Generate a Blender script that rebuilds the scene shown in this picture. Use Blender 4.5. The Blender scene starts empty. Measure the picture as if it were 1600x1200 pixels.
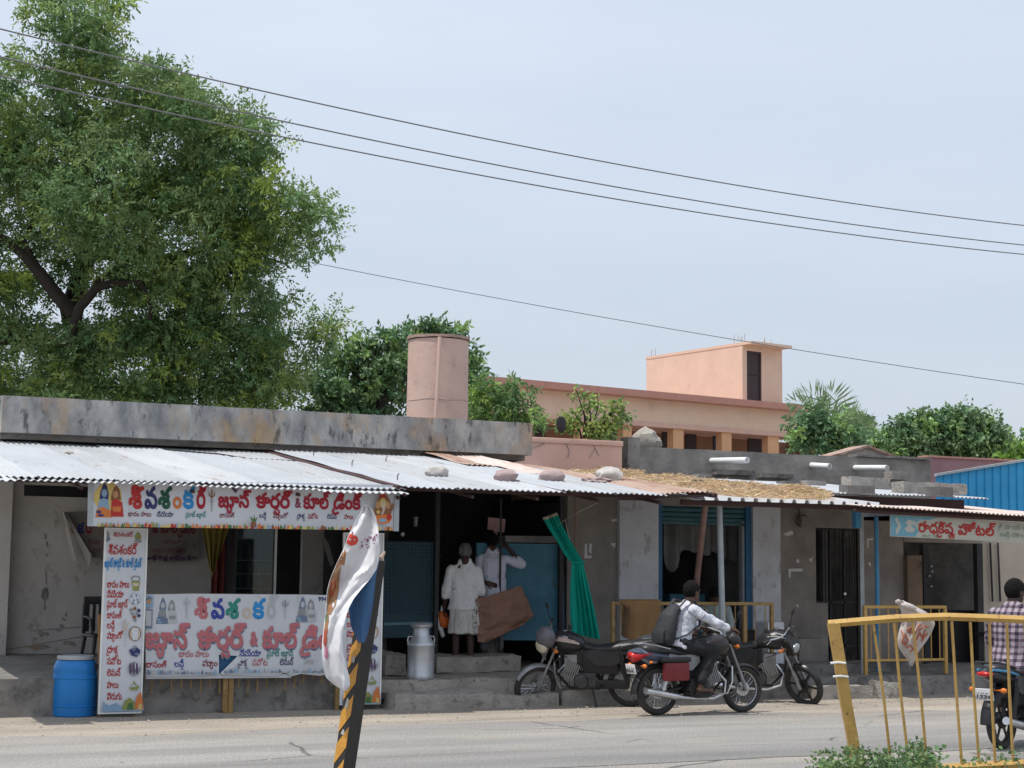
import bpy, bmesh, math, random
import numpy as np
from mathutils import Vector, Matrix, Quaternion, noise
from mathutils.geometry import tessellate_polygon
R = math.radians
rnd = random.Random(7)
nrs = np.random.RandomState(11)
S = bpy.context.scene
COL = S.collection

# ------------------------------------------------------------------ camera
FPX = 2600.0
TH = R(24.9); PITCH = math.atan(290/FPX); ROLL = 0.012; CH = 1.73
_f = Vector((math.sin(TH)*math.cos(PITCH), math.cos(TH)*math.cos(PITCH), math.sin(PITCH)))
_r0 = Vector((math.cos(TH), -math.sin(TH), 0)); _u0 = _r0.cross(_f)
_r = _r0*math.cos(ROLL)+_u0*math.sin(ROLL); _u = _u0*math.cos(ROLL)-_r0*math.sin(ROLL)
camd = bpy.data.cameras.new('camera'); cam = bpy.data.objects.new('camera', camd); COL.objects.link(cam)
camd.sensor_width = 36; camd.lens = 36*FPX/1600; camd.clip_end = 3000; camd.clip_start = 0.1
cam.matrix_world = Matrix.Translation((0, 0, CH)) @ Matrix((_r, _u, -_f)).transposed().to_4x4()
S.camera = cam

# ------------------------------------------------------------------ light
SUN = Vector((-0.34, -0.02, 0.94)).normalized()
w = bpy.data.worlds.new('World'); S.world = w; w.use_nodes = True
nt = w.node_tree; nt.nodes.clear()
def N(nt, t, **kw):
    n = nt.nodes.new(t)
    for k, v in kw.items(): setattr(n, k, v)
    return n
sky = N(nt, 'ShaderNodeTexSky', sky_type='NISHITA', sun_disc=False)
sky.sun_elevation = math.asin(SUN.z); sky.sun_rotation = math.atan2(SUN.x, SUN.y)
sky.dust_density = 3.0; sky.air_density = 1.2; sky.ozone_density = 1.5; sky.altitude = 300
tc = N(nt, 'ShaderNodeTexCoord')
mp = N(nt, 'ShaderNodeMapping'); mp.inputs['Scale'].default_value = (1.2, 1.2, 5)
ns = N(nt, 'ShaderNodeTexNoise'); ns.inputs['Scale'].default_value = 1.6; ns.inputs['Detail'].default_value = 5; ns.inputs['Roughness'].default_value = .55
nt.links.new(tc.outputs['Generated'], mp.inputs[0]); nt.links.new(mp.outputs[0], ns.inputs['Vector'])
rp = N(nt, 'ShaderNodeMapRange'); rp.inputs['From Min'].default_value = .35; rp.inputs['From Max'].default_value = .75
rp.inputs['To Min'].default_value = .80; rp.inputs['To Max'].default_value = .97
nt.links.new(ns.outputs[0], rp.inputs[0])
mx = N(nt, 'ShaderNodeMix', data_type='RGBA')
mx.inputs[7].default_value = (5.2, 5.8, 6.65, 1)      # thin high cloud veil, same scale as the sky
sx = N(nt, 'ShaderNodeSeparateXYZ'); nt.links.new(tc.outputs['Generated'], sx.inputs[0])
el = N(nt, 'ShaderNodeMapRange'); el.inputs['From Max'].default_value = .42; nt.links.new(sx.outputs[2], el.inputs[0])
vl = N(nt, 'ShaderNodeMix', data_type='RGBA'); vl.inputs[6].default_value = (3.6, 3.98, 4.55, 1); vl.inputs[7].default_value = (4.85, 5.4, 6.25, 1)
nt.links.new(el.outputs[0], vl.inputs[0])
mp2 = N(nt, 'ShaderNodeMapping'); mp2.inputs['Scale'].default_value = (.9, 2.2, 7); mp2.inputs['Rotation'].default_value = (0, .25, .5)
n2 = N(nt, 'ShaderNodeTexNoise'); n2.inputs['Scale'].default_value = 2.1; n2.inputs['Detail'].default_value = 6; n2.inputs['Roughness'].default_value = .6
nt.links.new(tc.outputs['Generated'], mp2.inputs[0]); nt.links.new(mp2.outputs[0], n2.inputs['Vector'])
r2_ = N(nt, 'ShaderNodeMapRange'); r2_.inputs['From Min'].default_value = .42; r2_.inputs['From Max'].default_value = .78; r2_.inputs['To Max'].default_value = .28
nt.links.new(n2.outputs[0], r2_.inputs[0])
v2 = N(nt, 'ShaderNodeMix', data_type='RGBA'); v2.inputs[7].default_value = (5.4, 5.8, 6.45, 1)
nt.links.new(r2_.outputs[0], v2.inputs[0]); nt.links.new(vl.outputs[2], v2.inputs[6]); nt.links.new(v2.outputs[2], mx.inputs[7])
nt.links.new(rp.outputs[0], mx.inputs[0]); nt.links.new(sky.outputs[0], mx.inputs[6])
bg = N(nt, 'ShaderNodeBackground'); bg.inputs[1].default_value = 0.143
ow = N(nt, 'ShaderNodeOutputWorld')
nt.links.new(mx.outputs[2], bg.inputs[0]); nt.links.new(bg.outputs[0], ow.inputs[0])
sl = bpy.data.lights.new('sun', 'SUN'); sl.energy = 3.3; sl.angle = R(0.6); sl.color = (1, .95, .87)
so = bpy.data.objects.new('sun', sl); COL.objects.link(so); so.rotation_euler = SUN.to_track_quat('Z', 'Y').to_euler(); so.location = (0, 0, 30)
S.view_settings.view_transform = 'Standard'; S.view_settings.look = 'None'; S.view_settings.exposure = 0.17; S.view_settings.gamma = 1

# ------------------------------------------------------------------ pixel measuring
def ray(px, py): return _f + _r*((px-800)/FPX) - _u*((py-600)/FPX)
def P(px, py, Y):
    d = ray(px, py); t = Y/d.y; return Vector((0, 0, CH))+d*t
def G(px, py, z=0.0):
    d = ray(px, py); t = (z-CH)/d.z; return Vector((0, 0, CH))+d*t
def D(px, py, dist):
    return Vector((0, 0, CH))+ray(px, py)*dist
def PX(px, Y, py=890): return P(px, py, Y).x
def PZ(px, py, Y): return P(px, py, Y).z

# ------------------------------------------------------------------ materials
def mat(name, a, b=None, scale=6, rough=.8, bump=.15, bscale=None, metal=0, stain=None, samt=.5, sscale=1.2, smin=.5, detail=6,
        stretch=(1, 1, 1), spec=.4, trans=0, attr=False, alpha=1, bdist=.02, st2=None):
    m = bpy.data.materials.new(name); m.use_nodes = True; nt = m.node_tree
    pr = nt.nodes['Principled BSDF']; pr.inputs['Roughness'].default_value = rough; pr.inputs['Metallic'].default_value = metal
    pr.inputs['Specular IOR Level'].default_value = spec
    a = (*a, 1); b = (*(b or a[:3]), 1)
    tc = N(nt, 'ShaderNodeTexCoord'); mp = N(nt, 'ShaderNodeMapping'); mp.inputs['Scale'].default_value = stretch
    nt.links.new(tc.outputs['Object'], mp.inputs[0])
    n1 = N(nt, 'ShaderNodeTexNoise'); n1.inputs['Scale'].default_value = scale; n1.inputs['Detail'].default_value = detail; n1.inputs['Roughness'].default_value = .62
    nt.links.new(mp.outputs[0], n1.inputs['Vector'])
    r1 = N(nt, 'ShaderNodeMapRange'); r1.inputs['From Min'].default_value = .32; r1.inputs['From Max'].default_value = .68
    nt.links.new(n1.outputs[0], r1.inputs[0])
    c = N(nt, 'ShaderNodeMix', data_type='RGBA'); c.inputs[6].default_value = a; c.inputs[7].default_value = b
    nt.links.new(r1.outputs[0], c.inputs[0]); out = c.outputs[2]
    if stain:
        n2 = N(nt, 'ShaderNodeTexNoise'); n2.inputs['Scale'].default_value = sscale; n2.inputs['Detail'].default_value = 7; n2.inputs['Roughness'].default_value = .68
        nt.links.new(mp.outputs[0], n2.inputs['Vector'])
        r2 = N(nt, 'ShaderNodeMapRange'); r2.inputs['From Min'].default_value = smin; r2.inputs['From Max'].default_value = smin+.12; r2.inputs['To Max'].default_value = samt
        nt.links.new(n2.outputs[0], r2.inputs[0])
        c2 = N(nt, 'ShaderNodeMix', data_type='RGBA'); c2.inputs[7].default_value = (*stain, 1)
        nt.links.new(r2.outputs[0], c2.inputs[0]); nt.links.new(out, c2.inputs[6]); out = c2.outputs[2]
    if st2:   # (colour, scale, threshold, amount, stretch)
        mp3 = N(nt, 'ShaderNodeMapping'); mp3.inputs['Scale'].default_value = st2[4] if len(st2) > 4 else (1, 1, 1); mp3.inputs['Location'].default_value = (3, 7, 1); nt.links.new(tc.outputs['Object'], mp3.inputs[0])
        n4 = N(nt, 'ShaderNodeTexNoise'); n4.inputs['Scale'].default_value = st2[1]; n4.inputs['Detail'].default_value = 9; n4.inputs['Roughness'].default_value = .72; nt.links.new(mp3.outputs[0], n4.inputs['Vector'])
        r4_ = N(nt, 'ShaderNodeMapRange'); r4_.inputs['From Min'].default_value = st2[2]; r4_.inputs['From Max'].default_value = st2[2]+.06; r4_.inputs['To Max'].default_value = st2[3]; nt.links.new(n4.outputs[0], r4_.inputs[0])
        c4 = N(nt, 'ShaderNodeMix', data_type='RGBA'); c4.inputs[7].default_value = (*st2[0], 1); nt.links.new(r4_.outputs[0], c4.inputs[0]); nt.links.new(out, c4.inputs[6]); out = c4.outputs[2]
    if attr:
        at = N(nt, 'ShaderNodeAttribute', attribute_name='tint')
        c3 = N(nt, 'ShaderNodeMix', data_type='RGBA', blend_type='MULTIPLY'); c3.inputs[0].default_value = 1
        nt.links.new(out, c3.inputs[6]); nt.links.new(at.outputs['Color'], c3.inputs[7]); out = c3.outputs[2]
    nt.links.new(out, pr.inputs['Base Color'])
    if bump:
        bp = N(nt, 'ShaderNodeBump'); bp.inputs['Strength'].default_value = bump; bp.inputs['Distance'].default_value = bdist
        n3 = N(nt, 'ShaderNodeTexNoise'); n3.inputs['Scale'].default_value = bscale or scale*6; n3.inputs['Detail'].default_value = 4
        nt.links.new(mp.outputs[0], n3.inputs['Vector'])
        nt.links.new(n3.outputs[0], bp.inputs['Height']); nt.links.new(bp.outputs[0], pr.inputs['Normal'])
    if trans:
        tr = N(nt, 'ShaderNodeBsdfTranslucent'); ms = N(nt, 'ShaderNodeMixShader'); ms.inputs[0].default_value = trans
        nt.links.new(out, tr.inputs[0]); o = nt.nodes['Material Output']
        nt.links.new(pr.outputs[0], ms.inputs[1]); nt.links.new(tr.outputs[0], ms.inputs[2]); nt.links.new(ms.outputs[0], o.inputs[0])
    return m
def flat(name, c, rough=.6, metal=0, spec=.4, **k): return mat(name, c, tuple(min(1, v*.86) for v in c), scale=9, rough=rough, metal=metal, spec=spec, bump=k.pop('bump', .04), **k)

M = {}
M['concrete_dark'] = mat('weathered_concrete', (.46, .445, .42), (.15, .155, .165), scale=2.6, stain=(.42, .28, .15), samt=.8, smin=.50, sscale=.9, rough=.95, bump=.7, stretch=(1, 1, .55), detail=10, st2=((.045, .048, .055), 5, .555, .75, (1, 1, .35)))
M['concrete'] = mat('grey_concrete', (.26, .245, .225), (.16, .15, .14), scale=3, stain=(.05, .048, .045), samt=.7, smin=.55, sscale=1.6, rough=.95, bump=.5, st2=((.07, .065, .06), 6, .56, .6))
M['ochre'] = mat('ochre_plaster', (.33, .20, .10), (.22, .14, .08), scale=3, stain=(.12, .10, .08), samt=.7, rough=.95)
M['whitewash'] = mat('dirty_whitewash', (.62, .59, .56), (.49, .46, .435), scale=1.3, stain=(.10, .09, .085), samt=.5, smin=.62, sscale=1.7, rough=.95, bump=.35, st2=((.20, .18, .16), 4, .58, .45, (1, 1, .6)))
M['render_brown'] = mat('bare_render', (.36, .325, .295), (.22, .20, .185), scale=2, stain=(.28, .26, .24), samt=.35, smin=.60, sscale=1.5, rough=.97, bump=.5, st2=((.33, .31, .29), 5, .60, .5))
M['bluewhite'] = mat('faded_lime_wash', (.72, .74, .79), (.58, .59, .63), scale=2.4, stain=(.20, .19, .19), samt=.5, smin=.6, sscale=2.5, rough=.92, bump=.3, st2=((.26, .25, .24), 5, .58, .5, (1, 1, .5)))
M['tin'] = mat('white_coated_tin', (.44, .46, .49), (.36, .38, .41), scale=1.2, stain=(.35, .33, .30), samt=.45, smin=.58, sscale=1.0, rough=.55, bump=.08, spec=.5, stretch=(1.6, .35, 1), st2=((.30, .25, .22), 5, .60, .6, (1.6, .25, 1)))
M['tin_edge'] = mat('bright_tin_sheet', (.56, .57, .59), (.47, .48, .50), scale=2, rough=.5, bump=.05, stain=(.4, .36, .32), samt=.3, smin=.62, st2=((.34, .26, .21), 7, .60, .5, (1.6, .4, 1)))
M['tin_under'] = mat('maroon_primer', (.075, .035, .035), (.05, .028, .028), scale=3, rough=.8)
M['rust'] = mat('rusty_tin', (.27, .15, .105), (.46, .37, .31), scale=1.3, stain=(.17, .07, .045), samt=.8, smin=.52, sscale=2.2, rough=.85, stretch=(1.8, .4, 1))
M['pinkrust'] = mat('faded_rust_tin', (.50, .36, .32), (.62, .58, .54), scale=1.2, stain=(.24, .12, .09), samt=.75, smin=.53, sscale=1.8, rough=.8, stretch=(1.5, .5, 1))
M['soot'] = mat('sooty_wall', (.065, .065, .068), (.035, .035, .038), scale=2, rough=.95, stain=(.06, .055, .05), samt=.5, smin=.6)  # near-black: the shade inside the shops is put into this colour
M['soot2'] = mat('smoky_grey_wall', (.24, .23, .22), (.09, .09, .092), scale=1.5, rough=.95, bump=.4)  # mottled mid to dark grey for the back rooms
M['teal'] = mat('faded_teal_paint', (.060, .20, .28), (.040, .135, .195), scale=2.5, rough=.6, stain=(.10, .26, .34), samt=.5, smin=.58, sscale=3, bump=.1, st2=((.09, .06, .05), 7, .61, .6))
M['tealdark'] = mat('dark_teal_mesh_panel', (.030, .075, .095), (.022, .052, .070), scale=2.5, rough=.7, bump=.1)
M['bluepaint'] = mat('blue_door_paint', (.035, .16, .32), (.025, .11, .23), scale=5, rough=.5, stain=(.2, .22, .24), samt=.4, smin=.63, sscale=8)
M['skypaint'] = mat('light_blue_paint', (.085, .32, .56), (.06, .24, .44), scale=5, rough=.5, stain=(.4, .42, .43), samt=.5, smin=.62, sscale=9)
M['palegrey'] = mat('pale_grey_paint', (.42, .46, .49), (.31, .34, .36), scale=5, rough=.6, stain=(.15, .12, .1), samt=.5, smin=.62, sscale=9)
M['darksteel'] = mat('dark_steel', (.045, .045, .05), (.03, .028, .028), scale=8, rough=.6, metal=.3)
M['brownpipe'] = mat('primer_brown_pipe', (.26, .15, .125), (.18, .105, .09), scale=6, rough=.7)
M['yellow'] = mat('yellow_barrier_paint', (.52, .33, .10), (.43, .26, .075), scale=7, rough=.55, stain=(.16, .07, .03), samt=.8, smin=.60, sscale=6, st2=((.13, .06, .035), 18, .585, .85))
M['yellowold'] = mat('dull_yellow_paint', (.34, .215, .075), (.26, .16, .06), scale=7, rough=.6, stain=(.14, .07, .04), samt=.8, smin=.55, sscale=6, st2=((.12, .06, .04), 16, .57, .85))
M['board'] = mat('printed_white_vinyl', (.60, .62, .66), (.53, .55, .59), scale=1.5, rough=.5, bump=.03, stain=(.45, .43, .40), samt=.35, smin=.62, sscale=2, st2=((.40, .38, .36), 5, .60, .35, (1, 1, .5)))
M['board2'] = mat('faded_banner_vinyl', (.58, .60, .64), (.48, .50, .54), scale=1.2, rough=.55, bump=.06, stain=(.36, .34, .32), samt=.4, smin=.58, sscale=2, st2=((.36, .35, .35), 4, .58, .4, (1, 1, .5)))
M['oldboard'] = mat('old_grimy_vinyl', (.30, .26, .23), (.22, .19, .17), scale=2, rough=.7, stain=(.06, .05, .045), samt=.8, smin=.56, sscale=2.2)
M['white'] = flat('white_paint', (.75, .75, .76))
M['pvc'] = mat('white_pvc', (.78, .79, .78), (.66, .67, .66), scale=6, rough=.35, bump=.02)
M['drum'] = mat('blue_plastic', (.012, .20, .55), (.010, .16, .46), scale=3, rough=.38, bump=.04, stain=(.10, .22, .40), samt=.35, smin=.62, sscale=4, st2=((.12, .22, .36), 11, .61, .4))
M['can'] = mat('brushed_aluminium', (.55, .57, .60), (.42, .44, .47), scale=4, rough=.42, metal=.65, bump=.1, st2=((.22, .22, .22), 12, .6, .5))
M['black'] = flat('black_plastic', (.018, .018, .020), rough=.45)
M['rubber'] = mat('tyre_rubber', (.030, .029, .028), (.055, .050, .045), scale=7, rough=.9, bump=.3)
M['chrome'] = mat('chromed_steel', (.62, .62, .63), (.48, .48, .49), scale=9, rough=.25, metal=.95, bump=.02)
M['alloy'] = mat('dull_alloy', (.33, .33, .34), (.22, .22, .22), scale=9, rough=.5, metal=.6, bump=.1)
M['engine'] = mat('greasy_engine_metal', (.10, .10, .105), (.045, .043, .042), scale=9, rough=.55, metal=.5, bump=.2)
M['pink'] = mat('pink_lime_plaster', (.66, .43, .36), (.57, .37, .31), scale=1.6, rough=.92, stain=(.30, .20, .17), samt=.4, smin=.63, sscale=2.2, bump=.2, st2=((.40, .30, .26), 4, .58, .5, (1, 1, .3)))
M['tank_pink'] = mat('pink_painted_concrete', (.60, .43, .37), (.52, .37, .32), scale=2.2, rough=.92, stain=(.30, .22, .19), samt=.5, smin=.62, sscale=2.5, bump=.25, st2=((.34, .26, .23), 4, .60, .5, (1, 1, .4)))
M['peach'] = mat('peach_wall_paint', (.74, .55, .43), (.66, .485, .38), scale=1.2, rough=.9, stain=(.42, .27, .19), samt=.3, smin=.62, sscale=1.2, bump=.1, st2=((.50, .34, .26), 1.6, .58, .4, (1, 1, .2)))
M['maroonband'] = mat('dusky_pink_eave_paint', (.52, .27, .22), (.44, .22, .18), scale=3, rough=.85)
M['orangepost'] = mat('orange_column_paint', (.66, .38, .22), (.56, .33, .19), scale=3, rough=.85)
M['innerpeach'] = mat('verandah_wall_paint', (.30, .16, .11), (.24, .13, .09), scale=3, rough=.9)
M['darkopening'] = flat('dark_shutter', (.05, .035, .04))
M['bluesheet'] = mat('blue_coated_sheet', (.035, .36, .68), (.03, .30, .58), scale=2, rough=.45, bump=.03)
M['mauve'] = mat('mauve_plaster', (.35, .19, .20), (.29, .16, .17), scale=2, rough=.9)
M['straw'] = mat('dry_straw', (.95, .78, .56), (.84, .67, .46), scale=15, rough=.9, attr=True)
M['stone'] = mat('rough_stone', (.42, .385, .345), (.27, .245, .22), scale=4, rough=.95, bump=.9, stain=(.10, .09, .085), samt=.5, smin=.58, sscale=3, st2=((.08, .075, .07), 9, .57, .6))
M['sack'] = mat('dusty_sack_cloth', (.42, .32, .31), (.33, .25, .24), scale=5, rough=.95, bump=.5, bscale=60)
M['paperstone'] = mat('pale_sack_cloth', (.50, .48, .45), (.40, .37, .35), scale=4, rough=.9, bump=.4)
M['block'] = mat('cement_block', (.20, .19, .185), (.13, .125, .12), scale=6, rough=.97, bump=.6)
M['skin'] = mat('brown_skin', (.115, .055, .035), (.09, .042, .027), scale=9, rough=.55, bump=.05)
M['skindark'] = mat('dark_brown_skin', (.065, .032, .022), (.05, .025, .018), scale=9, rough=.55, bump=.05)
M['hair'] = mat('black_hair', (.007, .006, .006), (.012, .011, .011), scale=60, rough=.85, spec=.12, bump=.6, bscale=120)
M['hairgrey'] = mat('grey_hair', (.20, .20, .20), (.09, .09, .09), scale=25, spec=.1, rough=.9, bump=.6, bscale=120)
M['cloth_white'] = mat('white_cotton', (.80, .80, .81), (.70, .71, .72), scale=5, rough=.9, bump=.25, bscale=14, bdist=.03)
M['cloth_lilac'] = mat('pale_lilac_cotton', (.64, .65, .76), (.56, .57, .68), scale=5, rough=.9, bump=.25, bscale=14, bdist=.03)
M['cloth_shirt'] = mat('printed_pale_shirt', (.66, .67, .72), (.36, .37, .45), scale=16, rough=.9, bump=.25, bscale=14, bdist=.03)
M['cloth_green'] = mat('pale_green_cotton', (.36, .43, .42), (.30, .36, .35), scale=5, rough=.9, bump=.25, bscale=14)
M['trouser'] = mat('black_trouser_cloth', (.014, .014, .017), (.022, .022, .025), scale=6, rough=.9, bump=.3, bscale=12)
M['greytrouser'] = mat('grey_trouser_cloth', (.16, .16, .17), (.11, .11, .12), scale=6, rough=.9)
M['bag'] = mat('dark_grey_nylon', (.032, .034, .038), (.022, .023, .026), scale=6, rough=.75, bump=.3)
M['curtain'] = mat('teal_green_cloth', (.0, .43, .33), (.0, .33, .26), scale=5, rough=.8, bump=.2, stretch=(1, 1, .3), trans=.15)
M['curtain_in'] = mat('pale_cloth_hem', (.50, .47, .36), (.38, .36, .28), scale=9, rough=.9)
M['brownsheet'] = mat('brown_tarpaulin', (.31, .165, .115), (.25, .135, .095), scale=3, rough=.7, bump=.5, bscale=9, bdist=.05)
M['browncloth'] = mat('brown_sack_cloth', (.25, .145, .060), (.20, .115, .05), scale=3, rough=.95, bump=.3)
M['yellowcloth'] = mat('olive_yellow_cloth', (.24, .19, .035), (.16, .125, .03), scale=4, rough=.9, bump=.3)
M['redcloth'] = mat('dark_red_cloth', (.18, .035, .03), (.12, .025, .022), scale=4, rough=.9, bump=.3)
M['bark'] = mat('dark_bark', (.040, .032, .027), (.022, .018, .016), scale=5, rough=.97, bump=.8, stretch=(1, 1, .3))
M['leafy'] = mat('neem_leaf', (.25, .345, .135), (.20, .295, .125), scale=1.2, rough=.5, bump=0, trans=.42, attr=True, spec=.3)
M['leafy2'] = mat('broad_leaf', (.20, .30, .15), (.16, .255, .13), scale=1.2, rough=.5, bump=0, trans=.25, attr=True, spec=.35)
M['weed'] = mat('weed_leaf', (.14, .22, .085), (.10, .17, .07), scale=4, rough=.6, bump=0, trans=.25, attr=True)
M['wood'] = mat('raw_wood', (.36, .19, .07), (.28, .14, .05), scale=4, rough=.8, stretch=(4, 4, .5))
M['darkwood'] = mat('dark_old_wood', (.07, .05, .042), (.04, .03, .026), scale=4, rough=.8)
M['planks'] = mat('worn_timber', (.30, .21, .15), (.16, .11, .08), scale=3, rough=.9, stretch=(4, 4, .6), stain=(.08, .06, .05), samt=.6)
M['wire'] = flat('power_line_aluminium', (.16, .16, .17), rough=.5)
M['glassd'] = mat('fridge_glass', (.06, .09, .09), (.03, .045, .045), scale=3, rough=.12, spec=.6, bump=0)

# ------------------------------------------------------------------ mesh builder
class MB:
    def __init__(s): s.v = []; s.f = []; s.m = []; s.mi = 0
    def add(s, vs, fs):
        o = len(s.v); s.v.extend([tuple(v) for v in vs]); s.f.extend([tuple(i+o for i in f) for f in fs]); s.m.extend([s.mi]*len(fs)); return s
    def box(s, x0, x1, y0, y1, z0, z1, b=0.0, M4=None):
        if x0 > x1: x0, x1 = x1, x0
        if y0 > y1: y0, y1 = y1, y0
        if z0 > z1: z0, z1 = z1, z0
        b = min(b, (x1-x0)*.45, (y1-y0)*.45, (z1-z0)*.45)
        if b <= 0:
            vs = [(x, y, z) for z in (z0, z1) for y in (y0, y1) for x in (x0, x1)]
            fs = [(0, 2, 3, 1), (4, 5, 7, 6), (0, 1, 5, 4), (2, 6, 7, 3), (0, 4, 6, 2), (1, 3, 7, 5)]
        else:
            bm = bmesh.new(); bmesh.ops.create_cube(bm, size=1)
            for v in bm.verts: v.co = Vector((x0 if v.co.x < 0 else x1, y0 if v.co.y < 0 else y1, z0 if v.co.z < 0 else z1))
            bmesh.ops.bevel(bm, geom=bm.edges[:], offset=b, segments=2, affect='EDGES', profile=.6)
            vs = [v.co.copy() for v in bm.verts]; fs = [[v.index for v in f.verts] for f in bm.faces]; bm.free()
        if M4 is not None: vs = [M4 @ Vector(v) for v in vs]
        return s.add(vs, fs)
    def prism(s, pts, ext):
        pts = [Vector(p) for p in pts]; n = len(pts); ext = Vector(ext)
        vs = pts+[p+ext for p in pts]
        tri = tessellate_polygon([pts]); fs = [tuple(t) for t in tri]+[tuple(i+n for i in reversed(t)) for t in tri]
        fs += [(i, (i+1) % n, (i+1) % n+n, i+n) for i in range(n)]
        return s.add(vs, fs)
    def tube(s, pts, rad, n=8, caps=True, flat=None, side=None):
        pts = [Vector(p) for p in pts]
        if not hasattr(rad, '__len__'): rad = [rad]*len(pts)
        T = [(pts[min(i+1, len(pts)-1)]-pts[max(i-1, 0)]).normalized() for i in range(len(pts))]
        a = Vector(side) if side is not None else (Vector((0, 0, 1)) if abs(T[0].z) < .9 else Vector((1, 0, 0)))
        u = (a-T[0]*a.dot(T[0])).normalized(); vs = []; fs = []
        for i, p in enumerate(pts):
            u = (u-T[i]*u.dot(T[i])).normalized(); v = T[i].cross(u)
            r = rad[i]; ra, rb = (r if hasattr(r, '__len__') else (r, r*(flat or 1)))
            for k in range(n):
                t = 2*math.pi*k/n; vs.append(p+u*(ra*math.cos(t))+v*(rb*math.sin(t)))
        for i in range(len(pts)-1):
            for k in range(n):
                k2 = (k+1) % n; fs.append((i*n+k, i*n+k2, (i+1)*n+k2, (i+1)*n+k))
        if caps: fs.append(tuple(range(n))[::-1]); fs.append(tuple((len(pts)-1)*n+k for k in range(n)))
        return s.add(vs, fs)
    def capsule(s, a, b, ra, rb, n=12):
        a = Vector(a); b = Vector(b); d = (b-a)
        if d.length < 1e-5: d = Vector((0, 0, 1e-3))
        d.normalize(); pts = []; rr = []
        for t in (-88, -60, -30, 0): pts.append(a+d*ra*math.sin(R(t))); rr.append(max(ra*math.cos(R(t)), 1e-4))
        for t in (0, 30, 60, 88): pts.append(b+d*rb*math.sin(R(t))); rr.append(max(rb*math.cos(R(t)), 1e-4))
        return s.tube(pts, rr, n)
    def lathe(s, prof, c=(0, 0, 0), n=24, M4=None):
        vs = []; fs = []
        for (r, z) in prof:
            for k in range(n):
                t = 2*math.pi*k/n; vs.append(Vector((c[0]+r*math.cos(t), c[1]+r*math.sin(t), c[2]+z)))
        for i in range(len(prof)-1):
            for k in range(n):
                k2 = (k+1) % n; fs.append((i*n+k, i*n+k2, (i+1)*n+k2, (i+1)*n+k))
        fs.append(tuple(range(n))[::-1]); fs.append(tuple((len(prof)-1)*n+k for k in range(n)))
        if M4 is not None: vs = [M4 @ v for v in vs]
        return s.add(vs, fs)
    def ell(s, c, rx, ry, rz, M3=None, sub=2, disp=0, seed=0, fr=2.0):
        bm = bmesh.new(); bmesh.ops.create_icosphere(bm, subdivisions=sub, radius=1)
        vs = []
        for v in bm.verts:
            k = 1+disp*noise.fractal(v.co*fr+Vector((seed*7.3, seed*1.7, seed)), 1.0, 2.0, 4) if disp else 1
            q = Vector((v.co.x*rx*k, v.co.y*ry*k, v.co.z*rz*k))
            if M3 is not None: q = M3 @ q
            vs.append(q+Vector(c))
        fs = [[v.index for v in f.verts] for f in bm.faces]; bm.free()
        return s.add(vs, fs)
    def grid(s, fn, nu, nv, thick=None):
        vs = [Vector(fn(i/nu, j/nv)) for j in range(nv+1) for i in range(nu+1)]
        fs = [(j*(nu+1)+i, j*(nu+1)+i+1, (j+1)*(nu+1)+i+1, (j+1)*(nu+1)+i) for j in range(nv) for i in range(nu)]
        if thick is not None:
            n = len(vs); th = Vector(thick); vs += [v+th for v in vs]
            b = [tuple(i+n for i in reversed(f)) for f in fs]
            rim = []
            W = nu+1
            loop = [i for i in range(W)]+[j*W+nu for j in range(1, nv+1)]+[nv*W+i for i in range(nu-1, -1, -1)]+[j*W for j in range(nv-1, 0, -1)]
            for a, c in zip(loop, loop[1:]+loop[:1]): rim.append((a, a+n, c+n, c))
            fs = fs+b+rim
        return s.add(vs, fs)
    def torus(s, c, R1, r, n=36, k=10, axis='Y', sq=1.0):
        vs = []; fs = []
        for i in range(n):
            t = 2*math.pi*i/n
            for j in range(k):
                p = 2*math.pi*j/k; rr = R1+r*math.cos(p); h = r*sq*math.sin(p)
                vs.append(Vector(c)+Vector((rr*math.cos(t), h, rr*math.sin(t))))
        for i in range(n):
            for j in range(k): fs.append((i*k+j, ((i+1) % n)*k+j, ((i+1) % n)*k+(j+1) % k, i*k+(j+1) % k))
        return s.add(vs, fs)
    def mesh(s, name, mats, off=None, smooth=38):
        me = bpy.data.meshes.new(name)
        vs = s.v
        if off is not None: vs = [(v[0]-off[0], v[1]-off[1], v[2]-off[2]) for v in vs]
        me.from_pydata(vs, [], s.f)
        for m in (mats if isinstance(mats, (list, tuple)) else [mats]): me.materials.append(m)
        if max(s.m or [0]) > 0: me.polygons.foreach_set('material_index', s.m)
        me.update()
        bm = bmesh.new(); bm.from_mesh(me); bmesh.ops.recalc_face_normals(bm, faces=bm.faces[:]); bm.to_mesh(me); bm.free()
        if smooth: me.shade_smooth(); me.set_sharp_from_angle(angle=R(smooth))
        return me

def props(o, label, cat, group=None, kind=None):
    if label: o['label'] = label
    if cat: o['category'] = cat
    if group: o['group'] = group
    if kind: o['kind'] = kind
    return o
def link(name, me, parent=None, loc=(0, 0, 0)):
    o = bpy.data.objects.new(name, me); COL.objects.link(o); o.parent = parent; o.location = loc; return o
class Thing:
    """Empty at the base of a thing; parts given in world (world=True) or local coordinates"""
    def __init__(s, name, label, cat, loc, group=None, world=True, rot=None):
        s.e = bpy.data.objects.new(name, None); COL.objects.link(s.e); s.e.location = loc; s.e.empty_display_size = .2
        if rot is not None: s.e.rotation_euler = rot
        props(s.e, label, cat, group); s.off = Vector(loc) if world else None
    def part(s, name, mb, mats, parent=None, label=None, smooth=38):
        me = mb.mesh(name, mats, s.off, smooth); o = link(name, me, parent or s.e)
        if label: o['label'] = label
        return o
    def raw(s, name, me, parent=None, label=None):
        o = link(name, me, parent or s.e)
        if label: o['label'] = label
        return o
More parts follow.
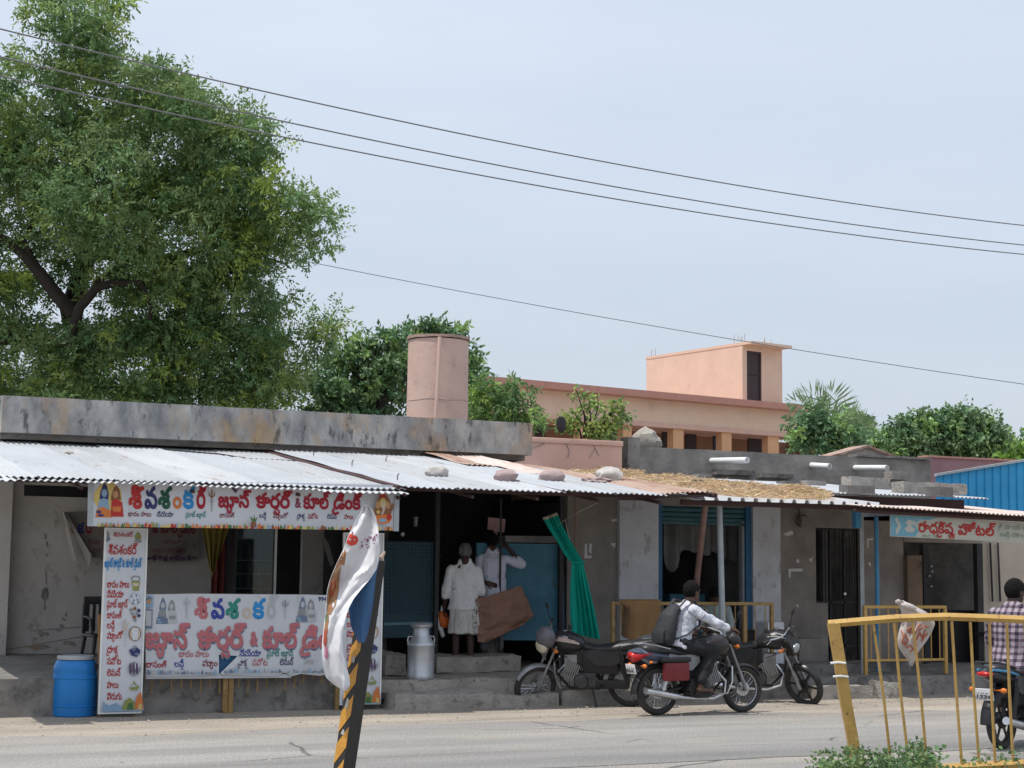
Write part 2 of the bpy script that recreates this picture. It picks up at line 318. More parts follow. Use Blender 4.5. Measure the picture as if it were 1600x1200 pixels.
def base_of(mb):
    a = np.array(mb.v); return Vector(((a[:, 0].min()+a[:, 0].max())/2, (a[:, 1].min()+a[:, 1].max())/2, a[:, 2].min()))
def solo(name, mb, mats, label, cat, group=None, smooth=38):
    b = base_of(mb); o = link(name, mb.mesh(name, mats, b, smooth), None, b); return props(o, label, cat, group)
def struct(name, mb, mats, kind='structure', smooth=38):
    b = base_of(mb); o = link(name, mb.mesh(name, mats, b, smooth), None, b); o['kind'] = kind; return o
def poly(pts, Y, th=.02, mb=None):
    mb = mb or MB(); return mb.prism([P(x, y, Y) for x, y in pts], (0, th, 0))
def sheet(A, B, C, Dd, pitch=.076, amp=.011, nv=8, mb=None, th=-.004, wob=.01, seed=1):
    """corrugated sheet: A front-left, B front-right, C back-right, D back-left"""
    A, B, C, Dd = map(Vector, (A, B, C, Dd)); n = max(2, int((B-A).length/pitch)); k = 6; mb = mb or MB()
    def fn(u, v):
        p = (A*(1-u)+B*u)*(1-v)+(Dd*(1-u)+C*u)*v
        z = amp*math.sin(2*math.pi*u*n)+wob*noise.noise(Vector((p.x*1.1+seed, p.y*1.1, seed)))*1.5
        return p+Vector((0, 0, z))
    return mb.grid(fn, n*k, nv, (0, 0, th))

# ------------------------------------------------------------------ lettering
_cache = {}
def glyph_contours(s, bold):
    key = (s, bold)
    if key in _cache: return _cache[key]
    c = bpy.data.curves.new('tmp', 'FONT'); c.body = s; c.size = 1; c.fill_mode = 'NONE'; c.resolution_u = 3
    o = bpy.data.objects.new('tmp', c); COL.objects.link(o)
    bpy.context.view_layer.update()
    me = o.evaluated_get(bpy.context.evaluated_depsgraph_get()).to_mesh()
    vs = [v.co.xy.copy() for v in me.vertices]; adj = {}
    for e in me.edges:
        a, b = e.vertices; adj.setdefault(a, []).append(b); adj.setdefault(b, []).append(a)
    seen = set(); loops = []
    for st in list(adj):
        if st in seen: continue
        lp = [st]; seen.add(st); cur = st
        while True:
            nx = [q for q in adj[cur] if q not in seen]
            if not nx: break
            cur = nx[0]; seen.add(cur); lp.append(cur)
        if len(lp) > 3: loops.append([vs[i] for i in lp])
    bpy.data.objects.remove(o); bpy.data.curves.remove(c)
    def area(l): return sum(l[i].x*l[(i+1) % len(l)].y-l[(i+1) % len(l)].x*l[i].y for i in range(len(l)))/2
    def inside(p, l):
        r = False; j = len(l)-1
        for i in range(len(l)):
            if (l[i].y > p.y) != (l[j].y > p.y) and p.x < (l[j].x-l[i].x)*(p.y-l[i].y)/(l[j].y-l[i].y)+l[i].x: r = not r
            j = i
        return r
    # to_mesh edges carry no winding: a contour is a hole when all its points lie inside a larger one
    loops.sort(key=lambda l: -abs(area(l))); outs = []
    for l in loops:
        host = None
        for g in outs:
            if all(inside(p, g[0]) for p in l[::max(1, len(l)//10)]): host = g
        if host is not None: host.append(l)
        else: outs.append([l])
    w_ = max([p.x for l in loops for p in l] or [0])
    _cache[key] = (outs, w_); return _cache[key]
SUB = {'య': [(-.10, .06), (-.09, -.14), (.0, -.28), (.12, -.27), (.17, -.12), (.16, .12)],
       'ర': [(-.02, -.02), (-.10, -.14), (-.06, -.24), (.12, -.25), (.40, -.20)]}
def text_mesh(s, bold=.0):
    """flat triangles of a word in unit font size; subjoined consonants are set below by hand"""
    vs = []; fs = []; main = ''; subs = []; i = 0
    while i < len(s):
        if s[i] == '్' and i+1 < len(s) and s[i+1] not in ' &' and ord(s[i+1]) > 0xC14:
            subs.append((len(main), s[i+1])); i += 2
        else: main += s[i]; i += 1
    lay = 0
    def put(outs, ox, oy, sc):
        nonlocal lay
        for g in outs:
            o = len(vs); allp = [Vector((p.x, p.y, 0)) for l in g for p in l]
            tr = tessellate_polygon([[Vector((p.x, p.y, 0)) for p in l] for l in g])
            vs.extend([(p.x*sc+ox, p.y*sc+oy, lay*.0006) for p in allp]); fs.extend([tuple(k+o for k in t) for t in tr]); lay += 1
            if bold > .012:   # thicken the stroke with a ribbon along each contour
                for l in g:
                    nl_ = len(l)
                    for i_ in range(nl_):
                        a, b = l[i_], l[(i_+1) % nl_]; d = b-a; L = d.length
                        if L < 1e-5: continue
                        d = d/L; q = Vector((-d.y, d.x))*bold; e = d*bold*.45; o = len(vs); zz = lay*.0006+.00009*(i_ % 6)
                        vs.extend([((a.x-e.x+q.x)*sc+ox, (a.y-e.y+q.y)*sc+oy, zz), ((a.x-e.x-q.x)*sc+ox, (a.y-e.y-q.y)*sc+oy, zz), ((b.x+e.x-q.x)*sc+ox, (b.y+e.y-q.y)*sc+oy, zz), ((b.x+e.x+q.x)*sc+ox, (b.y+e.y+q.y)*sc+oy, zz)]); fs.append((o, o+1, o+2, o+3))
                lay += 1
    outs, wid = glyph_contours(main, bold); put(outs, 0, 0, 1)
    for pos, ch in subs:
        x0 = glyph_contours(main[:pos-1], bold)[1] if pos > 1 else 0
        x1 = glyph_contours(main[:pos], bold)[1]
        if ch in SUB:
            k = (x1-x0)
            pl = [((x0+.03+p[0]*k) if ch == 'ర' else (x1+p[0]), p[1]) for p in SUB[ch]]
            wdt = .035+bold*.8
            for a, b in zip(pl, pl[1:]):
                d = Vector((b[0]-a[0], b[1]-a[1])); L = d.length; d /= L; nn = Vector((-d.y, d.x))*wdt
                e = d*wdt*.6; o = len(vs)
                for q in ((a[0]-e.x+nn.x, a[1]-e.y+nn.y), (a[0]-e.x-nn.x, a[1]-e.y-nn.y), (b[0]+e.x-nn.x, b[1]+e.y-nn.y), (b[0]+e.x+nn.x, b[1]+e.y+nn.y)):
                    vs.append((q[0], q[1], lay*.0006))
                fs.append((o, o+1, o+2, o+3)); lay += 1
        else:
            so_, sw = glyph_contours(ch, bold); put(so_, x0+(x1-x0)*.35, -.33, .55)
    return vs, fs, wid
def word(mb, s, a, b, hpx, Y, bold=.02, lift=.004):
    bold = {.03: .018, .035: .024, .04: .028, .045: .030, .05: .036, .06: .036}.get(bold, 0.014 if bold > .015 else 0)
    """word with its baseline running from pixel a to pixel b on the plane Y, x-height about hpx"""
    vs, fs, wid = text_mesh(s, bold)
    A = P(a[0], a[1], Y-lift); B = P(b[0], b[1], Y-lift); up = P(a[0], a[1]-hpx, Y-lift)-A
    mb.add([A+(B-A)*(v[0]/wid)+up*(v[1]/.56)+Vector((0, -v[2]*.8, 0)) for v in vs], fs)
    return mb

# ================================================================== SETTING
M['ground'] = mat('sandy_dirt', (.37, .325, .27), (.30, .262, .22), scale=.9, rough=.97, stain=(.27, .235, .20), samt=.6, smin=.56, sscale=.55, bump=.5, bscale=18, st2=((.20, .17, .145), 7, .585, .5))
M['road'] = mat('dusty_asphalt', (.285, .272, .255), (.225, .216, .205), scale=.7, rough=.93, stain=(.345, .30, .255), samt=.6, smin=.50, sscale=.5, bump=.5, bscale=70, stretch=(.45, 1, 1), bdist=.008, st2=((.13, .125, .12), 9, .60, .45, (.5, 1, 1)))
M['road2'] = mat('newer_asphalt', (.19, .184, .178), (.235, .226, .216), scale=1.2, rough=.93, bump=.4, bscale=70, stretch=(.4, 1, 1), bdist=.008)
mb = MB(); mb.grid(lambda u, v: (-900+1800*u, -900+1800*v, 0), 4, 4); struct('ground', mb, M['ground'])
def wavy(y, a, s): return lambda x: y+a*noise.noise(Vector((x*.35, s, 0)))+a*.35*noise.noise(Vector((x*1.7, s, 3)))
ey = wavy(17.55, .75, 1.3)
def road_fn(u, v):
    x = -60+160*u; e = ey(x); return (x, 2.0+(e-2.0)*v, .004)
mb = MB(); mb.grid(road_fn, 420, 1); struct('road', mb, M['road'])
def road_detail(m, cr=.75):
    nt = m.node_tree; pr = nt.nodes['Principled BSDF']; src = pr.inputs['Base Color'].links[0].from_socket
    tcn = N(nt, 'ShaderNodeTexCoord'); no = N(nt, 'ShaderNodeTexNoise'); no.inputs['Scale'].default_value = 1.3; no.inputs['Detail'].default_value = 6
    ad = N(nt, 'ShaderNodeMix', data_type='RGBA'); ad.inputs[0].default_value = .18; nt.links.new(tcn.outputs['Object'], no.inputs['Vector']); nt.links.new(tcn.outputs['Object'], ad.inputs[6]); nt.links.new(no.outputs['Color'], ad.inputs[7])
    vo = N(nt, 'ShaderNodeTexVoronoi', feature='DISTANCE_TO_EDGE'); vo.inputs['Scale'].default_value = .42; nt.links.new(ad.outputs[2], vo.inputs['Vector'])
    r = N(nt, 'ShaderNodeMapRange'); r.inputs['From Min'].default_value = .003; r.inputs['From Max'].default_value = .012; r.inputs['To Min'].default_value = cr; r.inputs['To Max'].default_value = 0; nt.links.new(vo.outputs['Distance'], r.inputs[0])
    n5 = N(nt, 'ShaderNodeTexNoise'); n5.inputs['Scale'].default_value = .7; nt.links.new(tcn.outputs['Object'], n5.inputs['Vector']); g = N(nt, 'ShaderNodeMapRange'); g.inputs['From Min'].default_value = .48; g.inputs['From Max'].default_value = .56; nt.links.new(n5.outputs[0], g.inputs[0])
    mu = N(nt, 'ShaderNodeMath', operation='MULTIPLY'); nt.links.new(r.outputs[0], mu.inputs[0]); nt.links.new(g.outputs[0], mu.inputs[1])
    c = N(nt, 'ShaderNodeMix', data_type='RGBA'); c.inputs[7].default_value = (.07, .065, .06, 1); nt.links.new(mu.outputs[0], c.inputs[0]); nt.links.new(src, c.inputs[6])
    n6 = N(nt, 'ShaderNodeTexNoise'); n6.inputs['Scale'].default_value = 38; n6.inputs['Detail'].default_value = 3; nt.links.new(tcn.outputs['Object'], n6.inputs['Vector']); r6_ = N(nt, 'ShaderNodeMapRange'); r6_.inputs['From Min'].default_value = .3; r6_.inputs['From Max'].default_value = .7; r6_.inputs['To Min'].default_value = .72; r6_.inputs['To Max'].default_value = 1.28; nt.links.new(n6.outputs[0], r6_.inputs[0])
    mp_ = N(nt, 'ShaderNodeMapping'); mp_.inputs['Scale'].default_value = (.06, 1, 1); nt.links.new(tcn.outputs['Object'], mp_.inputs[0]); n7 = N(nt, 'ShaderNodeTexNoise'); n7.inputs['Scale'].default_value = 1.6; n7.inputs['Detail'].default_value = 5; nt.links.new(mp_.outputs[0], n7.inputs['Vector']); r7 = N(nt, 'ShaderNodeMapRange'); r7.inputs['From Min'].default_value = .35; r7.inputs['From Max'].default_value = .65; r7.inputs['To Min'].default_value = .84; r7.inputs['To Max'].default_value = 1.14; nt.links.new(n7.outputs[0], r7.inputs[0])
    pm_ = N(nt, 'ShaderNodeMath', operation='MULTIPLY'); nt.links.new(r6_.outputs[0], pm_.inputs[0]); nt.links.new(r7.outputs[0], pm_.inputs[1])
    v = N(nt, 'ShaderNodeVectorMath', operation='SCALE'); nt.links.new(c.outputs[2], v.inputs[0]); nt.links.new(pm_.outputs[0], v.inputs['Scale']); nt.links.new(v.outputs[0], pr.inputs['Base Color'])
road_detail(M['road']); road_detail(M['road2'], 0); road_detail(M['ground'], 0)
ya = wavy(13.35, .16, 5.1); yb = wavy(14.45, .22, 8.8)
mb = MB(); mb.grid(lambda u, v: (-30+110*u, ya(-30+110*u)*(1-v)+yb(-30+110*u)*v, .008), 330, 1); struct('road_patch_strip', mb, M['road2'])  # thin strip of darker grey running along the road

def X_(px, Y, py=890): return P(px, py, Y).x
def rough_block(x0, x1, y0, y1, z0, z1, seed, amp=.03, cell=.16):
    """block of rough masonry: a subdivided box with a worn surface"""
    bm = bmesh.new(); bmesh.ops.create_cube(bm, size=1)
    L = (x1-x0, y1-y0, z1-z0)
    for v in bm.verts: v.co = Vector((x0 if v.co.x < 0 else x1, y0 if v.co.y < 0 else y1, z0 if v.co.z < 0 else z1))
    for ax in range(3):
        n = min(90, max(1, int(L[ax]/cell)))
        for i in range(1, n):
            co = [0, 0, 0]; co[ax] = (x0, y0, z0)[ax]+L[ax]*i/n; no = [0, 0, 0]; no[ax] = 1
            bmesh.ops.bisect_plane(bm, geom=bm.verts[:]+bm.edges[:]+bm.faces[:], plane_co=co, plane_no=no)
    out = []
    for v in bm.verts:
        p = v.co*2.2+Vector((seed, seed*2, 0)); d = Vector((noise.noise(p), noise.noise(p+Vector((9, 0, 0))), noise.noise(p+Vector((0, 9, 0)))))
        d += Vector((noise.noise(p*4), noise.noise(p*4+Vector((9, 0, 0))), noise.noise(p*4+Vector((0, 9, 0)))))*.5
        out.append(v.co+d*amp)
    fs = [[v.index for v in f.verts] for f in bm.faces]; bm.free()
    return out, fs
def rb(mb, *a, **k): v, f = rough_block(*a, **k); return mb.add(v, f)
mb = MB(); rb(mb, X_(-60, 19.7), X_(598, 19.7), 19.7, 27.5, -.1, .43, 1, amp=.012); struct('stall_plinth', mb, M['concrete'])
mb = MB(); rb(mb, X_(598, 19.7)+.01, X_(1000, 19.9), 19.85, 27.5, -.1, .33, 2, amp=.03); struct('stone_platform', mb, M['stone'])
mb = MB(); rb(mb, X_(1000, 19.9)+.01, X_(1750, 19.6), 19.65, 27.5, -.1, .27, 3, amp=.02); struct('shop_platform', mb, M['concrete'])

# ------------------------------------------------------------------ LEFT BUILDING
t = Thing('concrete_building', 'long low building with stained grey concrete parapet above the left tin awning', 'building', (X_(3, 24.3), 24.3, 0))
XL, XR = X_(3, 24.3, 645), X_(832, 24.3, 680)
mb = MB(); rb(mb, XL, XR, 24.3, 24.5, 3.58, 4.10, 4, amp=.006)
t.part('parapet', mb, M['concrete_dark'])
mb = MB(); mb.box(XL+.02, XR-.03, 24.52, 31, 3.50, 3.72); t.part('roof', mb, M['concrete'])
mb = MB(); mb.box(XL+.05, XR-.35, 25.1, 25.3, 3.0, 3.49); t.part('upper_wall', mb, M['ochre'])
xw = X_(352, 25.1)
mb = MB(); xg0, xg1 = X_(32, 25.1), X_(140, 25.1); zg0, zg1 = PZ(80, 776, 25.1), PZ(80, 758, 25.1)
mb.box(X_(-60, 25.1), xg0, 25.1, 25.3, .43, 2.99); mb.box(xg0, xg1, 25.1, 25.3, .43, zg0); mb.box(xg0, xg1, 25.1, 25.3, zg1, 2.99); mb.box(xg1, xw, 25.1, 25.3, .43, 2.99)
t.part('wall', mb, M['whitewash'])
mb = MB(); mb.box(X_(-60, 24.9), X_(14, 24.9), 24.85, 25.09, .43, 3.3); t.part('pilaster', mb, M['whitewash'])
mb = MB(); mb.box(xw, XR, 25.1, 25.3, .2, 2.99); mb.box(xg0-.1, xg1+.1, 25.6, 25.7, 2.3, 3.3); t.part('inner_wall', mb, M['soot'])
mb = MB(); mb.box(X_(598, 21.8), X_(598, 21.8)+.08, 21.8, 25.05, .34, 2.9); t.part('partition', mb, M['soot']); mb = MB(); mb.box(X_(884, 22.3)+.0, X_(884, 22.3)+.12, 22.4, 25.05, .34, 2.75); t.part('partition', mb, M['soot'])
# cracks and scars in the whitewash
mb = MB(); r2 = random.Random(3)
def scar(cx, cy, rx, ry, n=9, Y=25.1):
    pts = []
    for i in range(n):
        a = 2*math.pi*i/n; k = .45+.75*r2.random(); pts.append((cx+rx*k*math.cos(a), cy+ry*k*math.sin(a)))
    poly(pts, Y-.006, .003, mb)
for (cx, cy, rx, ry) in [(71, 838, 3, 6), (74, 850, 2, 5), (73, 868, 2, 3), (72, 900, 2, 12), (71, 930, 6, 11), (70, 945, 2, 8), (66, 990, 10, 6), (56, 997, 5, 3), (100, 968, 4, 3), (97, 978, 5, 4), (103, 960, 2, 5), (92, 985, 6, 2), (22, 873, 2, 2), (13, 952, 3, 2), (4, 965, 2, 18), (110, 1005, 12, 5), (60, 1012, 18, 5), (50, 977, 2, 2)]:
    mb = MB(); scar(cx, cy, rx, ry, 11); t.part('plaster_scar', mb, M['concrete_dark'])
mb = MB()
for a, b in [((0, 1016), (60, 1006)), ((60, 1006), (150, 990)), ((50, 985), (150, 977))]: poly([a, b, (b[0], b[1]+1.6), (a[0], a[1]+1.2)], 25.094, .003, mb)
t.part('plaster_crack', mb, M['concrete_dark']); mb = MB()

# awnings of the left building
ZB = 3.50
tins = [M['tin'], mat('white_coated_tin', (.49, .505, .53), (.41, .425, .45), scale=1.2, stain=(.30, .27, .25), samt=.5, smin=.56, sscale=1.4, rough=.55, bump=.08, stretch=(1.6, .35, 1), st2=((.30, .22, .17), 6, .59, .6, (1.6, .25, 1))),
        mat('greyed_tin', (.40, .41, .43), (.33, .345, .365), scale=1.4, stain=(.52, .53, .55), samt=.5, smin=.58, sscale=1.1, rough=.6, bump=.08, stretch=(1.6, .35, 1), st2=((.25, .19, .16), 5, .58, .6, (1.6, .25, 1)))]
def awn(name, label, px0, px1, z, m, yb_=24.95, yf=18.9, zb=ZB, under=True, group=None, amp=.011, seed=1, fascia=None):
    xa, xb = X_(px0, yf), X_(px1, yf); t = Thing(name, label, 'tin awning', (xa, yf, 0), group)
    n = max(1, round((xb-xa)/.80)); ra = random.Random(seed*13)
    for i in range(n):
        x0 = xa+(xb-xa)*i/n-(.05 if i else 0); x1 = xa+(xb-xa)*(i+1)/n; dz_ = .004+.008*(i % 2); j0, j1 = ra.uniform(-.03, .03), ra.uniform(-.015, .015)
        tz = ra.uniform(-.006, .006)
        mb = sheet((x0, yf+j0, z+dz_+tz), (x1, yf+j0+j1, z+dz_), (x1, yb_, zb+dz_), (x0, yb_, zb+dz_), amp=amp, seed=seed+i, nv=12); t.part('corrugated_sheet', mb, tins[(i*5+seed) % 3] if m is M['tin'] else m)
    if under:
        mb = MB(); n = 4
        for i in range(n):
            y = yf+.25+i*(yb_-yf-.4)/(n-1); zz = z+(zb-z)*(y-yf)/(yb_-yf)-.045
            mb.box(xa+.02, xb-.02, y-.02, y+.02, zz-.025, zz+.022)
        for k in range(5):
            x = xa+.05+(xb-xa-.12)*k/4; mb.tube([(x, yf+.05, z-.095), (x, yb_-.05, zb-.095)], .022, 6)
        t.part('rafters', mb, M['tin_under'])
    return t
t1 = awn('tin_awning', 'wide white corrugated tin awning over the juice stall at far left', -70, 632, 2.675, M['tin'], seed=1)
mb = MB()   # overlapping lower sheet row, its ragged lower edge shows as a second line
xa, xb = X_(20, 18.9), X_(632, 18.82)
mb = sheet((xa, 18.80, 2.64), (X_(498, 18.8), 18.80, 2.64), (X_(498, 18.8), 19.9, 2.80), (xa, 19.9, 2.80), nv=3, seed=4); t1.part('lower_sheet', mb, M['tin_edge'])
mb = sheet((X_(494, 18.8), 18.74, 2.622), (X_(637, 18.74), 18.74, 2.622), (X_(637, 18.74), 19.9, 2.815), (X_(494, 18.8), 19.9, 2.815), nv=3, seed=5); t1.part('lower_sheet', mb, M['tin_edge'])
mb = sheet((X_(-60, 18.6), 18.6, 2.59), (X_(20, 18.6), 18.6, 2.625), (X_(10, 18.6), 19.7, 2.80), (X_(-60, 18.6), 19.7, 2.775), nv=3, seed=6); t1.part('lower_sheet', mb, M['tin_edge'])
t2 = awn('tin_awning', 'white tin awning over the dark tea shop, held down by stones and sacks', 628, 1042, 2.715, M['tin'], seed=9, zb=3.56)
mb = MB(); xs = X_(628, 18.9)   # maroon gutter lip along the raised left edge of the second awning
mb.box(xs-.05, xs-.012, 18.92, 24.9, -.045, .02, M4=Matrix(((1, 0, 0, 0), (0, 1, 0, 0), (0, (3.52-2.70)/6.05, 1, 2.70-18.9*(3.52-2.70)/6.05), (0, 0, 0, 1))))
mb.tube([(xs-.06, 18.9, 2.70), (xs-.07, 24.9, 3.50)], .035, 6)
t2.part('edge_flashing', mb, M['tin_under'])
mb = MB()
for (px, py) in [(490, 712), (550, 728), (603, 722), (621, 750)]:
    # bent hook bolts standing up from the second sheet
    d = ray(px, py); 
    for k in range(400):
        Y = 18.9+k*.0155; q = P(px, py, Y); zr = 2.715+(3.56-2.715)*(Y-18.9)/6.05
        if q.z <= zr+.02: break
    mb.tube([q, q+Vector((.0, 0, .055)), q+Vector((.02, 0, .085))], .007, 5)
t2.part('hook_bolts', mb, M['darksteel'])
def on_plane(px, py, yf, zf, yb_, zb):
    lo, hi = yf, yb_
    for k in range(60):
        m_ = (lo+hi)/2; q = P(px, py, m_); zr = zf+(zb-zf)*(m_-yf)/(yb_-yf)
        if q.z > zr: lo = m_
        else: hi = m_
    return P(px, py, (lo+hi)/2)
# rusty sheets to the right of it
t = Thing('rusty_awning', 'rusty brown corrugated sheets between white awning and straw roof', 'tin awning', (X_(1040, 19), 19, 0))
xa, xb = X_(1030, 19), X_(1108, 19)
mb = sheet((xa, 18.95, 2.735), (xb, 18.95, 2.80), (xb, 25.3, 3.52), (xa, 25.3, 3.585), seed=12, wob=.02); t.part('corrugated_sheet', mb, M['rust'])
mb = MB(); mb.tube([(xb+.04, 18.9, 2.74), (xb+.05, 21.5, 3.02)], .035, 6); mb.tube([(xa-.05, 19.0, 2.70), (xb+.05, 19.0, 2.75)], .02, 6); t.part('edge_pipe', mb, M['tin_under'])
t = Thing('loose_sheet', 'pale rust-streaked tin sheet lying across the top of the awning', 'tin sheet', P(900, 735, 23))
xa, xb = X_(955, 19), X_(1012, 19)
mb = sheet((xa, 21.6, 3.125), (xb, 21.6, 3.13), (xb, 25.2, 3.66), (xa, 25.2, 3.64), seed=15, wob=.03); t.part('corrugated_sheet', mb, M['pinkrust'])
t = Thing('loose_sheet', 'rust-red tin sheet lying next to the sacks on the awning', 'tin sheet', P(900, 735, 23))
xa, xb = X_(905, 19), X_(950, 19)
mb = sheet((xa, 22.6, 3.27), (xb, 22.6, 3.26), (xb, 25.2, 3.66), (xa, 25.2, 3.67), seed=17, wob=.02); t.part('corrugated_sheet', mb, M['rust'])

def stone(name, label, cat, px, py, wpx, hpx, m, pl=(18.9, 2.715, 24.95, 3.56), seed=0, disp=.22, group=None, deep=1.0, flatb=True, sub=3):
    q = on_plane(px, py, *pl); Z = (q-Vector((0, 0, CH))).dot(_f); k = Z/FPX
    rx, rz = wpx*k/2, hpx*k*.62; mb = MB()
    mb.ell((q.x, q.y+rx*deep*.6, q.z+rz*.72), rx, rx*deep*.8, rz, sub=sub, disp=disp*1.25, seed=seed, fr=1.9)
    if flatb: mb.v = [(v[0], v[1], max(v[2], q.z-.03+(v[1]-q.y)*.14)) for v in mb.v]
    return solo(name, mb, m, label, cat, group, smooth=50)
stone('sack', 'white filled sack lying alone high on the tin awning', 'sack', 687, 746, 38, 19, M['paperstone'], seed=2, disp=.18)
stone('sack', 'small pinkish sack on the tin awning, left of the two pink ones', 'sack', 795, 753, 38, 20, M['sack'], seed=5, disp=.2)
stone('sack', 'low pinkish sack on the tin awning between pink and white sacks', 'sack', 867, 753, 44, 19, M['sack'], seed=8, disp=.15)
stone('sack', 'large pale sack with folded neck by the rusty sheets', 'sack', 958, 754, 44, 24, M['paperstone'], seed=13, disp=.25)
stone('sack', 'flat grey cloth bundle lying in front of the large pale sack', 'sack', 938, 755, 50, 9, M['sack'], seed=19, disp=.3)
for i, (px, py, w_, h_, l) in enumerate([(108, 712, 14, 7, 'broken brick piece lying on the white awning, largest of the crumbs'), (146, 694, 10, 4, 'brick crumb at the back edge of the white awning'), (149, 725, 7, 3, 'small dark pebble in the middle of the white awning'), (168, 738, 5, 3, 'pebble near the front edge of the left awning'), (198, 716, 4, 2, 'tiny chip high on the left awning'), (419, 743, 7, 3, 'dark chip on the awning above the overhead sign')]):
    stone('rubble_piece', l, 'rubble', px, py, w_, h_, M['stone'], pl=(18.9, 2.64, 24.95, 3.50), seed=30+i, disp=.35, sub=2)
mb = MB(); pts = [on_plane(x, y, 18.9, 2.665, 24.95, 3.53) for x, y in [(255, 702), (300, 706), (340, 709), (390, 717), (440, 719), (470, 721)]]
solo('cable', MB().tube(pts, .01, 6), M['black'], 'black cable lying slack across the left tin awning', 'cable')

# ------------------------------------------------------------------ PINK PARAPET, GREY PARAPET BUILDING
t = Thing('pink_building', 'low building with plain pink parapet behind the awnings', 'building', (X_(800, 25.4), 25.4, 0))
xa, xb = X_(790, 25.4), X_(971, 25.4); zt = PZ(900, 686, 25.4)
mb = MB(); mb.box(xa, xb, 25.4, 25.6, 2.8, zt-.09); t.part('wall', mb, M['pink'])
mb = MB(); mb.box(xa, xb+.01, 25.37, 25.62, zt-.088, zt, .01); t.part('coping', mb, M['pink'])
mb = MB(); mb.box(xa, xb, 25.63, 31, zt-.5, zt-.3); t.part('roof', mb, M['concrete'])
mb = MB()
for pts in [[(884, 692), (890, 705), (887, 716)], [(925, 690), (930, 700), (921, 716)], [(930, 700), (936, 712)], [(862, 684), (848, 694), (833, 700)]]:
    mb = MB(); mb.tube([P(x, y, 25.385) for x, y in pts], .006, 5); t.part('crack', mb, M['concrete_dark'])
t = Thing('grey_parapet_building', 'low building with mould-blackened grey parapet and three white spouts', 'building', (X_(990, 26), 26, 0))
xa, xb = X_(971, 25.8), X_(1457, 26); zt = PZ(1000, 698, 26)
mb = MB(); rb(mb, X_(971, 25.8)+.01, X_(991, 25.8), 25.6, 25.9, 2.8, PZ(980, 684, 25.8), 31, amp=.01); t.part('corner_block', mb, M['concrete'])
mb = MB(); rb(mb, X_(991, 26)+.01, X_(1457, 26), 26, 26.2, 2.4, zt, 32, amp=.012, cell=.3); t.part('parapet', mb, mat('mouldy_concrete', (.33, .31, .285), (.17, .16, .148), scale=2.2, stain=(.25, .235, .21), samt=.6, smin=.56, sscale=1.1, rough=.97, bump=.5))
mb = MB(); mb.box(X_(991, 26)+.02, X_(1457, 26)-.02, 26.21, 33, 3.2, 3.4); t.part('roof', mb, M['concrete'])
mb = MB(); rb(mb, X_(1340, 25.97), X_(1457, 25.97), 25.93, 26.22, zt+.005, zt+.05, 33, amp=.01); t.part('coping', mb, M['straw' if 0 else 'concrete'])
for (px, py, L) in [(1112, 720, 1.15), (1268, 727, .55), (1336, 731, .95)]:
    q = P(px, py, 26); mb = MB(); e = q+Vector((.02, -L, -.05)); r_ = .055
    d = (e-q).normalized()
    mb.tube([q, e, e, e-d*.3], [r_, r_, r_-.012, r_-.012], 14, caps=False); t.part('spout', mb, M['pvc'])
q = P(1022, 698, 26.2); mb = MB(); mb.ell((q.x, q.y+.3, q.z+.12), .26, .22, .24, disp=.3, seed=4, sub=3, fr=1.4)
solo('boulder', mb, M['stone'], 'rough pale boulder standing on the grey parapet', 'rock')

# ------------------------------------------------------------------ STRAW ROOF BUILDING (middle shops)
YF = 22.3
t = Thing('middle_shop_building', 'low brown and whitewashed shop building under the straw-strewn roof', 'building', (X_(886, YF), YF, 0))
WT = 2.95; FL = .27
def wbox(mb, p0, p1, z0, z1, Y=YF, d=.22): mb.box(X_(p0, Y), X_(p1, Y), Y, Y+d, z0, z1)
def zy(py, px=1200, Y=YF): return PZ(px, py, Y)
mb = MB()
wbox(mb, 886, 1030, FL, WT); wbox(mb, 1174, 1275, FL, WT)
wbox(mb, 1030, 1174, zy(792, 1100), WT)
wbox(mb, 1275, 1293, FL, zy(942, 1280)); wbox(mb, 1275, 1344, zy(825, 1300), WT); wbox(mb, 1344, 1412, FL, 2.6)
t.part('wall', mb, M['render_brown'])
mb = MB(); wbox(mb, 968, 1029, FL, 2.8, YF-.08, .08); t.part('pilaster', mb, M['bluewhite']); mb = MB(); wbox(mb, 1177, 1220, FL, 2.8, YF-.08, .08); o = t.part('pilaster', mb, M['bluewhite'])
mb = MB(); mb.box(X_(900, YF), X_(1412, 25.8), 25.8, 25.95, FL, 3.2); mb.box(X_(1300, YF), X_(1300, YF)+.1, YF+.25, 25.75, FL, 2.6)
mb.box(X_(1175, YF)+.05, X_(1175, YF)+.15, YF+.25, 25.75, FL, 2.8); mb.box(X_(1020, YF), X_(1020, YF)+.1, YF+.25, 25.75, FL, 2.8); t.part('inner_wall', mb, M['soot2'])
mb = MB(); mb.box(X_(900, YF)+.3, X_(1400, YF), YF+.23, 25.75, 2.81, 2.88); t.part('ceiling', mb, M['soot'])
fr = MB(); wbox(fr, 1029, 1035, FL, zy(785, 1030), YF-.03, .2); o = t.part('door_frame', fr, M['bluepaint'])
fr = MB(); wbox(fr, 1166, 1177, FL, zy(785, 1170), YF-.03, .2); t.part('door_frame', fr, M['bluepaint'])
fr = MB(); wbox(fr, 1160, 1165.5, FL, zy(815, 1170), YF+.02, .1); t.part('door_jamb', fr, M['palegrey'])
sh = MB()
xa, xb = X_(1035, YF), X_(1166, YF)
for k in range(4):
    z0 = zy(812, 1100)+k*.075
    sh.tube([(xa, YF+.06, z0), (xb, YF+.06, z0)], .036, 8)
sh.box(xa, xb, YF+.02, YF+.14, zy(815, 1100)-.05, zy(815, 1100)-.01)
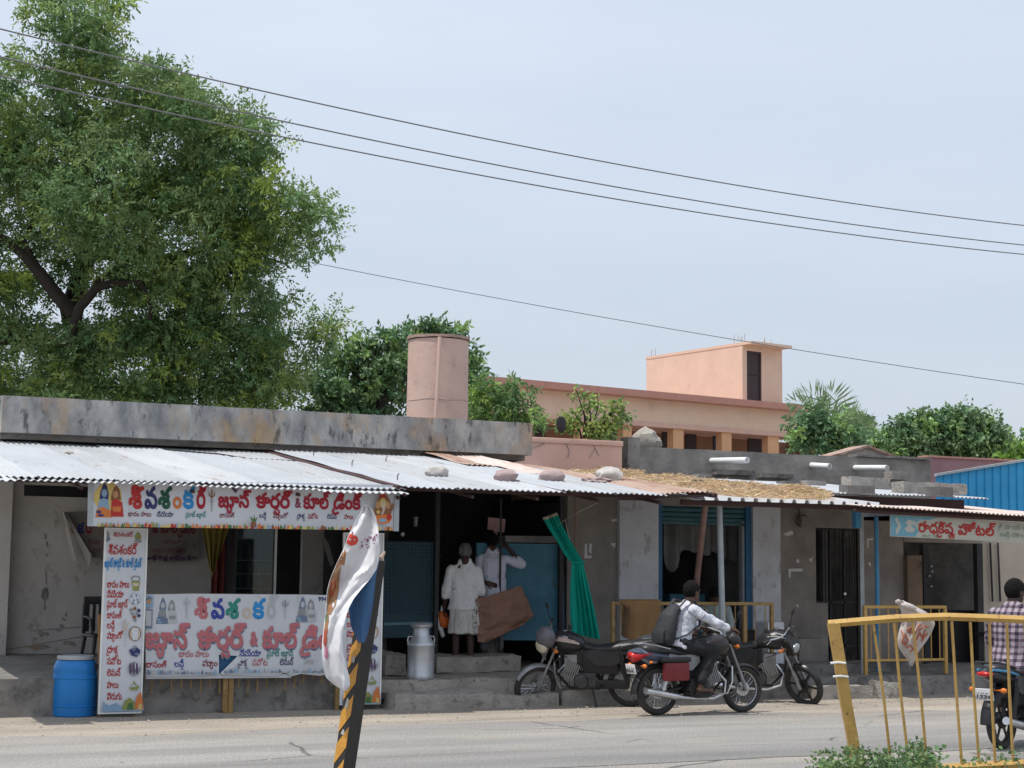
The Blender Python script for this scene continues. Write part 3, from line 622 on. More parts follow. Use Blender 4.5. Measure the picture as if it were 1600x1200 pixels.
t.part('rolled_shutter', sh, mat('teal_shutter', (.08, .19, .22), (.05, .13, .16), scale=3, rough=.6, stain=(.25, .3, .3), samt=.5, smin=.6))
# grille door and window
gr = MB(); xa, xb = X_(1275, YF), X_(1344, YF); xd = X_(1293, YF)
z0, z1 = zy(942, 1280), zy(825, 1300)
for k in range(9):
    x = xa+(xb-xa)*(k+.5)/9; gr.tube([(x, YF+.08, (z0 if x < xd else FL+.1)), (x, YF+.08, z1)], .009, 5)
for k in (0, 3.2, 6.1, 8.95): x = xa+(xb-xa)*k/9; gr.box(x, x+.03, YF+.06, YF+.1, (z0 if x < xd else FL+.08), z1)
gr.box(xd, xb, YF+.06, YF+.1, FL+.28, FL+.32); gr.box(xa, xb, YF+.06, YF+.1, z0-.01, z0+.03); gr.box(xa, xb, YF+.06, YF+.1, z1-.03, z1)
t.part('grille_door', gr, M['darksteel'])
lk = MB(); q = P(1320, 928, YF+.03); lk.ell(q, .03, .02, .045); t.part('padlock', lk, M['chrome'])
# torn paper and paint scars
pp = MB()
for pts in [[(914, 850), (917, 850), (918, 868), (925, 868), (924, 872), (913, 873)], [(921, 849), (925, 850), (924, 866), (920, 862)], [(955, 812), (964, 810), (965, 814), (957, 815)], [(954, 849), (962, 848), (961, 856), (957, 853)],
            [(1232, 889), (1254, 888), (1253, 893), (1236, 893), (1235, 904), (1233, 902)], [(1224, 834), (1238, 829), (1240, 835), (1230, 838)], [(1244, 875), (1248, 873), (1249, 879), (1246, 880)], [(1264, 874), (1270, 871), (1268, 879)],
            [(1355, 842), (1364, 841), (1364, 844), (1357, 844), (1357, 856), (1355, 855)], [(1243, 945), (1247, 944), (1248, 950)], [(1356, 880), (1360, 878), (1361, 886)]]:
    pp = MB(); poly(pts, YF-.004, .003, pp); t.part('torn_paper', pp, M['white'])
bx = MB(); q = P(1258, 812, YF-.08); bx.box(q.x-.07, q.x+.07, YF-.09, YF-.001, q.z-.12, q.z+.06, .01); t.part('meter_box', bx, M['render_brown'])
wr = MB(); wr.tube([P(1243, 785, YF-.05), P(1250, 800, YF-.05), P(1244, 815, YF-.04), P(1248, 822, YF-.03)], .01, 5); wr.tube([P(1233, 788, YF-.3), P(1249, 796, YF-.05)], .008, 5); t.part('loose_wire', wr, M['black'])
# shop interior things on view: shelves
mb = MB(); xa, xb = X_(1040, 25), X_(1160, 25)
for py in (905, 940, 975): z = PZ(1100, py, 25.2); mb.box(xa, xb, 25.2, 25.7, z-.02, z+.02)
mb.box(xa, xa+.04, 25.2, 25.7, FL, 2.2); mb.box(xb-.04, xb, 25.2, 25.7, FL, 2.2)
solo('shelf_rack', mb, M['darkwood'], 'dark shelf rack at the back of the blue-framed shop', 'shelf')
r3 = random.Random(5)
for k in range(7):
    x = xa+.15+(xb-xa-.3)*k/6; z = PZ(1100, (905 if k % 2 else 940), 25.2)+.022; h_ = .15+.1*r3.random(); mb = MB()
    if k % 3: mb.lathe([(.01, 0), (.07, 0), (.075, h_*.2), (.075, h_*.75), (.05, h_*.9), (.05, h_), (.01, h_)], (x, 25.4, z), 12)
    else: mb.box(x-.1, x+.1, 25.28, 25.55, z, z+h_, .01)
    o = solo('storage_tin' if k % 3 else 'carton', mb, M['soot2'] if k % 3 else M['browncloth'], ['dim carton at the left end of the shop shelf rack', 'dim tin just right of the leftmost carton on the shop rack', 'third container from the left on the shop rack, on the upper shelf', 'dim carton in the middle of the shop shelf rack', 'dim tin right of the middle carton on the shop rack', 'second container from the right end of the shop rack', 'dim carton at the right end of the shop shelf rack'][k], 'container', 'containers on the shop shelf' if k % 3 else 'cartons on the shop shelf')
mb = MB(); xa, xb = X_(1037, 23.4), X_(1092, 23.4); mb.box(xa, xb, 23.2, 23.6, FL, PZ(1060, 928, 23.2), .01); solo('counter', mb, M['teal'], 'low teal counter inside the blue-framed shop', 'counter')
cs = MB(); q0 = PX(1037, 22.85); q1 = PX(1158, 22.85)
cs.grid(lambda u, v: (q0+(q1-q0)*u, 22.85+.06*math.sin(u*31), 2.62-(.62+.32*noise.noise(Vector((u*5, 1, 0)))+.1*math.sin(u*9))*v-.04*math.sin(u*23)), 60, 8, (0, .006, 0))
solo('hanging_cloth', cs, mat('grimy_grey_cloth', (.27, .27, .265), (.15, .15, .15), scale=2, rough=.95), 'grimy grey cloth hanging inside the blue-framed shop', 'cloth')

# sheet roof with profiled ribs and straw
t = Thing('sheet_roof', 'profiled white-edged sheet roof below the straw', 'roof', (X_(1075, 19.4), 19.4, 0))
xa, xb = X_(1072, 19.4), X_(1372, 19.4); mb = MB(); n = 15
def prof(u):
    f = (u*n) % 1
    return .045 if f < .22 else (.045*(1-(f-.22)/.06) if f < .28 else (0 if f < .94 else .045*(f-.94)/.06))
mb.grid(lambda u, v: (xa+(xb-xa)*u, 19.35+6.5*v, 2.70+.66*v+prof(u)), n*16, 4, (0, 0, -.006)); t.part('profiled_sheet', mb, M['tin_edge'])
mb = MB()
for y in (19.5, 21.2): mb.box(xa, xb, y, y+.05, 2.62+.66*(y-19.35)/6.5, 2.685+.66*(y-19.35)/6.5)
t.part('purlin', mb, M['tin_under'])
# straw
def straw(n, seed):
    r = np.random.RandomState(seed); xs0, xs1 = X_(985, 22.5), X_(1332, 19.6)
    X = []; 
    vs = np.zeros((n, 4, 3)); tint = np.zeros((n, 4, 4)); tint[:, :, 3] = 1
    k = 0
    while k < n:
        x = r.uniform(xs0, xs1+1.5); y = r.uniform(19.55, 25.4); xf = X_(1318, 19.6)
        # right margin runs back along the sheet, ragged
        if x > xf+.35*noise.noise(Vector((y*1.3, 3, 0)))-.02*(y-19.5): continue
        if x < X_(1112, 19)+.1 and y < 25.4: continue
        if noise.noise(Vector((x*.8, y*.8, 4))) < -.42: continue
        h = .05+.10*max(0, noise.noise(Vector((x*1.4, y*1.4, 9)))+.5)
        z = 2.745+.66*(y-19.35)/6.5+r.uniform(0, 1)*h
        a = r.uniform(0, math.pi); L = r.uniform(.08, .24); d = np.array([math.cos(a), math.sin(a), r.uniform(-.35, .35)])*L/2
        s = np.array([-math.sin(a)*.3, math.cos(a)*.3, .9])*r.uniform(.0035, .008)
        c = np.array([x, y, z]); vs[k] = [c-d-s, c+d-s*.4, c+d+s*.4, c-d+s]
        tint[k, :, :3] = r.uniform(.55, 1.25)*np.array([1, r.uniform(.9, 1), r.uniform(.75, 1)]); k += 1
    return vs, tint
def quads(name, vs, tint, m):
    n = len(vs); me = bpy.data.meshes.new(name); me.vertices.add(n*4); me.loops.add(n*4); me.polygons.add(n)
    me.vertices.foreach_set('co', vs.reshape(-1).astype(np.float32)); me.loops.foreach_set('vertex_index', np.arange(n*4, dtype=np.int32))
    me.polygons.foreach_set('loop_start', np.arange(0, n*4, 4, dtype=np.int32)); me.polygons.foreach_set('loop_total', np.full(n, 4, dtype=np.int32))
    at = me.color_attributes.new('tint', 'FLOAT_COLOR', 'POINT'); at.data.foreach_set('color', tint.reshape(-1).astype(np.float32))
    me.materials.append(m); me.update(); me.validate(); return me
vs, ti = straw(30000, 3)
b = Vector(vs.reshape(-1, 3).mean(axis=0)); o = link('straw', quads('straw', vs-np.array(b), ti, M['straw']), None, b); props(o, 'dry golden straw spread over the flat shop roof', 'straw', None, 'stuff')
SR = (19.35, 2.74, 25.85, 3.40)
def block(label, px, py, wpx, hpx, m=None, pl=SR, rot=0, name='cement_block', cat='block', dz=0, seed=1, depth=.22, amp=.008, up=0):
    q = on_plane(px, py, *pl); k = (q-Vector((0, 0, CH))).dot(_f)/FPX; L, H = wpx*k, hpx*k
    v, f = rough_block(-L/2, L/2, 0, depth, 0, H, seed, amp=amp, cell=.07)
    Mx = Matrix.Translation(q+Vector((0, 0, up))) @ Matrix.Rotation(R(rot), 4, 'Z'); mb = MB(); mb.add([Mx @ Vector(p) for p in v], f)
    return solo(name, mb, m or M['block'], label, cat)
block('square block on the straw beside the rusty sheets', 1023, 752, 24, 17, rot=-15, seed=3)
block('grey block half buried in straw, left front', 1098, 765, 34, 15, rot=8, seed=5)
block('small brown block behind the front grey block in straw', 1102, 750, 24, 9, M['stone'], seed=6)
block('flat pale slab resting on straw near the tin sheets', 1239, 762, 34, 10, rot=5, seed=7)
block('brown stone block between flat slab and tin sheets', 1276, 763, 36, 12, M['stone'], seed=8)
block('long grey stone at the back of the straw', 1150, 742, 70, 8, M['concrete'], seed=21, depth=.3)
block('flat stone at the back of the straw by the grey parapet', 1215, 747, 60, 7, M['concrete'], seed=22, depth=.3)
block('jagged stone at the upper left corner of the straw', 992, 748, 48, 9, M['stone'], seed=23, depth=.3)

# ------------------------------------------------------------------ RIGHT SHOP
t = Thing('right_shop_building', 'smoke-blackened hotel front with beige wall at the right edge', 'building', (X_(1412, YF), YF, 0))
mb = MB(); wbox(mb, 1536, 1760, FL, 2.75); t.part('wall', mb, mat('beige_plaster', (.50, .44, .37), (.42, .36, .30), scale=1.5, rough=.9, stain=(.2, .17, .14), samt=.5, smin=.62))
mb = MB(); wbox(mb, 1413, 1536, zy(848, 1470), 2.75, YF+.002, .2); t.part('lintel', mb, M['render_brown'])
mb = MB(); wbox(mb, 1418, 1441, FL+.0, zy(868, 1430), YF-.1, .3); t.part('mud_column', mb, mat('mud_plaster', (.27, .19, .13), (.15, .12, .095), scale=3, rough=.95, stain=(.06, .05, .045), samt=.8, smin=.55, sscale=3))
mb = MB(); wbox(mb, 1443, 1452, FL, zy(850, 1450), YF-.02, .1); t.part('post', mb, M['soot'])
mb = MB(); wbox(mb, 1527, 1536, FL, zy(850, 1530), YF-.02, .1); t.part('post', mb, M['soot'])
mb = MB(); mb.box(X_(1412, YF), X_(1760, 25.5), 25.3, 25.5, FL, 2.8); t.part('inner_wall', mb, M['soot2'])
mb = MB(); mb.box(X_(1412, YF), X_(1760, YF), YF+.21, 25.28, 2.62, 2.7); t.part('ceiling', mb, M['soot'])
mb = MB(); wbox(mb, 1540, 1575, FL+.45, FL+.52, 21.9, .3); mb.box(X_(1450, 23), X_(1530, 23), 22.7, 23.3, FL, FL+.85, .02)
t.part('cooking_ledge', mb, M['soot'])
for px in (1549, 1561):
    mb = MB(); mb.tube([P(px-2, 848, YF-.05), P(px+2, 940, YF-.05)], .018, 6); t.part('conduit', mb, M['darksteel'])
mb = MB()
for (x, y) in [(1455, 885), (1456, 893), (1455, 916), (1452, 900)]: mb.ell(P(x, y, YF-.05), .025, .02, .02)
t.part('door_fittings', mb, M['palegrey'])
# its awnings
t = Thing('pale_rust_awning', 'pale rust-streaked tin awning above the hotel sign', 'tin awning', (X_(1348, 19), 19, 0))
xa, xb = X_(1346, 19), X_(1760, 19)
mb = sheet((xa, 19.0, 2.675), (xb, 18.9, 2.56), (xb, 23, 2.93), (xa, 23, 3.0), seed=22, wob=.015); t.part('corrugated_sheet', mb, M['pinkrust'])
mb = MB()
for y in (19.15, 21, 22.8): mb.tube([(xa, y, 2.60+.085*(y-19)), (xb, y, 2.49+.09*(y-19))], .025, 6)
t.part('purlin', mb, M['tin_under'])
t = Thing('upper_tin_sheet', 'white tin sheet weighted with blocks above the hotel awning', 'tin awning', (X_(1324, 20.5), 20.5, 0))
xa, xb = X_(1310, 20.5), X_(1547, 20.5)
mb = sheet((xa, 20.5, 2.93), (xb, 20.5, 2.93), (xb, 25.2, 3.36), (xa, 25.2, 3.36), seed=25); t.part('corrugated_sheet', mb, M['tin'])
mb = MB(); mb.box(xa+.05, xb-.3, 20.72, 20.76, 2.72, 2.90); t.part('fascia', mb, M['tin_under'])
UP = (20.5, 2.945, 25.2, 3.375)
block('dark double cement block, left one on the upper white sheet', 1346, 773, 52, 14, pl=UP, seed=11)
block('dark double cement block, right one on the upper white sheet', 1469, 775, 52, 14, pl=UP, seed=12)
block('thin brown stone behind the left double block', 1361, 763, 74, 17, M['stone'], pl=UP, seed=14, depth=.3, amp=.02)
block('long brown stone course behind the right double block', 1462, 772, 124, 18, M['stone'], pl=UP, seed=15, depth=.3, amp=.02)
block('rounded stone perched on top of the stone course', 1407, 752, 32, 13, M['stone'], pl=UP, seed=16, depth=.25, amp=.04, up=.03)
# light blue post, pipe
t = Thing('awning_post', 'pale blue-grey square post with a blue box at its top', 'post', (X_(1347, 20.2), 20.2, FL))
mb = MB(); a = P(1346, 790, 20.2); b = P(1348, 950, 20.2); mb.tube([(b.x, 20.2, FL), (a.x, 20.2, a.z)], .035, 4); t.part('post', mb, M['palegrey'])
mb = MB(); q = P(1340, 810, 20.2); mb.box(q.x-.05, q.x+.04, 20.17, 20.27, q.z-.14, q.z+.15, .005); t.part('box', mb, M['skypaint'])
mb = MB(); a = P(1369, 808, 20.6); b = P(1371, 945, 20.6)
mb.tube([(b.x, 20.6, FL), (b.x, 20.6, b.z), (a.x, 20.6, a.z), (a.x, 20.6, a.z+.02)], [.035, .035, .032, .01], 10); mb.f = mb.f
solo('pipe_post', mb, M['skypaint'], 'round light blue pipe standing right of the square post', 'pipe')
mb = MB(); mb.tube([P(1103, 782, 19.6), P(1089, 905, 20.2), (P(1083, 960, 20.9).x, 20.9, .27)], [.04, .042, .042], 10); solo('prop_pole', mb, M['brownpipe'], 'leaning brown pipe propping the awning corner', 'pole')
mb = MB(); a = P(1124, 790, 19.9); mb.tube([a, (P(1131, 985, 19.9).x, 19.9, FL)], .042, 10); solo('prop_pole', mb, M['palegrey'], 'pale grey pipe pole standing in front of the blue-framed shop', 'pole')
mb = MB(); a = P(900, 779, 20.45); mb.tube([a, (a.x, 20.45, .33)], .02, 8); solo('prop_pole', mb, M['planks'], 'thin dull brown pole beside the green curtain', 'pole')
mb = MB(); mb.tube([P(935, 785, 19.5), P(905, 800, 19.6), P(883, 812, 20), P(870, 822, 20.2)], .0035, 5); mb.tube([P(883, 812, 20), P(888, 836, 20.1), P(893, 845, 20.1)], .003, 5); solo('tie_cord', mb, M['curtain_in'], 'thin slack cord tied above the green curtain', 'cord')

# ------------------------------------------------------------------ hotel sign
t = Thing('hotel_sign', 'faded cream and blue hotel banner hanging under the right awning', 'sign', P(1495, 845, 19.3))
YS = 19.25
mb = MB(); poly([(1391, 804), (1460, 807), (1530, 812), (1620, 818), (1740, 827), (1740, 856), (1600, 848), (1391, 838)], YS, .015, mb)
t.part('board', mb, mat('cream_faded_vinyl', (.50, .49, .42), (.42, .42, .37), scale=2, rough=.6, stain=(.26, .24, .2), samt=.3, smin=.62))
mb = MB(); poly([(1392, 805), (1420, 806.5), (1438, 812), (1428, 820), (1436, 830), (1430, 838.6), (1392, 837)], YS-.003, .002, mb); poly([(1420, 806), (1470, 809), (1445, 813)], YS-.0025, .002, mb)
t.part('blue_corner', mb, flat('faded_cyan_print', (.16, .38, .48)))
mb = MB(); poly([(1398, 810), (1402, 808), (1404, 815), (1408, 822), (1404, 832), (1401, 836), (1399, 828), (1403, 822)], YS-.006, .002, mb); poly([(1414, 816), (1420, 812), (1432, 815), (1430, 818), (1423, 822), (1431, 827), (1426, 832), (1417, 831), (1413, 826), (1419, 821)], YS-.006, .002, mb)
poly([(1396, 811), (1402, 818), (1409, 813), (1403, 820)], YS-.0065, .002, mb)
t.part('printed_emblem', mb, flat('pale_print', (.50, .50, .45)))
RED = flat('red_print', (.46, .03, .025)); REDF = flat('faded_red_print', (.50, .13, .13)); DKRED = flat('dark_red_print', (.33, .02, .03))
mb = MB(); word(mb, 'రాధక్రిష్ణ', (1435, 831), (1491, 834), 13, YS, .035); word(mb, 'హోటల్', (1497, 835), (1556, 837.5), 13, YS, .045)
t.part('lettering', mb, RED)
mb = MB(); word(mb, 'శ్రీ సాయి టిఫిన్ సెంటర్ నందు', (1560, 826), (1680, 832), 5.5, YS, .0); word(mb, 'అన్ని రకాల వంటలు లభించును', (1562, 838), (1680, 845), 5.5, YS, .0); word(mb, 'సెల్ నెం', (1440, 839), (1470, 841), 3, YS, 0)
t.part('small_lettering', mb, flat('faded_green_print', (.22, .30, .24)))

# ------------------------------------------------------------------ far buildings
class Frame:
    """far building laid out along its own facade direction"""
    def __init__(s, A, B):
        s.A = Vector(A); s.u = (Vector(B)-s.A); s.u.z = 0; s.u.normalize(); s.n = Vector((-s.u.y, s.u.x, 0))   # n points away from the camera
        s.M = Matrix((s.u, s.n, Vector((0, 0, 1)))).transposed().to_4x4(); s.M.translation = Vector((s.A.x, s.A.y, 0))
    def loc(s, px, py, back=0):
        d = ray(px, py); o = Vector((0, 0, CH)); p0 = s.A+s.n*back
        t = (p0-o).dot(s.n)/d.dot(s.n); q = o+d*t; return (q-s.A).dot(s.u), q.z
A = D(752, 588, 66); zt = A.z
d = ray(1288, 637); tt = (zt-CH)/d.z; B = Vector((0, 0, CH))+d*tt
F = Frame(A, B)
t = Thing('peach_building', 'peach-coloured two-storey building with dusky pink eave and stair tower', 'building', (A.x, A.y, 0))
uR = F.loc(1288, 640)[0]; uW = F.loc(1272, 660)[0]; zb_ = F.loc(1100, 664, .5)[1]; z2 = zt-.28
mb = MB(); mb.box(-.4, uR, -.3, 9, z2, zt, M4=F.M); t.part('eave_slab', mb, M['maroonband'])
zb_ = F.loc(1272, 680, .3)[1]
mb = MB(); mb.box(0, uW, .3, .55, zb_, z2-.004, M4=F.M); t.part('upper_wall', mb, M['peach'])
mb = MB(); mb.box(0, uW, .25, .6, zb_-.18, zb_-.003, M4=F.M); mb.box(0, uW, 2.6, 8.5, zb_-.18, zb_-.003, M4=F.M); mb.box(0, uW, .62, 2.6, zb_-.12, zb_-.03, M4=F.M); t.part('lintel', mb, M['pink'])
for (a, b) in [(905, 918), (974, 987), (1052, 1068), (1128, 1143), (1200, 1217)]:
    ua, ub = F.loc(a, 690, .35)[0], F.loc(b, 690, .35)[0]; mb = MB(); mb.box(ua, ub, .35, .75, 0, zb_-.185, M4=F.M); t.part('column', mb, M['orangepost'])
ue = F.loc(1224, 690, 3)[0]
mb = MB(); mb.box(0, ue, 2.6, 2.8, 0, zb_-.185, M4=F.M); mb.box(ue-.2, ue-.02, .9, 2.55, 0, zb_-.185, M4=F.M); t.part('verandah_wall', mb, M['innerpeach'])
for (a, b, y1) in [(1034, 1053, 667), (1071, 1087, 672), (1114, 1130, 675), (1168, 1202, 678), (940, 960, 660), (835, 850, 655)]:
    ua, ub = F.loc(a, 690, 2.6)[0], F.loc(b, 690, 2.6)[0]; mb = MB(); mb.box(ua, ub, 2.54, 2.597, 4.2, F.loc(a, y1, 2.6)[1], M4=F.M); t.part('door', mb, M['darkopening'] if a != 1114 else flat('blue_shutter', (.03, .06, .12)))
# ground floor below, hidden but real
mb = MB(); mb.box(0, uW, .3, 2.5, 3.6, 3.8, M4=F.M); t.part('floor_slab', mb, M['peach'])
# stair tower
u0, zt1 = F.loc(1160, 535, .9); u1 = F.loc(1222, 545, .9)[0]
A2 = F.M @ Vector((u0, .9, 0))
# length of the left face back from the corner
d = ray(1010, 560); o = Vector((0, 0, CH)); nrm = F.u; tt = (A2-o).dot(nrm)/d.dot(nrm); q = o+d*tt; dep = (q-A2).dot(F.n)
mb = MB(); ud0, ud1 = F.loc(1167, 580, .9)[0], F.loc(1190, 580, .9)[0]; zd = F.loc(1178, 549, .9)[1]; zt1 -= .12
mb.box(u0, ud0, .9, 1.1, zt, zt1, M4=F.M); mb.box(ud1, u1, .9, 1.1, zt, zt1, M4=F.M); mb.box(ud0, ud1, .9, 1.1, zd, zt1, M4=F.M)
mb.box(u0, u1, 1.1, .9+dep, zt, zt1, M4=F.M); t.part('stair_tower', mb, M['peach'])
mb = MB(); mb.box(ud0, ud1, .98, 1.09, zt, zd, M4=F.M); mb.box(ud0, ud0+.08, .93, .979, zt, zd-.09, M4=F.M); mb.box(ud1-.08, ud1, .93, .979, zt, zd-.09, M4=F.M); mb.box(ud0, ud1, .93, .979, zd-.08, zd, M4=F.M); mb.box(ud0+.09, ud1-.09, .94, .979, zt+1.35, zt+1.41, M4=F.M); t.part('door', mb, M['darkopening'])
ux = F.loc(1233, 545, .5)[0]
mb = MB(); mb.box(u0-.02, ux, .3, .9+dep+.05, zt1+.003, zt1+.13, M4=F.M); t.part('tower_roof', mb, M['peach'])
mb = MB()
for (a, bk) in [(1014, dep), (1022, dep), (1153, 1.2), (1157, 1.6), (1160, 1.0), (1164, 1.3), (1168, 1.5), (1208, 1.2), (1213, 1.4), (1218, 1.1)]:
    if a < 1100: p0 = F.M @ Vector((u0+.15+(a-1014)*.03, .7+dep, zt1+.1))
    else: p0 = F.M @ Vector((u0+.1+(a-1153)*.03*1.0, bk+.1, zt1+.1))
    mb.tube([p0, p0+Vector((.02, 0, .38+.12*((a*7) % 3)/3))], .012, 5)
t.part('rebar_stub', mb, M['rust'])

t = Thing('water_tank', 'tall round pink water tank with a vertical pipe on the roof', 'water tank', (PX(683, 27.2), 27.2, 3.72))
c = P(683, 655, 27.2); k = (c-Vector((0, 0, CH))).dot(_f)/FPX; r_ = 48*k; zt_ = PZ(686, 534, 27.2); mb = MB(); mb.lathe([(.02, 0), (r_*1.01, 0), (r_, .7), (r_*.985, zt_-3.72), (.02, zt_-3.72+.02)], (c.x, c.y, 3.72), 48); t.part('tank_body', mb, M['tank_pink'])
mb = MB(); mb.lathe([(.02, 0), (r_*1.03, 0), (r_*1.03, .05), (.02, .07)], (c.x, c.y, zt_+.021), 40)
mb.v = [(v[0], v[1], v[2]+.012*noise.noise(Vector(v)*9)) for v in mb.v]; t.part('lid', mb, mat('tank_lid_plaster', (.42, .29, .24), (.30, .22, .19), scale=5, rough=.95, bump=.6))
mb = MB(); yy = c.y-r_*.98
mb.tube([(P(686, 536, yy-.03).x, yy-.06, zt_-.0), (P(682, 600, yy).x, yy-.06, zt_-.75), (P(676, 655, yy).x, yy-.06, 3.7)], .035, 8); t.part('pipe', mb, M['tank_pink'])
for zz in (.45, .95): 
    mb = MB(); mb.tube([(c.x+(r_+.0)*math.cos(a), c.y+(r_+.0)*math.sin(a), 3.72+zz+.01*math.sin(a*5)) for a in [R(180+10*i) for i in range(19)]], .006, 5, caps=False); t.part('joint_seam', mb, M['sack'])

t = Thing('blue_shed', 'bright blue corrugated sheet shed at the right edge behind the roofs', 'shed', (PX(1465, 28), 28, 0))
xa, xb = PX(1463, 28), PX(1760, 28); za, zb2 = PZ(1463, 743, 28), PZ(1760, 694, 28); mb = MB(); n = 24
def ribs(u):
    f = (u*n) % 1; return .035 if f < .12 else 0
mb.grid(lambda u, v: (xa+(xb-xa)*u, 28-ribs(u), 0+(za+(zb2-za)*u)*v), n*16, 1, (0, .01, 0)); t.part('sheet_wall', mb, M['bluesheet'])
mb = MB(); mb.prism([(xa-.03, 27.9, za-.02), (xb, 27.9, zb2-.02), (xb, 27.9, zb2+.03), (xa-.03, 27.9, za+.03)], (0, .09, 0)); t.part('roof_edge', mb, M['palegrey'])
t = Thing('mauve_wall', 'dull mauve wall behind the blue shed', 'wall', (PX(1457, 33), 33, 0))
mb = MB(); mb.box(PX(1452, 33), PX(1610, 33), 33, 33.3, 0, PZ(1500, 717, 33)); t.part('wall', mb, M['mauve'])
mb = MB(); mb.box(PX(1452, 33)-.03, PX(1610, 33), 32.95, 33.35, PZ(1500, 717, 33)+.003, PZ(1500, 714, 33)); t.part('coping', mb, M['maroonband'])
t = Thing('gabled_shed', 'small gabled roof peeking over the grey parapet', 'shed', (PX(1357, 34), 34, 0))
mb = MB(); mb.prism([P(1296, 716, 34), P(1357, 698, 34), P(1405, 716, 34), P(1405, 760, 34), P(1296, 760, 34)], (0, .6, 0)); t.part('wall', mb, M['stone'])
a, b, c_ = P(1288, 715, 33.9), P(1357, 695, 33.9), P(1412, 716, 33.9); mb = MB(); mb.prism([a, b, b-Vector((0, 0, .06)), a-Vector((0, 0, .06))], (0, .7, 0)); mb.prism([b, c_, c_-Vector((0, 0, .06)), b-Vector((0, 0, .06))], (0, .7, 0)); t.part('roof', mb, M['rust'])

# ------------------------------------------------------------------ wires
def wire(pts, label, sag=.15):
    A = D(*pts[0]); B = D(*pts[1]); n = 40; ps = [A.lerp(B, i/n)-Vector((0, 0, sag*4*(i/n)*(1-i/n))) for i in range(n+1)]
    solo('power_line', MB().tube(ps, .0085, 5), M['wire'], label, 'power line', 'overhead power lines')
wire([(-160, 5, 16.5), (1800, 371, 27)], 'uppermost of the overhead wires crossing the whole sky', .35)
wire([(-160, 50, 16.5), (1800, 400, 27)], 'second overhead wire from the top', .35)
wire([(-160, 82, 16.7), (1800, 414, 27.2)], 'third overhead wire, close below the second', .33)
wire([(330, 378, 38.5), (1800, 628, 36)], 'lowest overhead wire, starting behind the big tree and passing the stair tower', .2)

# ================================================================== STALL SIGNS
C = {'red': RED, 'fred': flat('faded_pinkish_red_print', (.50, .15, .17)), 'navy': flat('navy_print', (.03, .035, .14)), 'fnavy': flat('blue_print', (.035, .06, .33)), 'green': flat('dark_green_print', (.01, .085, .05)),
     'fgreen': flat('green_print', (.03, .24, .20)), 'orange': flat('orange_print', (.62, .19, .05)), 'blue': flat('bright_blue_print', (.02, .25, .60)), 'crimson': flat('crimson_print', (.36, .008, .025)),
     'tan': flat('pale_tan_print', (.56, .47, .40)), 'pale': flat('ghost_grey_print', (.46, .47, .49)), 'maroon': flat('maroon_print', (.22, .03, .06)), 'shadow': flat('slate_print', (.14, .19, .28)),
     'yel': flat('yellow_print', (.62, .48, .16)), 'skin': flat('tan_print', (.50, .27, .13)), 'brown': flat('brown_print', (.24, .10, .045)), 'grey': flat('grey_print', (.26, .27, .29)), 'wht': M['board'],
     'olive': flat('olive_print', (.26, .28, .08)), 'lblue': flat('pale_blue_print', (.25, .38, .52)), 'purple': flat('purple_print', (.10, .06, .13)), 'dgreen': flat('leaf_green_print', (.07, .16, .05))}
def blobpoly(cx, cy, rx, ry, n=10, seed=0, j=.15, a0=0):
    r = random.Random(seed); return [(cx+rx*(1+j*(r.random()-.5)*2)*math.cos(2*math.pi*i/n+a0), cy+ry*(1+j*(r.random()-.5)*2)*math.sin(2*math.pi*i/n+a0)) for i in range(n)]
class Print:
    """flat coloured ink shapes on a board, gathered into one mesh with its own materials"""
    def __init__(s, Y, f=lambda x, y: (x, y)): s.Y = Y; s.mb = MB(); s.mats = []; s.lay = 0; s.f = f
    def col(s, c):
        m = C[c]
        if m not in s.mats: s.mats.append(m)
        s.mb.mi = s.mats.index(m)
    def p(s, c, pts):
        s.col(c); s.lay += 1; poly([s.f(*q) for q in pts], s.Y-.002-.0006*s.lay, .0005, s.mb)
    def e(s, c, cx, cy, rx, ry, seed=0, j=.1, n=10): s.p(c, blobpoly(cx, cy, rx, ry, n, seed, j))
    def w(s, c, t, a, b, h, bold=.02): s.col(c); word(s.mb, t, s.f(*a), s.f(*b), h, s.Y, bold, .004)
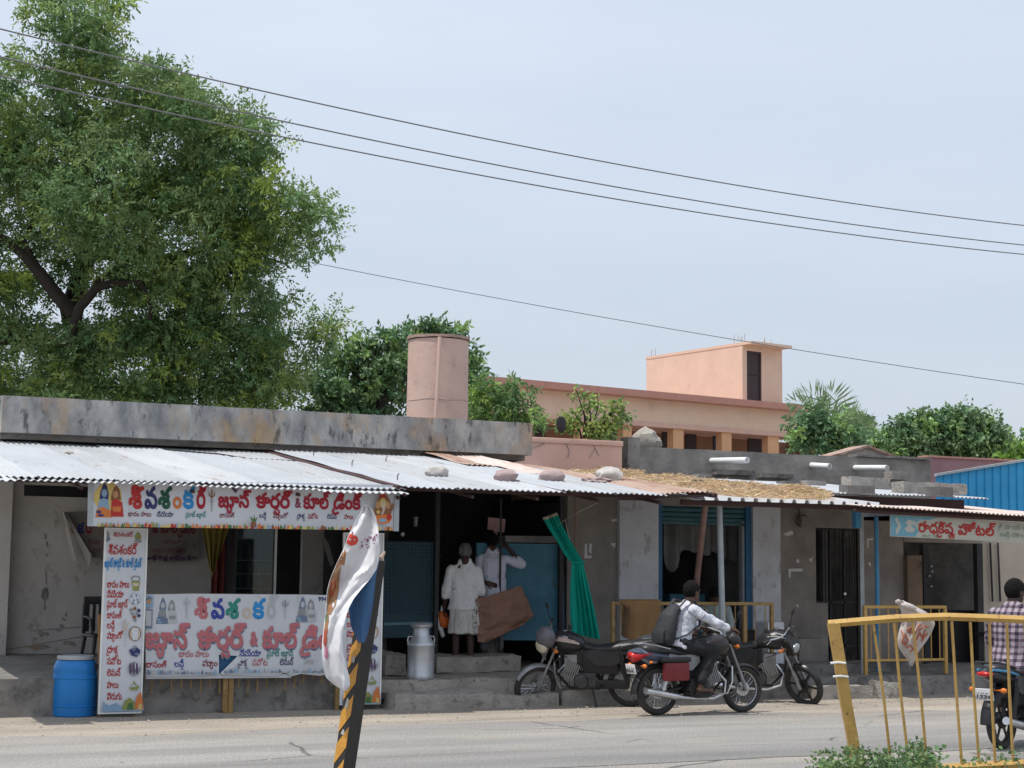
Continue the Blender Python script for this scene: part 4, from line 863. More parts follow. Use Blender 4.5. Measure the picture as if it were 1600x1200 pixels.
def figures(pr, x, y, k, faded=False):
    """two small seated figures, only as generic coloured shapes"""
    c = (lambda a, b: b if faded else a)
    if not faded: pr.e('yel', x+20*k, y+18*k, 22*k, 24*k, 1)
    pr.p(c('navy', 'shadow'), [(x+8*k, y+10*k), (x+12*k, y-2*k), (x+15*k, y-6*k), (x+18*k, y-1*k), (x+21*k, y+11*k), (x+20*k, y+20*k), (x+7*k, y+19*k)])
    pr.e(c('lblue', 'pale'), x+14.5*k, y+10*k, 4.2*k, 6*k, 2)
    pr.p(c('lblue', 'grey'), [(x+6*k, y+22*k), (x+13*k, y+17*k), (x+20*k, y+20*k), (x+23*k, y+42*k), (x+3*k, y+44*k)])
    pr.p(c('orange', 'shadow'), [(x+3*k, y+34*k), (x+12*k, y+30*k), (x+24*k, y+36*k), (x+26*k, y+46*k), (x+1*k, y+46*k)])
    pr.p(c('brown', 'grey'), [(x+25*k, y+12*k), (x+29*k, y+1*k), (x+33*k, y-1*k), (x+37*k, y+5*k), (x+39*k, y+20*k), (x+24*k, y+20*k)])
    pr.e(c('skin', 'pale'), x+31*k, y+12*k, 4*k, 5.5*k, 3)
    pr.p(c('red', 'pale'), [(x+25*k, y+21*k), (x+32*k, y+18*k), (x+41*k, y+24*k), (x+43*k, y+45*k), (x+24*k, y+45*k)])
    pr.p(c('orange', 'grey'), [(x+26*k, y+30*k), (x+40*k, y+30*k), (x+38*k, y+38*k), (x+27*k, y+37*k)])
    pr.e(c('navy', 'lblue'), x+6*k, y+38*k, 4*k, 2.5*k, 9); pr.e(c('navy', 'lblue'), x+9*k, y+43*k, 5*k, 2*k, 8)
def trident(pr, x, y, h, cols=('brown', 'grey')):
    a, b = cols
    pr.p(a, [(x-1, y), (x, y-h*.06), (x+1, y), (x+.9, y+h*.4), (x-.9, y+h*.4)])
    for s_ in (-1, 1): pr.p(a, [(x+s_*.8, y+h*.34), (x+s_*4.6, y+h*.27), (x+s_*5, y+h*.02), (x+s_*3.4, y+h*.16), (x+s_*3.2, y+h*.24), (x+s_*.8, y+h*.28)])
    pr.p(b, [(x-.7, y+h*.4), (x+.7, y+h*.4), (x+.6, y+h), (x-.6, y+h)]); pr.p(b, [(x-2.6, y+h*.5), (x+2.6, y+h*.5), (x, y+h*.6)])
# overhead board
Y0 = 19.02
t = Thing('overhead_sign', 'long white juice stall board with coloured lettering hanging from the left awning edge', 'sign', P(382, 826, Y0))
mb = MB(); poly([(144, 748), (624, 758), (622, 829), (141, 822)], Y0, .03, mb); t.part('board', mb, M['board'])
mb = MB(); poly([(616.5, 764), (624.5, 764), (623, 830), (615, 830)], Y0-.012, .011, mb); t.part('frame', mb, M['palegrey']); mb = MB(); poly([(138, 752), (147, 752), (145, 822.5), (136.5, 822)], Y0-.012, .011, mb); t.part('frame', mb, M['palegrey'])
pr = Print(Y0); figures(pr, 148, 760, 1.05)
for (c, ch, a, b) in [('red', 'శి', 201, 224), ('navy', 'వ', 226, 245), ('green', 'శ', 247, 268), ('orange', 'ం', 270, 283), ('blue', 'క', 286, 304), ('crimson', 'ర్', 307, 324)]:
    pr.w(c, ch, (a, 793.2), (b, 793.6), 25 if ch != 'ం' else 21, .05)
trident(pr, 331, 766, 33); pr.p('purple', [(361, 762), (374, 762), (368, 771)])
for (ch, a, b) in [('జ్యూస్', 341, 392), ('కార్నర్', 401, 456), ('కూల్', 474, 516), ('డ్రింక్', 521, 566)]: pr.w('crimson', ch, (a, 792+(a-341)*.016), (b, 792+(b-341)*.016), 17.5, .05)
pr.w('maroon', '&', (461, 793), (470, 793), 12, .04)
for (c, ch, a, b) in [('maroon', 'బాదం పాలు', 200, 236), ('navy', 'సేమియా', 245, 271), ('fgreen', 'ఫ్రూట్ జ్యూస్', 290, 322), ('maroon', 'బాసంతి', 343, 366), ('navy', 'లస్సీ', 405, 416), ('maroon', 'మ్యాంగో', 427, 450), ('navy', 'ద్రాక్ష', 464, 476), ('crimson', 'సపోట', 481, 497), ('navy', 'లెమన్', 511, 527), ('crimson', 'పాలు', 538, 552)]:
    pr.w(c, ch, (a, 806.5+(a-200)*.013), (b, 806.5+(b-200)*.013), 6, .02)
r4 = random.Random(12)
def fruit_strip(pr, x0, x1, yf, h, seed, faded=False, f=1):
    r = random.Random(seed); x = x0
    cs = ['lblue', 'shadow', 'pale', 'grey'] if faded else ['orange', 'yel', 'olive', 'brown', 'red', 'dgreen', 'orange', 'lblue', 'yel']
    while x < x1:
        w_ = r.uniform(2, 7)*f; hh = h*r.uniform(.35, 1); c = r.choice(cs); y = yf(x)
        if r.random() < .3: pr.p(c, [(x, y), (x+w_/2, y-hh), (x+w_, y)])
        else: pr.p(c, [(x, y), (x+.1*w_, y-hh*.7), (x+w_*.5, y-hh), (x+w_*.95, y-hh*.6), (x+w_, y)])
        x += w_*r.uniform(.6, 1.3)
fruit_strip(pr, 152, 612, lambda x: 822.6+(x-141)*.0135, 9, 5)
pr.p('brown', [(391, 823), (392, 816), (396, 813), (400, 816), (401, 823)]); pr.p('dgreen', [(393, 814), (391, 806), (396, 811), (397, 804), (399, 811), (403, 807), (400, 815)])
# seated elephant-headed emblem, simplified to coloured shapes
pr.p('brown', [(589, 786), (592, 775), (598, 770), (605, 774), (610, 783), (613, 796), (609, 812), (598, 818), (588, 812), (584, 798)])
pr.e('skin', 591, 789, 4, 6, 4); pr.e('skin', 606, 789, 4, 6, 5); pr.e('yel', 598.5, 786, 5, 8, 6); pr.p('tan', [(596, 784), (601, 784), (602, 795), (599, 803), (595, 804), (598, 797)])
pr.p('orange', [(584, 812), (588, 805), (611, 803), (613, 809), (609, 816), (599, 819), (589, 817)]); pr.e('lblue', 598, 813, 6, 3, 2); pr.e('red', 608, 808, 4, 5, 1); pr.e('yel', 591, 800, 3, 3, 7); pr.p('red', [(592, 775), (598, 769), (604, 775), (598, 778)])
pr.p('brown', [(611, 790), (614, 785), (616, 789), (613, 798)])
t.part('lettering', pr.mb, pr.mats, smooth=0)

# barrier the banner hangs on
def barrier(name, label, L, R_, Y, z0, ztop, nb, m, post_w=.05, extra=(), zr=None, group='yellow steel crowd barriers', foot=None, hang=False):
    t = Thing(name, label, 'barrier', ((L+R_)/2, Y, z0), group)
    mb = MB(); mb.box(L, R_, Y-.022, Y+.022, ztop-.045, ztop, .006); t.part('top_rail', mb, m)
    zr = zr if zr is not None else z0+.22
    if not hang: mb = MB(); mb.box(L+post_w+.002, R_-post_w-.002, Y-.02, Y+.02, zr-.035, zr, .005); t.part('bottom_rail', mb, m) if not hang else None
    for x in (L, R_-post_w): mb = MB(); mb.box(x, x+post_w, Y-.025, Y+.025, z0, ztop-.047, .006); t.part('post', mb, m)
    for x in extra: mb = MB(); mb.box(x-.03, x+.03, Y-.026, Y+.026, z0, ztop-.047, .006); t.part('post', mb, m)
    for i in range(nb):
        x = L+post_w+(R_-L-2*post_w)*(i+.5)/nb
        if any(abs(x-e) < .05 for e in extra): continue
        mb = MB(); mb.tube([(x, Y, zr+.002+(.18*rnd.random() if hang else 0)), (x, Y, ztop-.047)], .0085, 6); t.part('bar', mb, m)
    return t
YB = 19.6
b_ = barrier('crowd_barrier', 'yellow steel barrier carrying the torn white banner of the juice stall', PX(214, YB), PX(534, YB), YB, .0, 1.30, 21, M['yellowold'], extra=(PX(357.5, YB), PX(366, YB)), zr=None, hang=True)
# banner hung on the barrier
YN = 19.5
t = Thing('torn_banner', 'torn white juice stall banner with faded lettering tied to the yellow barrier', 'banner', P(385, 1056, YN))
def bshape():
    return [(227, 929), (300, 927.5), (400, 928.5), (480, 929), (541, 931), (541, 1054), (520, 1051), (500, 1056), (470, 1053), (455, 1057), (446, 1050), (430, 1057), (372, 1055), (344, 1053), (371, 1025), (342, 1023), (342, 1053), (300, 1056), (250, 1058), (228, 1057)]
mb = MB(); poly(bshape(), YN, .012, mb); t.part('sheet', mb, M['board2'])
mb = MB(); poly([(228, 1052), (455, 1053), (455, 1059), (228, 1061)], YN+.02, .01, mb); t.part('hem', mb, M['board2'])
mb = MB(); poly([(336, 1018), (378, 1018), (378, 1058), (336, 1058)], YN+.035, .012, mb); t.part('blue_backing', mb, flat('blue_tarpaulin', (.02, .10, .22)))
pr = Print(YN)
for (c, ch, a, b) in [('fred', 'శి', 304, 327), ('fnavy', 'వ', 330, 350), ('fgreen', 'శ', 353, 375), ('tan', 'ం', 379, 392), ('blue', 'క', 395, 414), ('pale', 'ర్', 417, 434)]:
    pr.w(c, ch, (a, 965.5), (b, 965.5), 23 if ch != 'ం' else 20, .05)
for (ch, a, b) in [('జ్యూస్', 227, 296), ('కార్నర్', 310, 384), ('కూల్', 410, 467), ('డ్రింక్', 472, 536)]:
    pr.w('shadow', ch, (a+.5, 1014.6), (b+.5, 1014.4), 25, .06)
    pr.col('fred'); word(pr.mb, ch, (a, 1012), (b, 1011.8), 25, YN-.004, .06)
pr.w('shadow', '&', (391.5, 1010), (402.5, 1010), 17, .05); pr.col('fred'); word(pr.mb, '&', (391, 1008), (402, 1008), 17, YN-.004, .05)
for (c, ch, a, b, y) in [('fred', 'బాదం పాలు', 279, 326, 1026.5), ('fnavy', 'సేమియా', 374, 408, 1025.5), ('fgreen', 'ఫ్రూట్ జ్యూస్', 417, 459, 1025.5), ('crimson', 'బాసంతి', 227.5, 260, 1043), ('fnavy', 'లస్సీ', 272, 287, 1042), ('maroon', 'మ్యాం', 316, 340, 1041), ('purple', 'ద్రాక్ష', 372, 386, 1040), ('fred', 'సపోట', 394, 418, 1040), ('navy', 'లెమన్', 437, 459, 1039), ('pale', 'పాలు', 475, 490, 1038)]:
    pr.w(c, ch, (a, y), (b, y-.2), 8, .02)
figures(pr, 243, 938, .80, True); figures(pr, 462, 937, .76, True); trident(pr, 292, 935, 32, ('pale', 'pale')); trident(pr, 446, 938, 28, ('grey', 'pale'))
pr.p('lblue', [(227, 931), (239, 931), (239, 949), (227, 949)]); pr.e('shadow', 233, 936.5, 4.4, 4.5, 3); pr.e('skin', 233, 940, 3.3, 4.5, 3)
pr.p('shadow', [(226.8, 952), (238.5, 952), (237.8, 982), (226.8, 982)]); pr.p('pale', [(227.5, 954), (236.8, 954), (236.2, 978), (227.5, 978)])
pr.w('navy', '994', (497, 939.5), (510, 939.5), 5.5, .03); pr.w('navy', '948', (527, 940.5), (541, 941), 5.5, .03)
fruit_strip(pr, 229, 338, lambda x: 1053.5, 9, 8, True, .9); fruit_strip(pr, 350, 535, lambda x: 1051.5-(.0 if x > 372 else 0), 8, 9, True, .9)
t.part('lettering', pr.mb, pr.mats, smooth=0)
pr = MB(); poly([(345, 1051), (371.5, 1025.5), (378, 1031), (362, 1046), (349, 1055)], YN-.012, .004, pr); t.part('folded_flap', pr, M['board'])

# standing menu panels
def menu_panel(label, f, Yp, corners, hs):
    q = P((corners[3][0]+corners[2][0])/2, corners[2][1], Yp)
    t = Thing('menu_panel', label, 'sign', (q.x, Yp, 0), 'tall white menu panels of the juice stall')
    dx = .02
    pts = [P(x, y, Yp) for x, y in corners]; x0, x1 = (pts[0].x+pts[3].x)/2, (pts[1].x+pts[2].x)/2; z1 = (pts[0].z+pts[1].z)/2; z0 = (pts[2].z+pts[3].z)/2
    mb = MB(); mb.box(x0+dx, x1-dx, Yp, Yp+.02, z0+dx, z1-dx); t.part('board', mb, M['board'])
    mb = MB(); mb.box(x0, x0+dx-.001, Yp-.008, Yp+.028, z0, z1); mb.box(x1-dx+.001, x1, Yp-.008, Yp+.028, z0, z1); mb.box(x0+dx, x1-dx, Yp-.008, Yp+.028, z0, z0+dx-.001); mb.box(x0+dx, x1-dx, Yp-.008, Yp+.028, z1-dx+.001, z1); t.part('frame', mb, M['pvc'])
    pr = Print(Yp, f)
    def W(c, ch, a, b, y, h, bold=.02): pr.w(c, ch, (a, y), (b, y), h*hs, bold)
    W('red', 'శివశంకర్', 177, 208, 838.5, 5); pr.e('grey', 168, 838, 4, 7, 4, .3); pr.e('shadow', 168, 843, 5, 3, 4, .4); pr.e('olive', 216, 838, 4.5, 7, 5, .3); pr.e('grey', 216, 845, 5, 3, 5, .3)
    W('red', 'శివశంకర్', 169, 215, 866, 11.5, .03); W('blue', 'జ్యూస్ కార్నర్ & కూల్ డ్రింక్', 163, 221, 886, 9.5, .05)
    for ch, b, y in [('బాదం పాలు', 202, 918), ('సేమియా', 193, 933.5), ('ఫ్రూట్ జ్యూస్', 200, 949), ('బాసంతి', 190, 966), ('లస్సీ', 179, 982), ('మ్యాంగో', 192, 998), ('ద్రాక్ష', 184, 1020), ('సపోట', 189, 1038), ('లెమన్', 189, 1056), ('పాలు', 185, 1075), ('పెరుగు', 190, 1093)]:
        W('red', ch, 167, b, y, 8.5, .03)
    e = pr.e
    e('grey', 212, 904, 8, 4.5, 1); e('wht', 212, 904.5, 5.5, 2.5, 1); pr.p('olive', [(205, 908), (219, 908), (217, 923), (208, 923)]); pr.p('tan', [(207, 911), (217, 911), (216, 916), (208, 916)])
    e('lblue', 211, 936, 9, 9.5, 2, .05); e('wht', 211, 936, 8.3, 8.6, 2, .05)
    for x, y in [(206, 932), (213, 931), (209, 938), (215, 937), (208, 942), (216, 941)]: e('shadow', x, y, 1.4, 1.8, int(x))
    for i, (x, y) in enumerate([(205, 953), (211, 951), (217, 954), (207, 959), (214, 958), (210, 964), (217, 962), (211, 969)]): e(['grey', 'brown', 'navy', 'grey'][i % 4], x, y, 2.6, 2.6, i, .3)
    e('brown', 211, 990, 9.5, 11.5, 3, .04, 16); e('tan', 211, 990, 8.2, 10, 3, .04, 16); pr.p('wht', [(206, 981), (216, 981), (215, 1000), (207, 1000)])
    e('navy', 211, 1019, 9, 7, 4, .25, 14); e('shadow', 209, 1015, 3, 2, 4); e('shadow', 214, 1022, 4, 2, 5); e('grey', 211, 1011, 3, 2, 6)
    e('grey', 210, 1045, 9.5, 10.5, 6, .08, 16); e('wht', 213, 1041, 5, 5, 7); 
    for x in (204, 209, 214): pr.p('purple', [(x-1.6, 1037), (x+1.2, 1036), (x+2.4, 1050), (x, 1054), (x-2, 1049)])
    pr.p('olive', [(202, 1075), (207, 1071), (210, 1063), (213, 1070), (218, 1073), (215, 1078), (206, 1078)]); pr.p('pale', [(204, 1074), (209, 1068), (214, 1073)])
    pr.p('lblue', [(160.5, 1112), (161, 1096), (170, 1103), (182, 1098), (192, 1107), (205, 1104), (224, 1100), (224.5, 1110)])
    pr.p('olive', [(190, 1109), (195, 1095), (203, 1090), (210, 1097), (213, 1109)]); pr.p('orange', [(210, 1108), (213, 1090), (220, 1080), (223, 1095), (224, 1108)]); pr.p('dgreen', [(198, 1109), (200, 1099), (207, 1098), (208, 1109)]); pr.p('yel', [(216, 1109), (217, 1100), (221, 1100), (222, 1109)])
    trident(pr, 196, 968, 42, ('tan', 'pale'))
    t.part('lettering', pr.mb, pr.mats, smooth=0)
    return t
def fl(x, y): return (x+.0, y)
menu_panel('tall white menu panel standing beside the blue drum', fl, 19.42, [(158, 824), (225.5, 826), (227, 1114), (159, 1116)], 1)
def fr_(x, y): return (534.5+(x-159)*.925, 832+(y-824)*.935)
menu_panel('tall white menu panel half hidden by the black and yellow striped post', fr_, 19.55, [(534, 832), (597.5, 833), (597.5, 1101), (534, 1101)], .93)
for px in (157, ):
    mb = MB(); mb.tube([P(155.5, 960, 19.6), (P(156, 1100, 19.6).x, 19.6, 0)], .018, 6); solo('wooden_stick', mb, M['wood'], 'orange wooden stick propped behind the left menu panel', 'stick')

# drum
q = G(121, 1121); mb = MB(); t = Thing('plastic_drum', 'blue plastic drum with pale lid standing by the roadside', 'drum', (q.x, q.y+.24, 0))
k = 18.9/FPX; r_ = 35.5*k; H = (1121-1033)*k*1.0; c = (q.x, q.y+.24, 0)
mb.lathe([(.02, 0), (r_*.90, 0), (r_*.95, .012), (r_*.965, H*.17), (r_*.985, H*.175), (r_*.99, H*.2), (r_*.955, H*.21), (r_*.97, H*.25), (r_*.985, H*.5), (r_*.965, H*.66), (r_*.99, H*.67), (r_*.99, H*.70), (r_*.955, H*.71), (r_*.94, H*.80), (r_*.955, H*.82), (r_*.94, H*.88), (r_*.86, H*.965), (r_*.80, H*.99), (.05, H)], c, 40)
t.part('body', mb, M['drum'])
mb = MB(); mb.lathe([(.02, 0), (r_*.80, 0), (r_*.82, .015), (r_*.80, .045), (r_*.60, .05), (.02, .045)], (c[0], c[1], H+.002), 36); t.part('lid', mb, M['palegrey'])
mb = MB(); mb.box(c[0]+r_*.72, c[0]+r_*.98, c[1]-r_*.62, c[1]-r_*.5, H*.85, H*.93, .01); mb.tube([(c[0]+r_*.9, c[1]-r_*.55, H*.9), (c[0]+r_*1.2, c[1]-r_*.5, H*.93), (c[0]+r_*1.25, c[1]-r_*.3, H*.92)], .012, 6); t.part('handle', mb, M['black'])

# milk can
q = P(657, 1056, 20.0); c = (q.x, 20.0, .33); k = 21.6/FPX; r_ = 21*k; H = 88*k
t = Thing('milk_can', 'tall pale aluminium milk can with two side handles and a wide lid', 'milk can', c)
mb = MB(); mb.lathe([(.02, 0), (r_*.97, 0), (r_, .02), (r_, .05), (r_*.97, .06), (r_*.98, H*.56), (r_*1.02, H*.575), (r_*1.02, H*.60), (r_*.95, H*.63), (r_*.72, H*.72), (r_*.60, H*.78), (r_*.585, H*.86), (.02, H*.86)], c, 32); t.part('body', mb, M['can'])
mb = MB(); mb.lathe([(.02, H*.862), (r_*.62, H*.862), (r_*.64, H*.885), (r_*.80, H*.91), (r_*.83, H*.935), (r_*.7, H*.965), (r_*.4, H*.98), (.02, H*.985)], c, 32, M4=None); t.part('lid', mb, M['can'])
for s_ in (-1, 1):
    mb = MB(); mb.tube([(c[0]+s_*r_*.70, c[1], c[2]+H*.73), (c[0]+s_*r_*.98, c[1], c[2]+H*.735), (c[0]+s_*r_*1.06, c[1], c[2]+H*.68), (c[0]+s_*r_*1.0, c[1], c[2]+H*.585)], .010, 6); t.part('handle', mb, M['can'])
mb = MB(); q = P(601, 1092, 19.8); mb.lathe([(.001, 0), (.05, 0), (.058, .008), (.062, .10), (.05, .11), (.05, -.0)], (0, 0, 0), 20, Matrix.Translation((q.x, q.y, .07)) @ Matrix.Rotation(R(90), 4, 'X')); 
solo('drain_pipe', mb, M['black'], 'black pipe mouth at the foot of the stone platform', 'pipe')

# juice stall inside
mb = MB(); t = Thing('old_banner', 'grimy old stall banner drooping on the back wall with a folded corner', 'banner', P(205, 873, 24.95)); YO = 24.95
poly([(98, 800), (170, 799), (240, 799), (312, 802), (311, 875), (262, 878), (232, 872), (180, 876), (142, 870)], YO, .02, mb); t.part('sheet', mb, M['oldboard'])
mb = MB(); mb.prism([P(97, 798, YO-.02), P(100, 800, YO-.14), P(119, 876, YO-.10), P(111, 872, YO-.03)], (0, .01, 0)); mb.prism([P(100, 799, YO-.03), P(103, 801, YO-.16), P(143, 868, YO-.12), P(139, 886, YO-.05)], (0, .01, 0)); t.part('curled_corner', mb, M['paperstone'])
pr = Print(YO)
for (c, ch, a, b) in [('orange', 'ం', 111, 118), ('fnavy', 'క', 121, 132), ('crimson', 'ర్', 134, 145), ('maroon', '& కూల్ డ్రింక్', 238, 307), ('maroon', 'సేమియా', 137, 157), ('maroon', 'బాసంతి', 257, 282), ('navy', 'లస్సీ', 220, 233)]:
    big = ch in ('ం', 'క', 'ర్', '& కూల్ డ్రింక్'); pr.w(c, ch, (a, 832 if big else 849), (b, 833 if big else 850), 13 if big else 5, .04 if big else .01)
for (ch, a, b) in [('ద్రాక్ష', 146, 157), ('పాలు', 237, 253), ('పెరుగు', 263, 284)]: pr.w('maroon', ch, (a, 863), (b, 863.5), 5, .01)
for i in range(9): pr.e('purple', 232+i*9, 873-(i % 3), 4, 2.5+(i % 2)*2, i, .4)
t.part('lettering', pr.mb, pr.mats, smooth=0)
def drape(name, label, cat, m, top, bot, Y, nu=30, nv=24, fold=.03, nf=5, sway=0):
    """hanging cloth between polyline top and bottom edges (pixel coordinates)"""
    def lerp(pl, u):
        x = u*(len(pl)-1); i = min(int(x), len(pl)-2); f = x-i; return (pl[i][0]*(1-f)+pl[i+1][0]*f, pl[i][1]*(1-f)+pl[i+1][1]*f)
    def fn(u, v):
        a, b = lerp(top, u), lerp(bot, u); q = P(a[0]*(1-v)+b[0]*v, a[1]*(1-v)+b[1]*v, Y)
        return q+Vector((0, fold*math.sin(2*math.pi*nf*u+1.5*noise.noise(Vector((u*3, v*1.5, 1))))*(.5+.5*v)+.02*noise.noise(q*3), 0))
    mb = MB(); mb.grid(fn, nu, nv, (0, .006, 0)); return solo(name, mb, m, label, cat)
drape('cloth_curtain', 'olive yellow cloth hanging as a point in the stall', 'cloth', M['yellowcloth'], [(314, 818), (338, 818), (362, 820)], [(327, 885), (332, 903), (341, 868)], 22.6, nf=4, fold=.04)
drape('red_cloth', 'dark red cloth hanging beside the glass fridge', 'cloth', M['redcloth'], [(330, 815), (366, 815)], [(330, 935), (364, 938)], 22.9, nf=3, fold=.03)
# fridge
xa, xb = PX(366, 22.4), PX(432, 22.4); t = Thing('glass_fridge', 'upright glass-door drinks fridge with shelves inside the stall', 'fridge', ((xa+xb)/2, 22.7, .43)); zt_ = 2.35
mb = MB(); mb.box(xa, xa+.04, 22.42, 23.0, .43, zt_); mb.box(xb-.04, xb, 22.42, 23.0, .43, zt_); mb.box(xa+.041, xb-.041, 22.96, 23.0, .43, zt_); mb.box(xa+.041, xb-.041, 22.42, 22.95, .43, .55); mb.box(xa+.041, xb-.041, 22.42, 22.95, zt_-.06, zt_); t.part('cabinet', mb, M['black'])
mb = MB(); mb.box(xb-.035, xb-.005, 22.385, 22.415, .5, zt_); t.part('door_edge', mb, M['pvc'])
mb = MB()
for py in (878, 899, 922): z = PZ(400, py-3, 22.5); mb.box(xa+.05, xb-.05, 22.47, 22.94, z-.012, z)
t.part('shelf', mb, M['palegrey'])
for i in range(9):
    x = xa+.1+(i % 3)*.14+.03; z = PZ(400, (875, 896, 919)[i//3], 22.5)+.004; mb = MB(); h_ = .20; mb.lathe([(.01, 0), (.035, 0), (.035, h_*.6), (.014, h_*.8), (.014, h_), (.01, h_)], (x, 22.6+.03*(i % 2), z), 10)
    solo('bottle', mb, [M['tealdark'], M['brownsheet'], M['teal']][i % 3], ['left', 'middle', 'right'][i % 3]+' bottle on the '+['top', 'middle', 'bottom'][i//3]+' shelf of the glass fridge', 'bottle', 'bottles in the glass fridge')
mb = MB(); mb.box(xa+.045, xb-.045, 22.425, 22.432, .56, zt_-.065); gm = mat('clear_glass', (.5, .6, .6), rough=.05, bump=0, spec=.6); nt_ = gm.node_tree; pb = nt_.nodes['Principled BSDF']; tr = N(nt_, 'ShaderNodeBsdfTransparent'); tr.inputs[0].default_value = (.55, .68, .68, 1); gs = N(nt_, 'ShaderNodeBsdfGlossy'); gs.inputs['Roughness'].default_value = .05; ms = N(nt_, 'ShaderNodeMixShader'); ms.inputs[0].default_value = .05; nt_.links.new(tr.outputs[0], ms.inputs[1]); nt_.links.new(gs.outputs[0], ms.inputs[2]); nt_.links.new(ms.outputs[0], nt_.nodes['Material Output'].inputs[0]); t.part('glass_door', mb, gm)
mb = MB(); mb.box(PX(472, 23.6), PX(505, 23.6), 23.6, 23.7, .43, 2.6); solo('partition_board', mb, M['whitewash'], 'pale grey partition board right of the fridge', 'partition')
mb = MB(); mb.prism([P(506, 838, 23.5), P(514, 850, 23.5), P(522, 880, 23.5), P(517, 885, 23.5), P(508, 858, 23.5)], (0, .02, 0)); solo('hanging_paper', mb, M['paperstone'], 'pale folded paper hanging in the dark gap behind the torn feather banner', 'paper')
mb = MB(); xa, xb = PX(228, 20.6), PX(530, 20.6); mb.box(xa, xb, 20.5, 21.2, 1.18, 1.22, .008)
for x in (xa+.05, (xa+xb)/2, xb-.05): mb.box(x-.03, x+.03, 20.55, 20.61, .435, 1.178); mb.box(x-.03, x+.03, 21.1, 21.16, .435, 1.178)
solo('stall_counter', mb, M['darkwood'], 'dark wooden counter behind the torn banner', 'counter')
for i, (m_, c_) in enumerate([(M['board2'], 'pale carton lid'), (M['paperstone'], 'thin white tray'), (M['sack'], 'pinkish printed box')]):
    mb = MB(); z = 1.222+.055*i; mb.box(PX(229, 20.8), PX(305-3*i, 20.8), 20.6, 21.0, z, z+.045, .006); solo('flat_box', mb, [M['sack'], M['board2'], M['paperstone']][i], ['lowest flat pinkish box of the stack on the stall counter', 'middle flat white box of the stack on the stall counter', 'topmost flat pale box of the stack on the stall counter'][i], 'box', 'flat boxes on the counter')
q = P(363, 928, 20.7); mb = MB(); mb.ell((q.x, 20.75, 1.27), .10, .09, .065, disp=.3, seed=3); solo('pink_bundle', mb, flat('pink_plastic', (.55, .16, .33)), 'small bright pink plastic bundle on the counter', 'bundle')
# black plastic chair
q = P(150, 1020, 21.2); t = Thing('plastic_chair', 'black plastic chair behind the menu panel', 'chair', (q.x+.12, 21.3, .43), rot=(0, 0, R(8)), world=False)
mb = MB(); mb.box(-.22, .22, -.22, .22, .40, .44, .015); t.part('seat', mb, M['black'])
mb = MB()
for i in range(5): mb.box(-.18+i*.08, -.14+i*.08, .195, .215, .46, .82)
mb.box(-.22, .22, .18, .235, .80, .90, .015); mb.box(-.23, -.185, .18, .235, .44, .81, .01); mb.box(.185, .23, .18, .235, .44, .81, .01); t.part('backrest', mb, M['black'])
for sx in (-1, 1):
    for sy in (-1, 1): mb = MB(); mb.tube([(sx*.19, sy*.19, .40), (sx*.235, sy*.235, 0)], [.028, .02], 6); t.part('leg', mb, M['black'])
    mb = MB(); mb.tube([(sx*.22, -.18, .43), (sx*.24, -.17, .62), (sx*.24, .0, .65), (sx*.23, .19, .64)], .018, 6); t.part('armrest', mb, M['black'])

# ================================================================== TEA SHOP
def pan(name, label, cat, pts, Y, th, m): mb = MB(); poly(pts, Y, th, mb); return solo(name, mb, m, label, cat)
t = Thing('mesh_panel', 'dark teal wire-mesh panel at the left of the tea shop', 'panel', P(640, 995, 21.6))
mb = MB(); poly([(598, 846), (683, 847), (684, 995), (599, 997)], 21.62, .03, mb); t.part('panel', mb, M['tealdark'])
mb = MB()
for i in range(15): a = P(600+i*5.8, 849, 21.6); b = P(600.5+i*5.8, 960, 21.6); mb.tube([a, b], .004, 4)
for i in range(19): a = P(599, 849+i*6, 21.6); b = P(684, 850+i*6, 21.6); mb.tube([a, b], .004, 4)
t.part('wire_mesh', mb, flat('teal_wire', (.06, .13, .16)))
mb = MB(); poly([(600, 973), (684, 971), (684, 974.5), (600, 977.5)], 21.6, .015, mb); t.part('rail', mb, flat('worn_pale_teal', (.12, .25, .30)))
t = Thing('metal_partition', 'faded blue sheet metal panel at the right of the tea shop doorway', 'panel', P(815, 1000, 21.6))
mb = MB(); poly([(745, 850), (880, 853), (882, 1001), (748, 1000)], 21.62, .04, mb); t.part('panel', mb, M['teal'])
mb = MB(); poly([(745, 848), (880, 850.5), (880, 856), (745, 853)], 21.6, .015, mb); poly([(745, 930), (880, 932), (880, 935), (745, 933)], 21.6, .015, mb); poly([(875, 857), (880, 857), (881.5, 1000), (877, 1000)], 21.6, .015, mb); t.part('stiffener', mb, M['teal'])
pan('dark_box', 'dark box shelf running along the top of the blue panel', 'shelf', [(790, 837), (880, 838), (880, 849), (790, 847)], 21.6, .3, M['soot2'])
for i, (x, w_, l) in enumerate([(686, 4, 'dark post left of the tea shop doorway'), (879.5, 3, 'dark post between blue panel and green curtain')]):
    mb = MB(); a = P(x, 775, 21.5); b = P(x+1, 1000, 21.5); mb.box(a.x-.03, a.x+.03, 21.52, 21.58, .33, a.z+.05); solo('post', mb, M['darksteel'], l, 'post')
mb = MB(); a = P(783, 780, 21.4); mb.tube([a, (a.x, 21.4, .34)], .016, 6); solo('thin_post', mb, M['darksteel'], 'thin dark rod in front of the pink paper notice', 'post')
pan('paper_notice', 'pinkish paper notice hanging in the dark doorway', 'notice', [(763, 808), (790, 811), (788, 832), (777, 831), (776, 850), (773, 850), (771, 829), (762, 827)], 22.2, .01, flat('pinkish_paper', (.52, .30, .30)))
